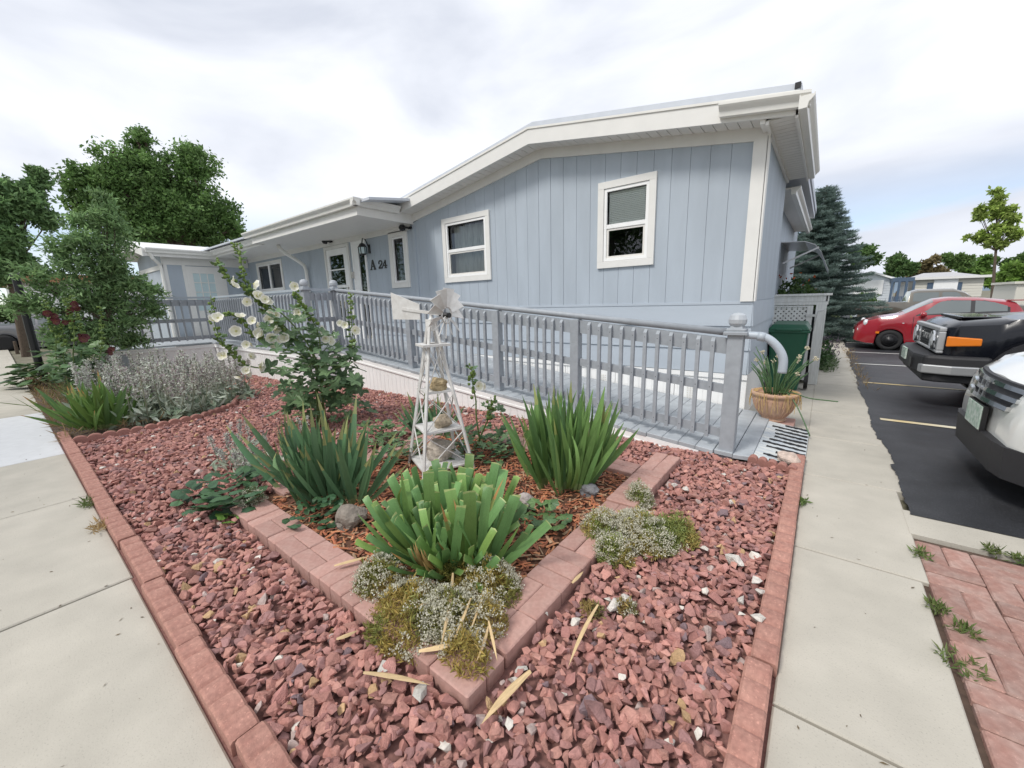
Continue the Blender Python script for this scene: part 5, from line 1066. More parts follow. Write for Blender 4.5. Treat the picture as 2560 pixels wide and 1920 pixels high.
for k, (q0, q1, zt, w, lab) in enumerate((((1050, 420), (1090, 1100), .12, .030, 'longest tan dead leaf hanging down over the front sedum'), ((1330, 790), (1480, 1150), .11, .02, 'folded tan dead leaf reaching from the sedum over the right bricks'), ((1330, 840), (1310, 1180), .10, .022, 'tan dead leaf pointing straight down onto the brick tip'), ((1190, 620), (1130, 1040), .13, .022, 'greenish tan dead leaf right of the longest one over the sedum'),
        ((1290, 590), (1240, 980), .12, .018, 'thin tan dead leaf between the sedum blossoms'), ((890, 560), (760, 720), .12, .03, 'short tan dead leaf lying on the yellow sedum, upper left'), ((950, 610), (790, 700), .12, .03, 'brown dead leaf lying flat across the yellow sedum'))):
    dry_leaf(q0, q1, ze, w * .8, lab, zt + .03, random.uniform(-.2, .2), .075)
# ------------------------------------------------------------------ garden windmill
PLb, PRb = G(*zc(385, 640), .04), G(*zc(905, 690), .04); wc = (PLb + PRb) / 2; uu = (PRb - PLb); hr_ = uu.length / 2; uu.normalize(); vv = Vector((uu.y, -uu.x, 0))
if vv.dot(-wc) < 0: vv = -vv
wc = wc - vv * 0.0
M['wmwhite'] = material('chipped_white_paint', (.72, .72, .71), .5, var=.06, scale=14, col2=(.52, .50, .47), amt=.0)
wf = facing(wc); wm = thing('garden_windmill', (wc.x, wc.y, 0), 'white wooden garden windmill with tail vane standing in the planted island', 'windmill'); W0 = Vector((wc.x, wc.y, 0))
ztop = wf(*zw(1510, 575)).z; rt = .028
def corner(k, z):
    r = hr_ + (rt - hr_) * (z / ztop); return (uu * r, vv * r, -uu * r, -vv * r)[k] + Vector((0, 0, z))
for k in range(4): mb = MB(); mb.bar(corner(k, .0), corner(k, ztop), .020, .020, up=tuple(vv)); mb.build('leg', M['wmwhite'], wm)
def shelf(z, over, th=.014, open_=False):
    r = hr_ + (rt - hr_) * (z / ztop) + over; mb = MB()
    P4 = [uu * r, vv * r, -uu * r, -vv * r]
    if open_:
        q = [p * .55 for p in P4]
        for i in range(4):
            j = (i + 1) % 4; mb.hexa([P4[i] + Vector((0, 0, z)), P4[j] + Vector((0, 0, z)), q[j] + Vector((0, 0, z)), q[i] + Vector((0, 0, z)), P4[i] + Vector((0, 0, z + th)), P4[j] + Vector((0, 0, z + th)), q[j] + Vector((0, 0, z + th)), q[i] + Vector((0, 0, z + th))])
    else: mb.hexa([p + Vector((0, 0, z)) for p in P4] + [p + Vector((0, 0, z + th)) for p in P4])
    return mb.build('platform' if open_ else 'shelf', M['wmwhite'], wm)
zP = wf(*zw(1500, 905)).z; shelf(zP, .085, .018, True)
zS2 = wf(*zc(615, 85)).z; zS3 = wf(*zc(620, 375)).z; zS4 = max(.05, wf(*zc(620, 640)).z)
for z in (zS2, zS3, zS4): shelf(z, -.004)
for (za_, zb_) in ((zS2, zP), (zS3, zS2), (.06, zS3)):
    for k in range(4):
        j = (k + 1) % 4
        mb = MB(); mb.bar(corner(k, za_ + .01), corner(j, zb_ - .01), .009, .005); mb.build('cross_brace', M['wmwhite'], wm); mb = MB(); mb.bar(corner(j, za_ + .01), corner(k, zb_ - .01), .009, .005); mb.build('cross_brace', M['wmwhite'], wm)
mb = MB(); mb.box(-.032, .032, -.032, .032, ztop - .07, ztop + .02); mb.lathe([(.02, 0), (.012, .02), (.008, .05)], (0, 0, ztop + .02), 8); mb.build('head_block', M['wmwhite'], wm)
hc = wf(*zw(1725, 450)) - W0; toc = (CAM - W0 - hc); toc.z = 0; toc.normalize(); rgt = Vector((-toc.y, toc.x, 0))
if rgt.dot(CR) < 0: rgt = -rgt
axis = (rgt * math.sin(R_(55)) + toc * math.cos(R_(55)) + Vector((0, 0, -.10))).normalized(); side = axis.cross(Vector((0, 0, 1))).normalized() * -1; upv = side.cross(axis).normalized()
if upv.z < 0: upv = -upv
if side.dot(CR) < 0: side = -side
hubc = Vector((0, 0, hc.z)) + axis * .15; RB = (wf(*zw(1725, 450)) - wf(*zw(1690, 90))).length
for a_ in (-104, -76, -48, -22, 6, 34, 62, 90, 124):
    t = R_(a_); rd = upv * math.cos(t) + side * math.sin(t); tg = -upv * math.sin(t) + side * math.cos(t); tw = R_(38); e = tg * math.cos(tw) + axis * math.sin(tw)
    P_ = [hubc + rd * RB * .30 - e * RB * .08, hubc + rd * RB * .30 + e * RB * .08, hubc + rd * RB + e * RB * .22, hubc + rd * RB - e * RB * .22]; nn = rd.cross(e) * .0015
    mb = MB(); mb.hexa([p - nn for p in P_] + [p + nn for p in P_]); b_ = mb.build('blade', M['wmwhite'], wm); s_ = MB(); s_.bar(hubc + rd * RB * .28 + nn * 3, hubc + rd * RB * .74 + nn * 3, .006, .006); s_.build('spoke', M['wmwhite'], b_)
for a_ in (152, 180, 210, 232):
    t = R_(a_); rd = upv * math.cos(t) + side * math.sin(t); mb = MB(); mb.bar(hubc, hubc + rd * RB * .9, .006, .006); mb.build('spoke', M['wmwhite'], wm)
ring = MB(); c = [hubc + (upv * math.cos(k * .3142) + side * math.sin(k * .3142)) * RB * .30 for k in range(21)]; ring.tube(c, .007, 5, cap=False); ring.build('hub_ring', M['wmwhite'], wm)
hub = MB(); hub.tube([hubc - axis * .06, hubc + axis * .03], .02, 8); hub.build('hub', M['black'], wm)
tl0 = Vector((0, 0, hc.z)) + axis * .12; tip = wf(*zw(910, 315)) - W0; tdir = -axis; ln_ = ((wf(*zw(1500, 430)) - wf(*zw(720, 300))).length) / math.sin(R_(55))
mb = MB(); mb.bar(tl0, tl0 + tdir * ln_ * .78 + Vector((0, 0, .01)), .022, .022); mb.build('tail_boom', M['wmwhite'], wm)
v0 = tl0 + tdir * ln_ * .44; v1 = tl0 + tdir * ln_ * .99; hs = RB; mb = MB(); nn = side * .004
P_ = [v0 - Vector((0, 0, hs * .30)), v1 - Vector((0, 0, hs * .42)), v1 + Vector((0, 0, hs * .66)), v0 + Vector((0, 0, hs * .30))]; mb.hexa([p - nn for p in P_] + [p + nn for p in P_]); mb.build('tail_vane', M['wmwhite'], wm)
rock('rock', (wc.x + .02, wc.y, zS2 + .055), .085, (.40, .31, .18), 'banded tan rock on the upper shelf of the windmill', 11, .5, sc=(1, .8, .62))
rock('rock', (wc.x + .05, wc.y, zS3 + .06), .075, (.40, .33, .24), 'brown rock on the middle shelf of the windmill', 12, 1.1, sc=(.9, .8, .85))
rock('rock', (wc.x - .02, wc.y + .02, zS4 + .08), .12, (.45, .40, .34), 'large rough pale rock on the bottom shelf of the windmill', 13, .2, sc=(1, .9, .75), sub=3)
# ------------------------------------------------------------------ pot with onions
pc = Vector((-.33, 5.02, gz(5.02))); slabm = MB(); slabm.cbox(-.24, .20, -.17, .17, 0, .05, c=.006); o = slabm.build('paver_slab', M['paver'], None, loc=(pc.x - .0, pc.y, pc.z)); tag(o, 'flat pink paver slab under the terracotta pot', 'paver')
M['terra'] = material('terracotta', (.46, .27, .18), .75, var=.12, scale=9, col2=(.52, .35, .25), amt=.2)
pot = thing('flower_pot', (pc.x, pc.y, pc.z + .05), 'terracotta pot of flowering onions beside the green bin', 'pot')
mb = MB(); prof = [(.115, .0), (.125, .02), (.10, .03), (.115, .05), (.165, .12), (.195, .2), (.205, .26), (.20, .275), (.222, .28), (.225, .315), (.205, .318), (.19, .30), (.17, .285), (.0, .28)]; mb.lathe(prof, n=40); mb.build('bowl', M['terra'], pot, smooth=True)
for k in range(30):
    a_ = 6.283 * k / 30; c = [(r * 1.012 * math.cos(a_ + .4 * z), r * 1.012 * math.sin(a_ + .4 * z), z) for r, z in ((.12, .055), (.165, .12), (.193, .19), (.202, .24))]; mb = MB(); mb.tube(c, .0045, 5); mb.build('flute', M['terra'], pot)
rs = random.Random(3); M['onion'] = material('onion_leaf', (.07, .14, .055), .45, var=.15, scale=10); M['straw'] = material('straw', (.52, .36, .14), .8, var=.15, scale=9); M['oniflower'] = material('onion_head', (.55, .50, .36), .8, var=.2, scale=60)
for k in range(46):
    a_ = rs.uniform(0, 6.28); r = rs.uniform(0, .13); L_ = rs.uniform(.25, .55); le = rs.uniform(.05, .55); p0 = Vector((r * math.cos(a_), r * math.sin(a_), .28)); d = Vector((math.cos(a_) * le, math.sin(a_) * le, 1)).normalized(); p1 = p0 + d * L_ * .6; p2 = p1 + (d + Vector((math.cos(a_) * .3, math.sin(a_) * .3, -.15 * rs.random()))).normalized() * L_ * .4
    mb = MB(); mb.tube(spline([p0, p1, p2], 3), [.006] * 6 + [.003], 5); lf = mb.build('leaf', M['onion'], pot, smooth=True)
    if k % 4 == 0:
        mb = MB(); 
        for q in range(16):
            v = Vector((rs.gauss(0, 1), rs.gauss(0, 1), rs.gauss(0, 1))).normalized() * .022; mb.bar(p2, p2 + v, .004, .004); mb.lathe([(.002, 0), (.006, .004), (.002, .008)], tuple(p2 + v), 5)
        mb.build('flower_head', M['oniflower'], pot)
for (dx, dy, dz, ex_, ey_, ez_) in ((.30, -.10, .30, .52, -.22, .32), (.22, -.2, .2, .34, -.42, .0)):
    mb = MB(); mb.tube(spline([(0, 0, .29), (dx * .5, dy * .5, .33), (dx, dy, dz), (ex_, ey_, ez_)], 4), .006, 5); mb.build('leaf', M['onion'], pot, smooth=True)
sw = MB()
for k in range(90):
    a_ = rs.uniform(0, 6.28); r = .205; p0 = Vector((r * .8 * math.cos(a_), r * .8 * math.sin(a_), .315)); p1 = Vector((r * 1.1 * math.cos(a_ + .05), r * 1.1 * math.sin(a_ + .05), .315)); l = rs.uniform(.03, .2); p2 = p1 + Vector((rs.uniform(-.02, .02), rs.uniform(-.02, .02), -l)); sw.tube([p0, p1, p2], .0022, 4)
o = sw.build('dry_strands', M['straw'], pot); o['kind'] = 'stuff'
# ------------------------------------------------------------------ green wheeled bin
bx, by = -.385, 7.35; bz = gz(by); M['binG'] = material('green_plastic', (.008, .085, .045), .4, var=.06, scale=5)
bn = thing('wheelie_bin', (bx, by, bz), 'green wheeled bin standing in front of the white lattice gate', 'bin'); mb = MB()
mb.hexa([(-.18, -.25, .05), (.18, -.25, .05), (.18, .25, .05), (-.18, .25, .05), (-.235, -.33, .93), (.235, -.33, .93), (.235, .33, .93), (-.235, .33, .93)]); mb.build('body', M['binG'], bn, bevel=.03)
mb = MB(); mb.box(-.26, .26, -.355, .34, .91, .95); mb.build('rim', M['binG'], bn, bevel=.01)
mb = MB(); mb.hexa([(-.255, -.36, .952), (.255, -.36, .952), (.255, .36, .952), (-.255, .36, .952), (-.2, -.28, 1.03), (.2, -.28, 1.03), (.2, .36, 1.05), (-.2, .36, 1.05)]); mb.box(-.16, .16, -.385, -.355, .94, .975); mb.build('lid', M['binG'], bn, bevel=.02)
mb = MB(); mb.tube([(-.25, .42, .96), (.25, .42, .96)], .018, 8); mb.build('handle', M['binG'], bn)
for s in (-1, 1): mb = MB(); mb.tube([(s * .24, .26, .13), (s * .29, .26, .13)], .13, 16); mb.build('wheel', M['black'], bn)
mb = MB(); mb.tube(spline([(-.42, -.75, .0), (-.44, -.8, .35), (-.40, -.82, .62), (-.34, -.8, .66), (-.30, -.78, .5)], 5), .014, 6); o = mb.build('garden_hose', material('hose_green', (.05, .09, .08), .4), None, loc=(bx - .05, by - .9, bz), smooth=True); tag(o, 'short looped hose against the white skirting behind the onion pot', 'hose')
# ------------------------------------------------------------------ white fence enclosure with lattice gate
FY = 8.22; fz = gz(FY); M['fence'] = material('old_white_paint', (.86, .87, .86), .7, var=.1, scale=5, col2=(.66, .66, .63), amt=.02, stretch=(3, 3, .4), rand=.04)
fe = thing('lattice_fence', (-.3, FY, fz), 'white painted fence enclosure with lattice gate at the back corner of the house', 'fence'); zt_ = 1.36 - fz
def fbox(name, x0, x1, y0, y1, z0, z1, m='fence', par=None): mb = MB(); mb.box(x0 + .3, x1 + .3, y0, y1, z0, z1); return mb.build(name, M[m], par or fe)
fbox('cap_board', -.85, .075, -.05, .10, zt_ - .035, zt_); fbox('top_board', -.85, .04, -.02, .02, zt_ - .13, zt_ - .037); fbox('top_board', -.85, .035, -.015, .02, zt_ - .18, zt_ - .132)
fbox('post', -.115, .0, -.03, .05, 0, zt_ - .182); fbox('side_board', .002, .022, -.02, 2.2, 0, zt_ - .04); fbox('cap_board', -.01, .06, .102, 2.2, zt_ - .036, zt_)
gt = fbox('gate_stile', -.23, -.15, -.02, .01, .06, zt_ - .19); fbox('gate_rail', -.80, -.23, -.02, .01, zt_ - .215, zt_ - .19); fbox('gate_rail', -.80, -.23, -.02, .01, zt_ - .57, zt_ - .50)
for k in range(5): fbox('board', -.80 + k * .115, -.80 + k * .115 + .108, -.012, .008, .06, zt_ - .572)
ux0, ux1, uz0, uz1 = -.80, -.235, zt_ - .50, zt_ - .218
for sgn in (1, -1):
    for k in range(-8, 14):
        a0 = ux0 + k * .075; pts_ = []
        # line x = a0 + s*(z-uz0) clipped to the panel
        segs = []
        for i in range(41):
            z = uz0 + (uz1 - uz0) * i / 40; xx = a0 + (z - uz0) if sgn > 0 else a0 + (uz1 - z)
            if ux0 <= xx <= ux1: segs.append((xx, z))
        if len(segs) > 2:
            mb = MB(); mb.bar((segs[0][0] + .3, -.002 - .006 * (sgn > 0), segs[0][1]), (segs[-1][0] + .3, -.002 - .006 * (sgn > 0), segs[-1][1]), .006, .034, up=(0, 0, 1)); mb.build('lattice_slat', M['fence'], fe)
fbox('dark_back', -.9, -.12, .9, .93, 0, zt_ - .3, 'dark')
mb = MB(); mb.tube([(-.22 + .3, -.04, zt_ - .50), (-.22 + .3, -.02, zt_ - .50)], .03, 12); mb.build('knob', M['brass'], fe)
mb = MB(); mb.box(.06, .20, -.035, -.028, zt_ - .37, zt_ - .33); mb.tube([(.19, -.04, zt_ - .60), (.20, -.05, zt_ - .42), (.22, -.05, zt_ - .28), (.29, -.04, zt_ - .27)], .006, 5); mb.build('latch', M['alu'], fe)
# weeds and lavender along the walk behind the fence
rg = np.random.default_rng(71)
def tuft(name, label, x, y, rx, ry, h, n, ca, cb, cat='plant', sz=(.04, .1), asp=.35, seed=1, up=.6):
    rg = np.random.default_rng(seed); t = thing(name, (x, y, gz(y)), label, cat); a_ = rg.uniform(0, 6.28, n); r = np.sqrt(rg.random(n)); P = np.stack([rx * r * np.cos(a_), ry * r * np.sin(a_), h * rg.random(n) * (1 - .6 * r)], 1); cloud_obj('foliage', P, rg.uniform(*sz, n), colmix(n, ca, cb, rg), t, aspect=asp, up=up, rg=rg); return t
lv = tuft('lavender', 'sprawling lavender growing over the sidewalk beside the white fence', .17, 11.0, .16, 1.2, .38, 700, (.17, .22, .13), (.10, .16, .06), 'plant', (.05, .12), .18, 2, 1.0)
P = np.stack([rg.normal(0, .16, 160), rg.normal(0, .8, 160), rg.uniform(.35, .6, 160)], 1); cloud_obj('flower_spikes', P, .06, colmix(160, (.14, .10, .16), (.2, .15, .18)), lv, aspect=.3, up=2, rg=rg)
tuft('climbing_vine', 'dark green vine on the end of the white fence', .12, 10.6, .10, .4, .8, 260, (.045, .10, .035), (.08, .15, .05), 'vine', (.06, .12), .6, 3)
tv = tuft('trumpet_vine', 'trumpet vine with orange flowers above the white fence', -.55, 10.3, .5, .6, .7, 1400, (.06, .12, .035), (.10, .16, .05), 'vine', (.06, .12), .5, 4); tv.location.z = 1.05
P = np.stack([rg.uniform(-.4, .45, 26), rg.uniform(-.6, .0, 26), rg.uniform(.1, .75, 26)], 1); cloud_obj('flowers', P, .07, colmix(26, (.62, .10, .02), (.7, .16, .04)), tv, mat='petal', aspect=.7, rg=rg)
n = 240
dw = thing('grass_tuft', (.60, 9.6, gz(9.6)), 'dry tan grass growing along the edge of the asphalt', 'grass'); P = np.stack([rg.normal(0, .04, 500) + np.linspace(-.02, .12, 500), rg.uniform(-1.6, 6.5, 500), rg.uniform(-.1, .0, 500)], 1); P[:, 2] = [gz(9.6 + q) - gz(9.6) for q in P[:, 1]]; cloud_obj('blades', P, rg.uniform(.05, .14, 500), colmix(500, (.36, .24, .11), (.24, .18, .08)), dw, aspect=.08, up=.6, rg=rg)
for k, (q, lab) in enumerate((((560, 440), 'dry weed tuft in the joint between sidewalk and brick paving, uppermost'), ((650, 750), 'small grass tuft in the joint beside the paving, second from top'), ((790, 1070), 'largest green weed tuft growing over the brick paving edge'), ((980, 420), 'green weed tuft where bricks meet the concrete strip'), ((1130, 470), 'green weed at the right end of the concrete strip'), ((810, 880), 'flat green weed growing between the paving bricks'))):
    p = G(*zp(*q), 0); tuft('weed_tuft', lab, p.x, p.y, .035 if k != 2 else .06, .035 if k != 2 else .07, .03, 90, (.09, .15, .04), (.17, .20, .07), 'weed', (.02, .05), .2, 80 + k)
for k, (q, lab) in enumerate((((700, 830), 'small green weed against the front edging stones'), ((800, 1010), 'dry straw tuft against the front edging stones'))):
    p = G(*zoom(0, 1000, 3.16)(*q), 0); tuft('weed_tuft', lab, p.x, p.y, .09, .04, .04, 120, ((.09, .15, .04), (.38, .26, .12))[k], ((.17, .20, .07), (.45, .33, .16))[k], 'weed', (.02, .07), .15, 90 + k)
p = G(*zf(1910, 500)); tuft('weed_tuft', 'small plucked green weed lying beside the right edging', p.x, p.y, .03, .06, .02, 60, (.09, .16, .04), (.14, .2, .06), 'weed', (.02, .05), .3, 95)

rg = np.random.default_rng(123); n = 150; P = np.stack([rg.uniform(-7, -.8, n), rg.uniform(-.6, .2, n), np.full(n, .002)], 1); P[:40, 0] = rg.uniform(.03, .48, 40); P[:40, 1] = rg.uniform(.9, 7, 40); P[:40, 2] = [gz(q) + .003 for q in P[:40, 1]]
V, F_, C_ = leaf_cloud(P, rg.uniform(.008, .028, n), colmix(n, (.10, .075, .05), (.20, .15, .08), rg), aspect=.4, up=0, rg=rg, fold=.1); V[:, 2] = np.repeat(P[:, 2], 4) + np.abs(V[:, 2] - np.repeat(P[:, 2], 4)) * .2; o = bpy.data.objects.new('leaf_litter', numpy_mesh('leaf_litter', V, F_, M['leaf'], C_)); link(o, walk2); o['kind'] = 'stuff'
# ------------------------------------------------------------------ cars: lofted bodies with wheel arches, glass, lamps and wheels
M['tyre'] = material('tyre_rubber', (.016, .016, .017), .8, bump=.3, bscale=60)
M['steel'] = material('black_steel_rim', (.02, .02, .022), .4, metal=.3)
M['chrome'] = material('chrome', (.62, .63, .65), .12, metal=.95)
M['trimblk'] = material('black_plastic_trim', (.022, .022, .025), .6, var=.08, scale=9)
M['carglass'] = material('car_glass', (.13, .15, .15), .06, spec=.8, coat=.6)
M['lampglass'] = material('lamp_lens', (.62, .64, .65), .12, spec=.8, coat=.5)
M['amber'] = material('amber_lens', (.75, .20, .01), .2, coat=.6)
M['redlens'] = material('red_lens', (.42, .01, .01), .2, coat=.5)
M['platewhite'] = material('plate_white', (.62, .66, .62), .5, var=.1, scale=30, col2=(.20, .36, .26), amt=.25)
def paint(name, col, metal=0.0): return material(name, col, .28, metal=metal, coat=1.0, spec=.5, var=.02, scale=3)
def lerp_tab(tab, x):
    if x <= tab[0][0]: return tab[0][1]
    for (a, va), (b, vb) in zip(tab[:-1], tab[1:]):
        if x <= b:
            t = (x - a) / (b - a); t = t * t * (3 - 2 * t) if len(tab) < 0 else t; return va + (vb - va) * t
    return tab[-1][1]
class Car:
    """local frame: x = 0 at the nose, +x to the tail, z up from the ground"""
    def __init__(s, name, label, loc, rz, L_, W_, zsill, belt, roof, plan, axles, rw, body, roofw=.72, group=None, cat='car', crown=.03, step=.07, arch=1.12):
        s.L, s.W, s.zs, s.belt, s.roof, s.plan, s.ax, s.rw, s.roofw, s.crown, s.arch = L_, W_ / 2, zsill, belt, roof, plan, axles, rw, roofw, crown, arch
        s.t = thing(name, loc, label, cat, group, rz); n = int(L_ / step); xs_ = sorted({L_ * i / n for i in range(n + 1)} | {.02, .05, L_ - .02, L_ - .05} | {a + d for a in axles for d in (-rw * arch, rw * arch)})
        K = len(s.sec(xs_[0])); mb = MB(); V = []
        for x in xs_:
            h = s.sec(x); V += [(x, -y, z) for y, z in h] + [(x, y, z) for y, z in h[:-1][::-1]]
        R2 = 2 * K - 1; F_ = []
        for i in range(len(xs_) - 1):
            for j in range(R2 - 1): F_.append((i * R2 + j, i * R2 + j + 1, (i + 1) * R2 + j + 1, (i + 1) * R2 + j))
            F_.append((i * R2 + R2 - 1, i * R2, (i + 1) * R2, (i + 1) * R2 + R2 - 1))
        F_.append(tuple(range(R2 - 1, -1, -1))); F_.append(tuple((len(xs_) - 1) * R2 + j for j in range(R2)))
        mb.add(V, F_); s.body = mb.build('body', body, s.t, smooth=True, recalc=True)
        md = s.body.modifiers.new('split', 'EDGE_SPLIT'); md.split_angle = R_(38)
        mb = MB(); mb.box(.5, L_ - .4, -s.W * .62, s.W * .62, zsill - .04, zsill + .45); 
        for a in axles: pass
        mb.build('underbody', M['trimblk'], s.t)
    def sec(s, x):
        p = lerp_tab(s.plan, x); w = s.W * p; zb_ = s.zs
        for a in s.ax:
            d = abs(x - a); r = s.rw * s.arch
            if d < r: zb_ = max(zb_, s.rw + math.sqrt(r * r - d * d))
        if x < .3: zb_ += (.3 - x) * .25
        if x > s.L - .3: zb_ += (x - s.L + .3) * .3
        be, ro = lerp_tab(s.belt, x), lerp_tab(s.roof, x); be = max(be, zb_ + .03); zm = zb_ + (be - zb_) * .35; z2_ = zb_ + (be - zb_) * .72
        pts = [(w * .955, zb_), (w, zm), (w * .995, z2_), (w * .955, be)]
        if ro > be + .06:
            f = min(1, (ro - be) / .38); rw_ = w * (.955 - (.955 - s.roofw) * f); pts += [(rw_ * 1.0, be + (ro - be) * .86), (rw_ * .82, ro - .012), (rw_ * .4, ro + s.crown * .6), (0, ro + s.crown)]
        else:
            h = max(ro, be + .005); pts += [(w * .90, be + (h - be) * .5), (w * .78, h), (w * .4, h + s.crown * .6), (0, h + s.crown)]
        return pts
    def pt(s, x, u, side=-1, off=0.0):
        h = s.sec(x); i = min(int(u), len(h) - 2); f = u - i; y = h[i][0] * (1 - f) + h[i + 1][0] * f; z = h[i][1] * (1 - f) + h[i + 1][1] * f
        dy, dz = h[i + 1][0] - h[i][0], h[i + 1][1] - h[i][1]; l = math.hypot(dy, dz) + 1e-6; return (x, side * (y + off * dz / l), z - off * dy / l)
    def patch(s, name, x0, x1, u0, u1, mat, side=-1, off=.006, n=10, m=4, parent=None, skew=0.0):
        """panel on the skin between x0..x1 and section parameters u0..u1 (numbers or functions of t)"""
        g = lambda v, t: v(t) if callable(v) else v; mb = MB(); V = []
        for i in range(n + 1):
            t = i / n; x = g(x0, t) + (g(x1, t) - g(x0, t)) * t
            for j in range(m + 1): u = g(u0, t) + (g(u1, t) - g(u0, t)) * j / m; V.append(s.pt(x + skew * (u - g(u0, t)), u, side, off))
        mb.add(V, [(i * (m + 1) + j, i * (m + 1) + j + 1, (i + 1) * (m + 1) + j + 1, (i + 1) * (m + 1) + j) for i in range(n) for j in range(m)]); return mb.build(name, mat, parent or s.t, smooth=True)
    def wheels(s, rim, style='steel', wt=.2):
        for a in s.ax:
            for sd_ in (-1, 1):
                y = sd_ * (s.W - .02); mb = MB(); r = s.rw; mb.lathe([(r * .62, -wt), (r * .93, -wt), (r, -wt * .8), (r, -wt * .2), (r * .93, -.012), (r * .66, -.0), (r * .62, -.02)], n=30, axis='Y')
                if sd_ > 0: mb.v = [(v[0], -v[1], v[2]) for v in mb.v]
                else: mb.v = [(v[0], v[1], v[2]) for v in mb.v]
                # lathe along Y: outer face at 0 must look outwards
                if sd_ < 0: mb.v = [(v[0], -v[1], v[2]) for v in mb.v]
                else: mb.v = [(v[0], v[1], v[2]) for v in mb.v]
                wv = mb.build('wheel', M['tyre'], s.t, loc=(a, y, r)); wv.data.polygons.foreach_set('use_smooth', [True] * len(wv.data.polygons)); q = MB(); o_ = -sd_
                prof = [(r * .63, .0), (r * .60, .03), (r * .5, .035), (r * .42, .02), (r * .2, .012), (r * .16, -.005), (0.001, -.008)]
                q.lathe([(a_, b_ * 1.0) for a_, b_ in prof], n=24, axis='Y'); 
                if sd_ > 0: q.v = [(v[0], -v[1], v[2]) for v in q.v]
                q.build('rim', rim, wv, smooth=True); hl = MB()
                for k in range(16 if style == 'steel' else 5):
                    t = 6.283 * k / (16 if style == 'steel' else 5); rr_ = r * (.46 if style == 'steel' else .4); c_ = (rr_ * math.cos(t), (sd_ * .012 if style == 'steel' else sd_ * .02), rr_ * math.sin(t)); hl.lathe([(r * (.035 if style == 'steel' else .1), -.012), (r * (.035 if style == 'steel' else .1), .012)], c_, 8, axis='Y')
                hl.build('vent_holes', M['black'], wv)
                mb = MB(); mb.lathe([(r * 1.13, .02), (r * 1.13, .42), (.01, .42)], (a, 0, r), 24, axis='Y', caps=False); ww = mb
                if sd_ < 0: mb.v = [(v[0], -s.W + .03 + v[1] , v[2]) for v in mb.v]
                else: mb.v = [(v[0], s.W - .03 - v[1], v[2]) for v in mb.v]
                mb.build('wheel_well', M['black'], s.t)
    def box(s, name, x0, x1, y0, y1, z0, z1, m, parent=None, bevel=0.0): mb = MB(); mb.box(x0, x1, y0, y1, z0, z1); return mb.build(name, m, parent or s.t, bevel=bevel)
    def disc(s, name, c, r, m, axis='X', d=.03, n=20, parent=None, dome=0.0):
        mb = MB(); mb.lathe([(r, d), (r, 0), (r * .7, -dome * .6), (r * .02, -dome)], c, n, axis=axis); return mb.build(name, m, parent or s.t, smooth=False)
# ---- red hatchback
ry = 16.2
P_red = paint('red_paint', (.30, .008, .018))
c = Car('parked_car', 'small red hatchback with black steel wheels parked beyond the black off-roader', (.81, ry + .8, gz(16.2)), 0, 3.42, 1.62, .20,
    [(0, .60), (.08, .72), (.25, .82), (.6, .91), (1.1, .985), (1.4, 1.01), (2.6, 1.06), (3.1, 1.05), (3.3, 1.0), (3.42, .82)],
    [(0, .62), (.06, .74), (.2, .86), (.5, .97), (.9, 1.04), (1.0, 1.06), (1.35, 1.30), (1.62, 1.46), (1.95, 1.51), (2.5, 1.49), (3.0, 1.41), (3.16, 1.36), (3.25, 1.2), (3.36, 1.0), (3.42, .84)],
    [(0, .55), (.06, .70), (.2, .83), (.5, .95), (.9, 1.0), (2.7, 1.0), (3.1, .95), (3.3, .86), (3.42, .72)], (.80, 3.42 - .45 - .15 + .0), .30, P_red, roofw=.74)
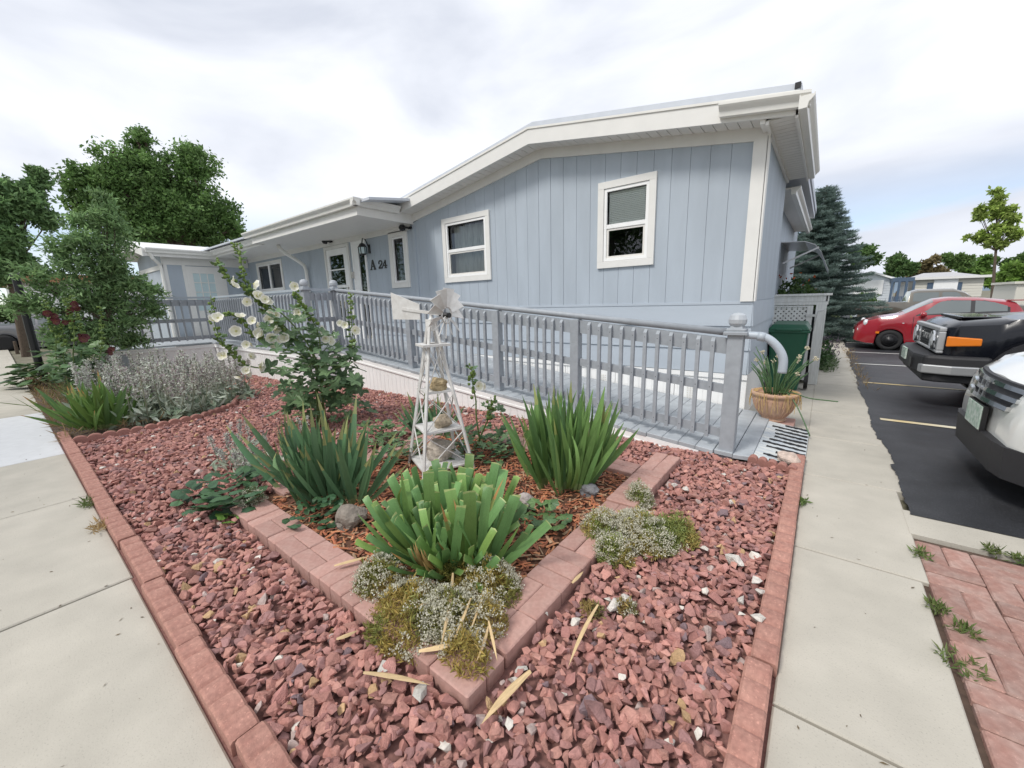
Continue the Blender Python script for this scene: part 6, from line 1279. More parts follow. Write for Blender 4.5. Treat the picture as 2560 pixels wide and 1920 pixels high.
for sd_ in (-1, 1):
    g_ = c.patch('side_window', 1.36, 2.32, lambda t: 3.12 + .05 * t, lambda t: 3.12 + max(0.03, min(.86, .10 + t * 1.9)), M['carglass'], sd_, .006, 14)
    c.patch('rear_window', 2.40, 2.98, lambda t: 3.16 + .10 * t, lambda t: 3.98 - .10 * t - .45 * max(0, t - .6), M['carglass'], sd_, .006, 10)
    c.patch('window_trim', 1.28, 3.03, lambda t: 3.06, lambda t: 3.06 + max(.06, min(.98, .10 + t * 2.6 if t < .6 else 1.0 - max(0, t - .72) * 1.6)), M['trimblk'], sd_, .003, 18)
    c.patch('door_seam', 1.235, 1.247, 1.05, 3.0, M['black'], sd_, .002, 1, 6); c.patch('door_seam', 2.345, 2.357, .6, 3.0, M['black'], sd_, .002, 1, 6)
    c.patch('sill', 1.15, 2.45, 0.0, .25, M['trimblk'], sd_, .004, 8, 1)
    mb = MB(); mb.lathe([(.02, -.07), (.065, -.05), (.075, 0), (.06, .05), (.02, .06)], (1.42, sd_ * .90, 1.06), 12, axis='X'); mm = mb.build('mirror', P_red, c.t, smooth=True); mb = MB(); mb.bar((1.40, sd_ * .76, 1.0), (1.42, sd_ * .88, 1.03), .05, .05); mb.build('mirror_arm', M['trimblk'], mm)
    mb = MB(); mb.bar((2.14, sd_ * .818, .88), (2.28, sd_ * .818, .89), .02, .03); mb.build('door_handle', M['chrome'], c.t)
    mb = MB(); mb.lathe([(.10, .06), (.115, .0), (.10, -.025), (.05, -.045), (.001, -.05)], (.215, sd_ * .56, .80), 18, axis='X'); hl = mb.build('headlight', M['lampglass'], c.t, smooth=True); hl.rotation_euler = (0, 0, 0)
    mb = MB(); mb.lathe([(.065, .06), (.078, .0), (.06, -.03), (.001, -.04)], (.085, sd_ * .50, .60), 14, axis='X'); mb.build('fog_lamp', M['lampglass'], c.t, smooth=True)
    mb = MB(); mb.box(.47, .55, sd_ * .775 - .01, sd_ * .775 + .01, .50, .56); mb.build('side_marker', M['amber'], c.t); mb = MB(); mb.box(1.02, 1.06, sd_ * .806 - .004, sd_ * .806 + .004, .80, .825); mb.build('side_repeater', M['lampglass'], c.t)
    c.box('tail_light', 3.26, 3.36, sd_ * .62 - .07, sd_ * .62 + .07, .78, .98, M['redlens'])
c.patch('windshield', 1.06, 1.60, 4.05, 6.99, M['carglass'], -1, .004, 8); c.patch('windshield', 1.06, 1.60, 4.05, 6.99, M['carglass'], 1, .004, 8)
c.box('spoiler', 2.98, 3.30, -.50, .50, 1.40, 1.425, P_red); c.box('front_intake', -.005, .04, -.34, .34, .34, .46, M['trimblk']); c.box('nose_badge', -.012, .0, -.04, .04, .66, .72, M['chrome']); c.box('licence_plate', -.012, .0, -.15, .15, .46, .55, M['platewhite'])
c.wheels(M['steel'])
# ---- black off-roader
P_blk = material('black_paint', (.006, .007, .011), .22, coat=.35, spec=.3, var=.02, scale=3); P_hood = paint('hood_paint', (.012, .013, .018))
fy = 7.85; fzg = gz(fy)
f = Car('parked_car', 'black boxy off-roader with silver grille surround and amber lamps parked in the middle', (1.17, fy, fzg), 0, 4.45, 1.80, .46,
    [(0, .74), (.02, .98), (.12, 1.04), (.5, 1.07), (1.4, 1.12), (4.2, 1.15), (4.45, 1.1)], [(0, .76), (.02, 1.02), (.12, 1.09), (.5, 1.13), (1.35, 1.18), (1.75, 1.72), (2.0, 1.80), (4.1, 1.79), (4.4, 1.2), (4.45, 1.12)],
    [(0, .84), (.08, .93), (.3, .97), (.8, 1.0), (4.0, 1.0), (4.45, .92)], (.88, 3.55), .40, P_blk, roofw=.82, crown=.02, arch=1.16)
f.patch('side_window', 1.75, 2.9, 3.15, 3.9, M['carglass']); f.patch('rear_window', 3.05, 4.1, 3.15, 3.9, M['carglass']); f.patch('windshield', 1.42, 1.78, 4.05, 6.99, M['carglass'], -1); f.patch('windshield', 1.42, 1.78, 4.05, 6.99, M['carglass'], 1)
# silver grille surround with round lamps
mb = MB(); x0 = -.035
mb.box(x0, .03, -.80, .80, .975, 1.025); mb.box(x0, .03, -.80, .80, .71, .745); mb.box(x0, .03, -.80, -.755, .745, .975); mb.box(x0, .03, .755, .80, .745, .975); mb.box(x0 + .01, .03, -.75, -.44, .745, .975); mb.box(x0 + .01, .03, .44, .75, .745, .975); mb.build('grille_surround', M['chrome'] if False else material('silver_plastic', (.40, .41, .42), .45, metal=.2), f.t, bevel=.012)
f.box('grille', -.01, .03, -.46, .46, .745, .98, M['trimblk'])
for k in range(6): f.box('grille_bar', -.02, .0, -.45, .45, .755 + k * .037, .765 + k * .037, M['black'])
for sd_ in (-1, 1):
    f.disc('headlight', (-.045, sd_ * .60, .86), .105, M['lampglass'], 'X', .04, 22, None, .025); mb = MB(); mb.lathe([(.105, -.012), (.118, -.018), (.118, .03), (.105, .03)], (-.045, sd_ * .60, .86), 22, axis='X'); mb.build('lamp_ring', M['chrome'], f.t)
    mb = MB(); y0 = sd_ * .86; mb.hexa([(.03, y0 - .02 * sd_ - .06 * (sd_ > 0) , .80), (.03, y0 + .012 * sd_, .80), (.31, y0 + sd_ * .045, .82), (.31, y0 - .02, .82), (.03, y0 - .02 * sd_ - .06 * (sd_ > 0), .925), (.03, y0 + .012 * sd_, .925), (.31, y0 + sd_ * .045, .905), (.31, y0 - .02, .905)]); tl = mb.build('turn_lamp', M['amber'], f.t, bevel=.015, recalc=True)
    f.disc('hood_vent', (.62, sd_ * .80, 1.02), .05, M['black'], 'Y', .02)
mb = MB(); mb.box(.18, .5, -.55, .55, 1.125, 1.145); mb.build('hood_scoop', P_hood, f.t, bevel=.02); f.box('scoop_mouth', .16, .185, -.50, .50, 1.115, 1.14, M['black'])
# bumper
mb = MB(); bp_ = [(-.20, -.55), (-.13, -.84), (.10, -.93), (.42, -.93), (.42, .93), (.10, .93), (-.13, .84), (-.20, .55)]; mb.prism(bp_, (0, 0, .45), (1, 0, 0), (0, 1, 0), (0, 0, 1), .24); mb.build('bumper', M['trimblk'], f.t, bevel=.035, recalc=True)
mb = MB(); mb.prism([(-.12, -.78), (-.02, -.86), (.35, -.88), (.35, .88), (-.02, .86), (-.12, .78)], (0, 0, .36), (1, 0, 0), (0, 1, 0), (0, 0, 1), .095); mb.build('skid_plate', M['trimblk'], f.t, bevel=.02, recalc=True)
M['silver'] = material('silver_cover', (.42, .43, .44), .35, metal=.5)
for sd_ in (-1, 1): mb = MB(); mb.prism([(-.165, sd_ * .74), (-.145, sd_ * .85), (.10, sd_ * .945), (.33, sd_ * .945), (.33, sd_ * .90), (.10, sd_ * .90), (-.12, sd_ * .80)], (0, 0, .465), (1, 0, 0), (0, 1, 0), (0, 0, 1), .11); mb.build('bumper_end', M['silver'], f.t, bevel=.015, recalc=True)
f.box('licence_plate', -.225, -.205, -.17, .15, .55, .70, M['platewhite']); f.box('tow_slot', -.21, -.19, -.58, -.45, .50, .62, M['black'])
def text_part(body_, size, m, parent, loc, rot, name='lettering', ext=.002):
    cu = bpy.data.curves.new(name, 'FONT'); cu.body = body_; cu.size = size; cu.extrude = ext; cu.align_x = 'CENTER'; cu.align_y = 'CENTER'; to = bpy.data.objects.new('tmp', cu); COL.objects.link(to); bpy.context.view_layer.update()
    me = bpy.data.meshes.new_from_object(to); COL.objects.unlink(to); bpy.data.objects.remove(to); me.materials.clear(); me.materials.append(m); o = bpy.data.objects.new(name, me); link(o, parent); o.location = loc; o.rotation_euler = rot; return o
text_part('TOYOTA', .12, M['silver'], f.t, (-.024, 0, .865), (R_(90), 0, R_(-90)))
for sd_ in (-1, 1):                                              # black fender flares
    for a in f.ax:
        mb = MB(); n = 14
        for k in range(n):
            t0, t1 = math.pi * (k / n) * 1.0, math.pi * ((k + 1) / n); r0, r1 = .455, .53
            q = lambda r, t, y: (a - r * math.cos(t), y, .40 + r * math.sin(t)); ya, yb = sd_ * .86, sd_ * .945
            mb.hexa([q(r0, t0, ya), q(r0, t1, ya), q(r0, t1, yb), q(r0, t0, yb), q(r1, t0, ya), q(r1, t1, ya), q(r1, t1, yb), q(r1, t0, yb)])
        mb.build('fender_flare', M['trimblk'], f.t, recalc=True)
f.wheels(M['steel'], wt=.26)
# ---- white crossover
P_wh = paint('white_paint', (.74, .75, .72))
wy = 4.22; g3 = gz(wy)
v = Car('parked_car', 'white crossover with chrome grille and licence plate at the right edge', (.975, wy, g3), 0, 4.45, 1.80, .30,
    [(0, .55), (.05, .70), (.2, .78), (.5, .86), (1.2, .97), (4.2, 1.05), (4.45, .95)], [(0, .57), (.05, .74), (.2, .84), (.5, .93), (1.15, 1.05), (1.7, 1.50), (2.2, 1.64), (3.6, 1.62), (4.2, 1.3), (4.45, .97)],
    [(0, .60), (.06, .74), (.2, .86), (.5, .95), (.9, 1.0), (4.0, 1.0), (4.45, .85)], (.88, 3.5), .345, P_wh, roofw=.74)
v.patch('side_window', 1.5, 2.5, 3.12, lambda t: 3.15 + min(.72, t * 1.6), M['carglass']); v.patch('rear_window', 2.6, 3.7, 3.12, 3.85, M['carglass']); v.patch('windshield', 1.2, 1.72, 4.05, 6.99, M['carglass'], -1); v.patch('windshield', 1.2, 1.72, 4.05, 6.99, M['carglass'], 1)
for k, (z_, hw, xx) in enumerate(((.735, .50, .035), (.675, .46, .012), (.615, .42, -.004))):
    mb = MB(); n = 12
    for i in range(n):
        a0, a1 = -hw + 2 * hw * i / n, -hw + 2 * hw * (i + 1) / n; f_c = lambda y: xx - .045 + .05 * (abs(y) / .5) ** 2
        mb.hexa([(f_c(a0), a0, z_ - .014), (f_c(a1), a1, z_ - .014), (f_c(a1) + .03, a1, z_ - .014), (f_c(a0) + .03, a0, z_ - .014), (f_c(a0) + .006, a0, z_ + .014), (f_c(a1) + .006, a1, z_ + .014), (f_c(a1) + .03, a1, z_ + .014), (f_c(a0) + .03, a0, z_ + .014)])
    mb.build('grille_bar', M['chrome'], v.t, recalc=True)
mb = MB(); n = 12
for i in range(n):
    a0, a1 = -.5 + 1.0 * i / n, -.5 + 1.0 * (i + 1) / n; f_c = lambda y: -.022 + .05 * (abs(y) / .5) ** 2
    mb.hexa([(f_c(a0), a0, .585), (f_c(a1), a1, .585), (f_c(a1) + .05, a1, .585), (f_c(a0) + .05, a0, .585), (f_c(a0) + .035, a0, .765), (f_c(a1) + .035, a1, .765), (f_c(a1) + .06, a1, .765), (f_c(a0) + .06, a0, .765)])
mb.build('grille', M['trimblk'], v.t, recalc=True)
em_ = MB(); em_.bar((-.032, -.045, .62), (-.02, -.045, .73), .018, .014, up=(1, 0, 0)); em_.bar((-.032, .045, .62), (-.02, .045, .73), .018, .014, up=(1, 0, 0)); em_.bar((-.028, -.045, .672), (-.028, .045, .672), .014, .018); em_.build('emblem', M['chrome'], v.t)
mb = MB(); n = 12
for i in range(n):
    a0, a1 = -.82 + 1.64 * i / n, -.82 + 1.64 * (i + 1) / n; f_c = lambda y: 1.4 * max(0, abs(y) - .48) ** 1.5 - .03
    mb.hexa([(f_c(a0), a0, .20), (f_c(a1), a1, .20), (f_c(a1) + .1, a1, .20), (f_c(a0) + .1, a0, .20), (f_c(a0) - .01, a0, .40), (f_c(a1) - .01, a1, .40), (f_c(a1) + .1, a1, .40), (f_c(a0) + .1, a0, .40)])
mb.build('lower_bumper', M['trimblk'], v.t, recalc=True)
v.box('licence_plate', -.052, -.035, -.16, .16, .405, .565, M['platewhite']); v.box('plate_frame', -.045, -.02, -.175, .175, .395, .575, M['black'])
for sd_ in (-1, 1):
    v.patch('headlight', .10, .52, 3.05, 3.95, M['lampglass'], sd_, .008, 6, 2); v.disc('fog_lamp', (.16, sd_ * .62, .33), .055, M['lampglass'], 'X', .06, 14); v.patch('door_seam', 1.42, 1.43, .6, 3.0, M['black'], sd_, .002, 1, 6)
v.wheels(M['alu'], 'alloy')
# ---- tan pickup backed in further along
P_tan = paint('tan_metal_paint', (.15, .135, .11), .4)
p0 = PY(*z7(890, 300), 24.6); tg = gz(24.6)
k_ = Car('pickup_truck', 'tan crew cab pickup backed in behind the red hatchback', (p0.x + 5.2, 25.5, tg), math.pi, 5.2, 1.86, .45,
    [(0, .80), (.1, 1.02), (.5, 1.08), (1.5, 1.15), (3.5, 1.22), (3.56, 1.26), (5.1, 1.27), (5.2, 1.24)], [(0, .82), (.1, 1.06), (.5, 1.12), (1.4, 1.20), (1.9, 1.66), (2.2, 1.78), (3.3, 1.78), (3.52, 1.70), (3.58, 1.27), (5.1, 1.27), (5.2, 1.24)],
    [(0, .8), (.15, .92), (.6, 1.0), (5.1, 1.0), (5.2, .97)], (.9, 4.15), .38, P_tan, roofw=.78, crown=.015, cat='pickup')
for sd_ in (-1, 1):
    k_.patch('side_window', 1.85, 2.55, 3.12, lambda t: 3.2 + min(.7, t * 2.2), M['carglass'], sd_); k_.patch('rear_window', 2.65, 3.42, 3.12, 3.9, M['carglass'], sd_); k_.box('tail_light', 5.12, 5.215, sd_ * .84 - .08, sd_ * .84 + .08, .85, 1.18, M['redlens']); k_.patch('decal', 4.45, 4.95, 2.55, 2.78, M['silver'], sd_, .004, 4, 1)
    k_.patch('door_seam', 2.6, 2.615, .4, 3.0, M['black'], sd_, .003, 1, 5)
k_.box('rear_bumper', 5.2, 5.36, -.9, .9, .46, .66, M['chrome'], bevel=.02); k_.box('tailgate_seam', 5.195, 5.208, -.72, .72, .72, .735, M['black']); k_.wheels(M['alu'], 'alloy', .25)
# ---- plain parked cars far back and at the left edge
def plain_car(label, loc, rz, col, group, suv=False, L_=4.4):
    m = paint('car_paint', col); top = 1.68 if suv else 1.44
    q = Car('parked_car', label, loc, rz, L_, 1.8, .28, [(0, .6), (.1, .72), (.6, .86), (1.3, .95), (3.7, 1.02), (L_, .92)], [(0, .62), (.1, .76), (.6, .92), (1.25, 1.0), (1.95, top - .06), (2.4, top), (3.2, top - .03), (3.9, 1.25 if suv else 1.08), (L_ - .1, 1.02), (L_, .94)], [(0, .62), (.1, .8), (.5, .95), (1, 1), (3.8, 1), (4.2, .94), (L_, .8)], (.85, 3.5), .32, m, group=group, step=.12)
    for sd_ in (-1, 1):
        q.patch('side_window', 1.5, 2.5, 3.1, lambda t: 3.14 + min(.75, t * 1.7), M['carglass'], sd_); q.patch('rear_window', 2.58, 3.55, 3.1, lambda t: 3.88 - max(0, t - .4) * .9, M['carglass'], sd_); q.box('tail_light', L_ - .14, L_ - .01, sd_ * .66 - .1, sd_ * .66 + .1, .76, .92, M['redlens']); q.patch('headlight', .12, .45, 2.95, 3.6, M['lampglass'], sd_, .006, 4, 2)
    q.patch('windshield', 1.28, 1.95, 4.05, 6.99, M['carglass'], -1); q.patch('windshield', 1.28, 1.95, 4.05, 6.99, M['carglass'], 1); q.box('bumper', L_ - .05, L_ + .05, -.8, .8, .36, .56, m, bevel=.03); q.wheels(M['alu'], 'alloy'); return q
a = PY(*z8(1110, 960), 31); plain_car('white car behind the tan pickup bed', (a.x, 32, -.36), 0, (.72, .73, .74), 'cars parked far along the lot')
a = PY(*z8(1720, 900), 34); plain_car('dark grey SUV just showing above the pickup cab', (a.x, 35, -.36), 0, (.05, .05, .055), 'cars parked far along the lot', True)
a = PY(*z8(2085, 960), 22); plain_car('white car beyond the tail of the red hatchback', (a.x + .2, 22.2, -.36), 0, (.70, .70, .70), 'cars parked far along the lot')
a = G(*z2(120, 520), 0); dirn = Vector((a.x, a.y, 0)).normalized()
b_ = dirn * 26; plain_car('silver grey sedan seen from behind at the left edge', (b_.x - .6, b_.y + 3.4, -.05), R_(255), (.22, .22, .235), 'cars at the left')
b_ = dirn * 30.0; plain_car('white car beside the silver grey sedan at the left edge', (b_.x - .9, b_.y + 5.2, -.05), R_(258), (.72, .73, .73), 'cars at the left')
# ------------------------------------------------------------------ neighbouring homes
def home(label, x0, x1, y0, y1, z0, zw_, zr_, wall, parts, roofm, axis='Y', over=.3, name='mobile_home'):
    """box home; the gable faces -Y when axis is 'Y'"""
    t = thing(name, ((x0 + x1) / 2, y0, z0), label, 'house'); O = Vector(((x0 + x1) / 2, y0, z0)); X0_, X1_, D = x0 - O.x, x1 - O.x, y1 - y0; hw, hr2 = zw_ - z0, zr_ - z0
    n = int(hw / .2)
    for k in range(n):
        za_, zb_ = hw * k / n, hw * (k + 1) / n; mb = MB(); mb.hexa([(X0_ - .01, -.025, za_), (X1_ + .01, -.025, za_), (X1_ + .01, D, za_), (X0_ - .01, D, za_), (X0_, -.0, zb_), (X1_, -.0, zb_), (X1_, D, zb_), (X0_, D, zb_)]); mb.build('siding_board', wall, t)
    xm = (X0_ + X1_) / 2; mb = MB()
    if axis == 'Y':
        mb.hexa([(X0_, 0, hw), (X1_, 0, hw), (X1_, D, hw), (X0_, D, hw), (xm - .01, 0, hr2), (xm + .01, 0, hr2), (xm + .01, D, hr2), (xm - .01, D, hr2)]); mb.build('gable', wall, t); r = MB(); s = (hr2 - hw) / (X1_ - xm)
        for xa, xb in ((X0_ - over, xm), (xm, X1_ + over)):
            za_ = hr2 - s * abs(xa - xm) + .02; zb_ = hr2 - s * abs(xb - xm) + .02; r.hexa([(xa, -over, za_), (xb, -over, zb_), (xb, D, zb_), (xa, D, za_), (xa, -over, za_ + .14), (xb, -over, zb_ + .14), (xb, D, zb_ + .14), (xa, D, za_ + .14)])
        r.build('roof', roofm, t)
    else:
        mb.hexa([(X0_ - over, -over, hw), (X1_ + over, -over, hw), (X1_ + over, D + over, hw), (X0_ - over, D + over, hw), (X0_ + 1.0, D / 2 - .01, hr2), (X1_ - 1.0, D / 2 - .01, hr2), (X1_ - 1.0, D / 2 + .01, hr2), (X0_ + 1.0, D / 2 + .01, hr2)]); mb.build('roof', roofm, t); mb = MB(); mb.box(X0_ - over - .02, X1_ + over + .02, -over - .03, -over, hw - .06, hw + .12); mb.build('fascia', M['white'], t)
    for kind, a0, a1, b0, b1 in parts:
        a0 -= O.x; a1 -= O.x; b0 -= z0; b1 -= z0
        if kind == 'win':
            mb = MB(); mb.box(a0 - .12, a1 + .12, -.07, -.02, b0 - .12, b0); mb.box(a0 - .12, a1 + .12, -.07, -.02, b1, b1 + .12); mb.box(a0 - .12, a0, -.07, -.02, b0, b1); mb.box(a1, a1 + .12, -.07, -.02, b0, b1); w_ = mb.build('window', M['white'], t); mb = MB(); mb.box(a0, a1, -.04, -.03, b0, b1); mb.build('pane', M['carglass'], w_)
        elif kind == 'blind': mb = MB(); mb.box(a0 - .1, a1 + .1, -.06, -.03, b0 - .1, b1 + .1); w_ = mb.build('window', M['white'], t); mb = MB(); mb.box(a0, a1, -.075, -.061, b0, b1); mb.build('blind', M['blind'], w_)
        elif kind == 'shutter': mb = MB(); mb.box(a0, a1, -.07, -.026, b0, b1); mb.build('shutter', M['shutter'], t)
        elif kind == 'panel': mb = MB(); mb.box(a0, a1, -.12, -.026, b0, b1); mb.build('bay_panel', M['whitev'], t)
    return t
M['shutter'] = material('blue_shutter', (.07, .11, .17), .6); M['creamw'] = material('cream_siding', (.62, .60, .53), .7, var=.04); M['bluew'] = material('pale_blue_siding', (.62, .66, .70), .7, var=.04); M['greyroof'] = material('grey_shingle', (.42, .42, .43), .9, var=.15, scale=3); M['tanroof'] = material('terracotta_fascia', (.42, .20, .11), .8, var=.1)
D1 = 46; q = lambda x, y, Y=D1: PY(*z8(x, y), Y)
a, b = q(800, 790), q(1195, 790); rz_ = q(1000, 735).z; wz = q(1190, 790).z
wl, wr = q(945, 825), q(1020, 875); w2a, w2b = q(1040, 825), q(1068, 870); w3a, w3b = q(890, 830), q(925, 870)
home('pale blue gabled mobile home behind the spruce', a.x, b.x, D1, D1 + 14, -.4, wz, rz_, M['bluew'], [('panel', w3a.x - .2, w2b.x + .2, w2b.z - .35, w2a.z + .35), ('win', wl.x, wr.x, wr.z, wl.z), ('win', w2a.x, w2b.x, w2b.z, w2a.z), ('win', w3a.x, w3b.x, w3b.z, w3a.z)], M['whitev'])
a, b = q(1350, 785), q(1900, 775); bl0, bl1 = q(1520, 812), q(1635, 870); s0, s1 = q(1450, 812), q(1488, 875); s2, s3 = q(1678, 808), q(1712, 882); p0_, p1_ = q(1500, 800), q(1675, 885)
home('cream mobile home with blue shutters and grey roof across the lot', a.x, b.x, D1, D1 + 9, -.4, a.z, q(1640, 712).z, M['creamw'], [('panel', p0_.x, p1_.x, p1_.z - .2, a.z), ('blind', bl0.x, bl1.x, bl1.z, bl0.z), ('shutter', s0.x, s1.x, s1.z, s0.z), ('shutter', s2.x, s3.x, s3.z, s2.z)], M['greyroof'], 'X')
# covered porch between the two homes
pa, pb_ = q(1175, 800, 44), q(1350, 790, 44); po = thing('porch', (pa.x, 44, -.4), 'dark blue porch with white railing between the two far homes', 'porch'); w_ = pb_.x - pa.x; hh = pa.z + .4
mb = MB(); mb.box(0, w_, 0, 2.5, hh - .05, hh + .25); mb.build('roof', M['shutter'], po)
for k in range(4): mb = MB(); xx = w_ * k / 3; mb.box(xx - .07, xx + .07, 0, .14, 0, hh - .05); mb.build('post', M['shutter'], po)
for k in range(14): mb = MB(); xx = w_ * (k + .5) / 14; mb.box(xx - .03, xx + .03, .02, .08, .5, 1.4); mb.build('baluster', M['shutter'], po)
mb = MB(); mb.box(w_ * .45, w_ * .95, 2.2, 2.3, .5, hh - .3); mb.build('door', M['whitev'], po)
# long white home at the far left with a terracotta fascia
fl = G(*dd(60, 740)); dl = Vector(dd(120, 640)); A_ = PX(*zU(70, 1275), -27); B_ = PX(*zU(1090, 1275), -27); base_z = -.1
t = thing('mobile_home', (-27, 0, 0), 'long white mobile home with orange fascia behind the small tree at the left', 'house')
for k in range(13): mb = MB(); z_ = .0 + k * .2; mb.hexa([(0, A_.y, z_), (.03, A_.y, z_), (.03, B_.y + 6, z_), (0, B_.y + 6, z_), (-.2, A_.y, z_ + .19), (.01, A_.y, z_ + .19), (.01, B_.y + 6, z_ + .19), (-.2, B_.y + 6, z_ + .19)]); mb.build('siding_board', M['whitev'], t)
zt_ = A_.z; mb = MB(); mb.box(-6, .3, A_.y - .3, B_.y + 6, zt_ - .02, zt_ + .32); mb.build('fascia', M['tanroof'], t); mb = MB(); mb.box(-6, -.2, A_.y, B_.y + 6, 0, zt_); mb.build('wall', M['whitev'], t)
# tan gabled corner glimpsed between our house and the spruce
a = PY(*z8(300, 490), 13.0); mb = MB(); mb.hexa([(-.1, 0, -1.6), (.18, 0, -1.6), (.18, .1, -1.6), (-.1, .1, -1.6), (-.1, 0, .0), (.16, 0, -.0), (.16, .1, 0), (-.1, .1, 0)]); o = mb.build('garden_trellis', material('tan_wood', (.36, .22, .14), .8), None, loc=(a.x - .02, 13.0, a.z)); tag(o, 'tan wooden panel edge between the blue house and the spruce', 'panel')
lw = MB(); lw.add([(-6, 28.5, -.33), (.95, 28.5, -.33), (.95, 45.5, -.33), (-6, 45.5, -.33)], [(0, 1, 2, 3)]); lo = lw.build('lawn', M['lawn']); tag(lo, kind='structure')
# ------------------------------------------------------------------ trees
M['treeleaf'] = material('tree_leaf', (1, 1, 1), .55, attr=True, transl=.35, spec=.3)
def tree(name, label, base, lobes, n_leaf, size, ca, cb, seed, trunk_r=.25, fork=None, group=None, asp=.5, clump=60, depth=1.0, cat='tree', limbs=True, spread=.27, shell=.55, split=0):
    """lobes: (x, y, r) in photo pixels, placed on the upright plane through base"""
    rg = np.random.default_rng(seed); rs = random.Random(seed); fp = facing(base); t = thing(name, base, label, cat, group); B = base; cd = Vector((-B.x, -B.y, 0)).normalized(); dist = Vector((B.x, B.y, 0)).length
    LB = []; lobes = [(x + r * .62 * math.cos(q), y + r * .58 * math.sin(q), r * rs.uniform(.56, .78)) for (x, y, r) in lobes for q in [rs.uniform(0, 6.28) + 1.57 * k for k in range(split)]] if split else lobes
    for (x, y, r) in lobes:
        p = fp(x, y); rr_ = (fp(x + r, y) - p).length; LB.append((p + cd * rs.uniform(-.6, .6) * rr_ * depth - B, rr_))
    fk = (fp(*fork) - B) if fork else Vector((0, 0, LB[0][0].z * .35)); tr = MB(); tr.tube(spline([(0, 0, -.1), (fk.x * .5, fk.y * .5, fk.z * .5), tuple(fk)], 4), [trunk_r * (1 - .35 * i / 8) for i in range(9)], 9); trunk = tr.build('trunk', M['bark'], t, smooth=True)
    if limbs:
        for (c, r) in LB:
            mid = fk * .5 + c * .5 + Vector((rs.uniform(-.1, .1) * r, rs.uniform(-.1, .1) * r, -r * .15)); mb = MB(); mb.tube(spline([tuple(fk - Vector((0, 0, .1 * trunk_r))), tuple(mid), tuple(c), tuple(c + Vector((rs.uniform(-.4, .4), rs.uniform(-.4, .4), .6)) * r)], 3), [trunk_r * (.5 if split == 0 else .28) * (1 - .085 * i) for i in range(10)], 6); mb.build('limb', M['bark'], trunk, smooth=True)
    tot = sum(r ** 2 for _, r in LB); PP = []; TT = []
    for (c, r) in LB:
        nl = int(n_leaf * r * r / tot); nc = max(4, nl // clump); d = rg.normal(size=(nc, 3)); d /= np.linalg.norm(d, axis=1)[:, None]; rad = shell + (1.02 - shell) * rg.random((nc, 1)) ** .6
        cc = np.array(c) + d * rad * r * np.array([1, 1, .92]); q = np.repeat(cc, clump, 0); off = rg.normal(size=(len(q), 3)) * r * spread * np.array([1, 1, .75]); tone = np.repeat(rg.uniform(.6, 1.35, (nc, 1)), clump, 0); PP.append(q + off); TT.append(tone)
    P = np.concatenate(PP); T_ = np.concatenate(TT); sc = rg.uniform(.7, 1.3, len(P)) * size; cloud_obj('crown', P, sc, colmix(len(P), ca, cb, rg, .15) * T_, t, mat='treeleaf', kind=None, aspect=asp, rg=rg, up=.1); return t
def base_at(px, py, dist, z=0.0):
    d = ray(px, py); h = math.hypot(d.x, d.y); return Vector((d.x / h * dist, d.y / h * dist, z))
Dp = lambda *L_: [(x * 1.1573, y * 1.1573, r * 1.1573) for x, y, r in L_]
tree('shade_tree', 'large rounded dark green tree behind the white shed', base_at(*dd(395, 560), 27, -.2), Dp((235, 370, 55), (330, 345, 62), (310, 500, 60), (200, 440, 55), (420, 385, 62), (180, 385, 45), (290, 420, 70), (390, 440, 70), (450, 460, 55), (340, 480, 60), (480, 500, 42), (240, 460, 55), (150, 420, 40), (420, 510, 50), (270, 380, 60), (350, 420, 60), (500, 515, 28), (300, 320, 40)), 62000, .17, (.13, .235, .075), (.21, .34, .11), 1, .42, dd(385, 520), clump=30, spread=.2, split=4)
tree('shade_tree', 'hazy green tree at the left edge of the photograph', base_at(*dd(20, 640), 22, -.2), Dp((30, 420, 50), (80, 460, 48), (10, 480, 55), (50, 530, 55), (-40, 440, 60), (0, 560, 60), (70, 390, 28), (-50, 540, 60)), 30000, .15, (.15, .26, .11), (.22, .35, .14), 2, .12, dd(20, 590), clump=30, spread=.22, split=3)
tree('ash_sapling', 'bushy young ash tree in front of the deck railing', Vector((-10.5, 1.08, 0)), Dp((215, 445, 30), (228, 480, 36), (170, 500, 45), (215, 530, 55), (255, 560, 34), (130, 560, 48), (190, 600, 60), (245, 620, 42), (318, 620, 32), (110, 640, 48), (180, 680, 55), (250, 680, 52), (300, 670, 42), (225, 735, 45), (285, 720, 36), (150, 730, 40), (60, 600, 36), (40, 660, 34), (335, 660, 24), (240, 640, 50)), 19000, .10, (.17, .285, .125), (.27, .40, .17), 3, .035, dd(235, 700), asp=.28, clump=22, spread=.34, cat='tree', shell=.3, split=3)
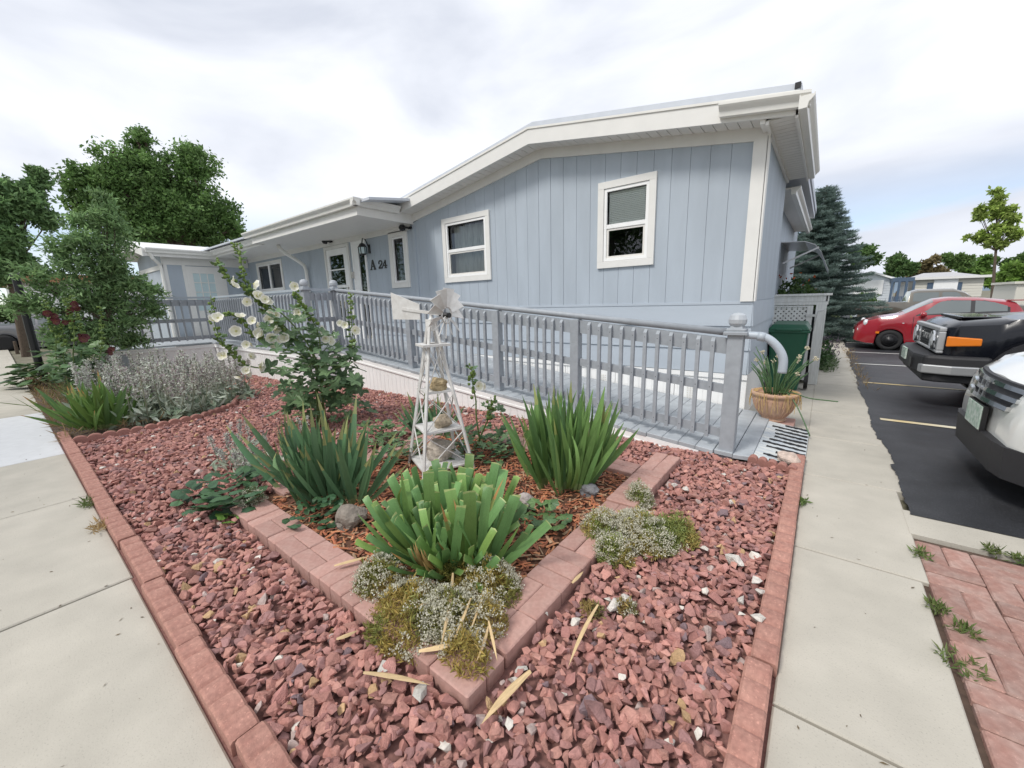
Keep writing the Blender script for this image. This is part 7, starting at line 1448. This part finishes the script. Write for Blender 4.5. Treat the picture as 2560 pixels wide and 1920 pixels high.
# blue spruce at the right
def spruce(name, label, base, top_z, r_base, seed, z_low=.4):
    rg = np.random.default_rng(seed); rs = random.Random(seed); t = thing(name, base, label, 'spruce'); Hh = top_z - base.z; mb = MB(); mb.tube([(0, 0, 0), (0, 0, Hh * .6), (0, 0, Hh)], [.16, .09, .015], 8); mb.build('trunk', M['bark'], t, smooth=True); PP, DD = [], []; br = MB(); z = z_low; k = 0
    while z < Hh * .985:
        f = z / Hh; n = 7 if f < .8 else 5
        for j in range(n):
            a_ = k * 2.4 + j * 6.283 / n + rs.uniform(-.3, .3); L_ = r_base * (1 - f) ** .85 * rs.uniform(.8, 1.12) + .12; m = max(3, int(L_ / .06)); prev = None; up = rs.uniform(.10, .35)
            path = []
            for i in range(m + 1):
                s = i / m; rr_ = L_ * s; path.append((rr_ * math.cos(a_), rr_ * math.sin(a_), z - .28 * L_ * s + up * L_ * s * s))
            br.tube([path[0], path[m // 2], path[-1]], [.018 * (1 - f) + .006, .01, .004], 4, cap=False)
            for i in range(1, m + 1):
                s = i / m; w_ = .30 * L_ * (1 - s * .75) ; p = np.array(path[i])
                for sd_ in (-1, 0, 1):
                    q0 = p; dirv = np.array((math.cos(a_ + sd_ * 1.0), math.sin(a_ + sd_ * 1.0), .12)); ln_ = (.08 + w_ * .6) if sd_ else .10; nn = 15; u = rg.random((nn, 1)); PP.append(q0 + dirv * u * ln_ + rg.normal(0, .02, (nn, 3))); dv = dirv + rg.normal(0, .55, (nn, 3)) + np.array((0, 0, .25)); DD.append(dv)
        z += .135 * (1 - f * .35); k += 1
    br.build('branches', M['bark'], t)['kind'] = 'stuff'; P = np.concatenate(PP); D_ = np.concatenate(DD); D_ /= np.linalg.norm(D_, axis=1)[:, None]; n = len(P); w = np.cross(D_, rg.normal(size=(n, 3))); w /= np.linalg.norm(w, axis=1)[:, None]; s = rg.uniform(.05, .10, (n, 1))
    V = np.stack([P - w * s * .10, P + w * s * .10, P + D_ * s + w * s * .03, P + D_ * s - w * s * .03], 1).reshape(-1, 3); o = bpy.data.objects.new('needles', numpy_mesh('needles', V, np.arange(n * 4).reshape(n, 4), M['treeleaf'], colmix(n, (.13, .19, .165), (.21, .28, .25), rg, .2))); link(o, t); return t
sb = base_at(*z8(540, 1000), 19.5, -.36); spruce('blue_spruce', 'dense blue green spruce rising behind the white fence', sb, facing(sb)(*z8(520, 60)).z, 2.3, 4, .3)
Z8 = lambda *L_: [(*z8(x, y), r / 3.16) for x, y, r in L_]
tree('shade_tree', 'round green tree peeking out right of the spruce', base_at(*z8(960, 760), 45, -.4), Z8((980, 590, 75), (930, 640, 70), (1030, 620, 55), (900, 580, 60)), 5000, .28, (.09, .165, .055), (.13, .22, .07), 5, .25, limbs=False)
tree('young_tree', 'slender young tree with light airy foliage standing beyond the cream home', base_at(*z8(1990, 900), 36, -.4), Z8((1990, 130, 70), (1950, 220, 75), (2060, 230, 75), (1880, 320, 75), (1990, 330, 85), (2100, 330, 70), (1830, 420, 60), (1930, 440, 80), (2060, 430, 80), (2160, 410, 55), (1990, 520, 70), (1800, 470, 45), (1890, 240, 45)), 4200, .24, (.26, .37, .08), (.38, .47, .13), 6, .085, z8(1990, 560), clump=16, spread=.2, shell=.3, split=2)
far = [((1240, 720), Z8((1240, 680, 85), (1180, 720, 60), (1300, 690, 60)), (0.080, 0.160, 0.056), (0.128, 0.208, 0.072), 'dark green round tree behind the roof gap between the homes'), ((1450, 740), Z8((1400, 730, 90), (1480, 690, 95), (1540, 720, 70), (1340, 760, 60)), (0.160, 0.136, 0.064), (0.240, 0.192, 0.096), 'bronze brown tree behind the grey roofed home'),
       ((1700, 640), Z8((1680, 640, 65), (1740, 620, 60), (1620, 640, 50)), (0.112, 0.208, 0.064), (0.192, 0.288, 0.096), 'light green tree above the grey roof'), ((1850, 680), Z8((1850, 660, 95), (1790, 710, 70), (1920, 700, 70)), (0.096, 0.192, 0.040), (0.160, 0.272, 0.064), 'dense bright green tree right of the grey roof'),
       ((2080, 780), Z8((2030, 780, 90), (2130, 760, 95), (2200, 720, 70), (1960, 800, 60), (2100, 830, 80)), (0.144, 0.256, 0.048), (0.224, 0.352, 0.080), 'low yellow green tree around the young tree trunk'), ((2100, 680), Z8((2060, 650, 40), (2150, 670, 60), (2210, 650, 60), (2000, 640, 30)), (0.096, 0.176, 0.048), (0.144, 0.240, 0.072), 'distant dark tree line at the right edge')]
for k, (b_, lb, ca, cb, lab) in enumerate(far): tree('shade_tree', lab, base_at(*z8(*b_), 70 + 4 * k if k not in (4,) else 52, -.4), lb, 4200, .42, ca, cb, 10 + k, .25, limbs=False, group='trees behind the far homes', clump=24, split=3, spread=.2)
tree('round_shrub', 'rounded dark green shrub in front of the pale blue home', base_at(*z8(900, 1010), 36, -.4), Z8((880, 970, 75), (960, 950, 75), (1010, 980, 50), (810, 990, 60)), 5200, .14, (.09, .165, .05), (.13, .22, .065), 31, .08, limbs=False, cat='shrub')
tree('round_shrub', 'low shrub with pale flowers behind the tan pickup tail', base_at(*z8(860, 1050), 33, -.4), Z8((870, 1045, 30), (845, 1035, 25)), 900, .12, (.14, .19, .10), (.40, .42, .36), 32, .04, limbs=False, cat='shrub')
tree('round_shrub', 'dark clipped hedge shrub above the silver grey sedan at the left', base_at(*zU(60, 1560), 24, -.1), [(*zU(60, 1540), 26), (*zU(110, 1560), 20), (*zU(0, 1540), 26)], 2600, .12, (.045, .09, .03), (.07, .12, .035), 33, .06, limbs=False, cat='shrub')
# cream wall edge and far ridge
a = PY(*z8(2160, 820), 27); mb = MB(); mb.box(0, 3, 0, 3, 0, a.z + .36); mb.box(-.1, 3.1, -.1, 3.1, a.z + .36, a.z + .46); o = mb.build('utility_shed', M['creamw'], None, loc=(a.x, 27, -.36)); tag(o, 'cream utility shed at the right edge beyond the red hatchback', 'shed')
hl = MB(); hp = []
for k in range(41): x = -500 + 25 * k; hp.append((x, 900, 20 + 9 * math.sin(k * .35) + 5 * math.sin(k * .9 + 1)))
for a_, b_ in zip(hp[:-1], hp[1:]): hl.add([(a_[0], 880, -2), (b_[0], 880, -2), b_, a_, (a_[0], 1400, -2), (b_[0], 1400, -2)], [(0, 1, 2, 3), (3, 2, 5, 4)])
ho = hl.build('hills', material('far_forest_haze', (.16, .21, .27), 1.0, var=.1, scale=.02)); tag(ho, kind='structure')  # distance haze is put into the blue-grey base colour

# across the front street, behind the photographer: what the front windows reflect
t = thing('mobile_home', (-13, -13, 0), 'white mobile home across the street, mirrored in the front windows', 'house')
for k in range(15): mb = MB(); z_ = k * .2; mb.hexa([(-8, -.2, z_), (5, -.2, z_), (5, .03, z_), (-8, .03, z_), (-8, -.2, z_ + .19), (5, -.2, z_ + .19), (5, .01, z_ + .19), (-8, .01, z_ + .19)]); mb.build('siding_board', M['whitev'], t)
mb = MB(); mb.box(-8, 5, -5, -.2, 0, 3.0); mb.build('wall', M['whitev'], t); mb = MB(); mb.hexa([(-8.4, -5.4, 3.0), (5.4, -5.4, 3.0), (5.4, .4, 3.0), (-8.4, .4, 3.0), (-8.4, -2.6, 4.0), (5.4, -2.6, 4.0), (5.4, -2.4, 4.0), (-8.4, -2.4, 4.0)]); mb.build('roof', M['greyroof'], t)
mb = MB(); mb.box(-4, -2.6, .03, .05, 1.0, 2.2); mb.build('window', M['carglass'], t)
def back_tree(label, x, y, h, r, seed):
    rg = np.random.default_rng(seed); t = thing('shade_tree', (x, y, 0), label, 'tree'); mb = MB(); mb.tube([(0, 0, 0), (0, 0, h * .6)], [.25, .15], 8); mb.build('trunk', M['bark'], t); n = 9000; c = rg.normal(0, 1, (60, 3)) * np.array([r * .45, r * .45, h * .17]) + np.array([0, 0, h * .68]); P = np.repeat(c, n // 60, 0) + rg.normal(0, r * .16, (n // 60 * 60, 3)); cloud_obj('crown', P, .3, colmix(len(P), (.09, .17, .05), (.15, .25, .08), rg), t, mat='treeleaf', kind=None, aspect=.5, rg=rg)
back_tree('unseen tall tree added across the street to darken the storm door glass', -32, -9.5, 10, 4.5, 301); back_tree('round tree across the street, mirrored in the middle window', -8.5, -8.5, 8, 3.2, 302)  # the tall tree is unseen, added so the door glass mirrors something dark
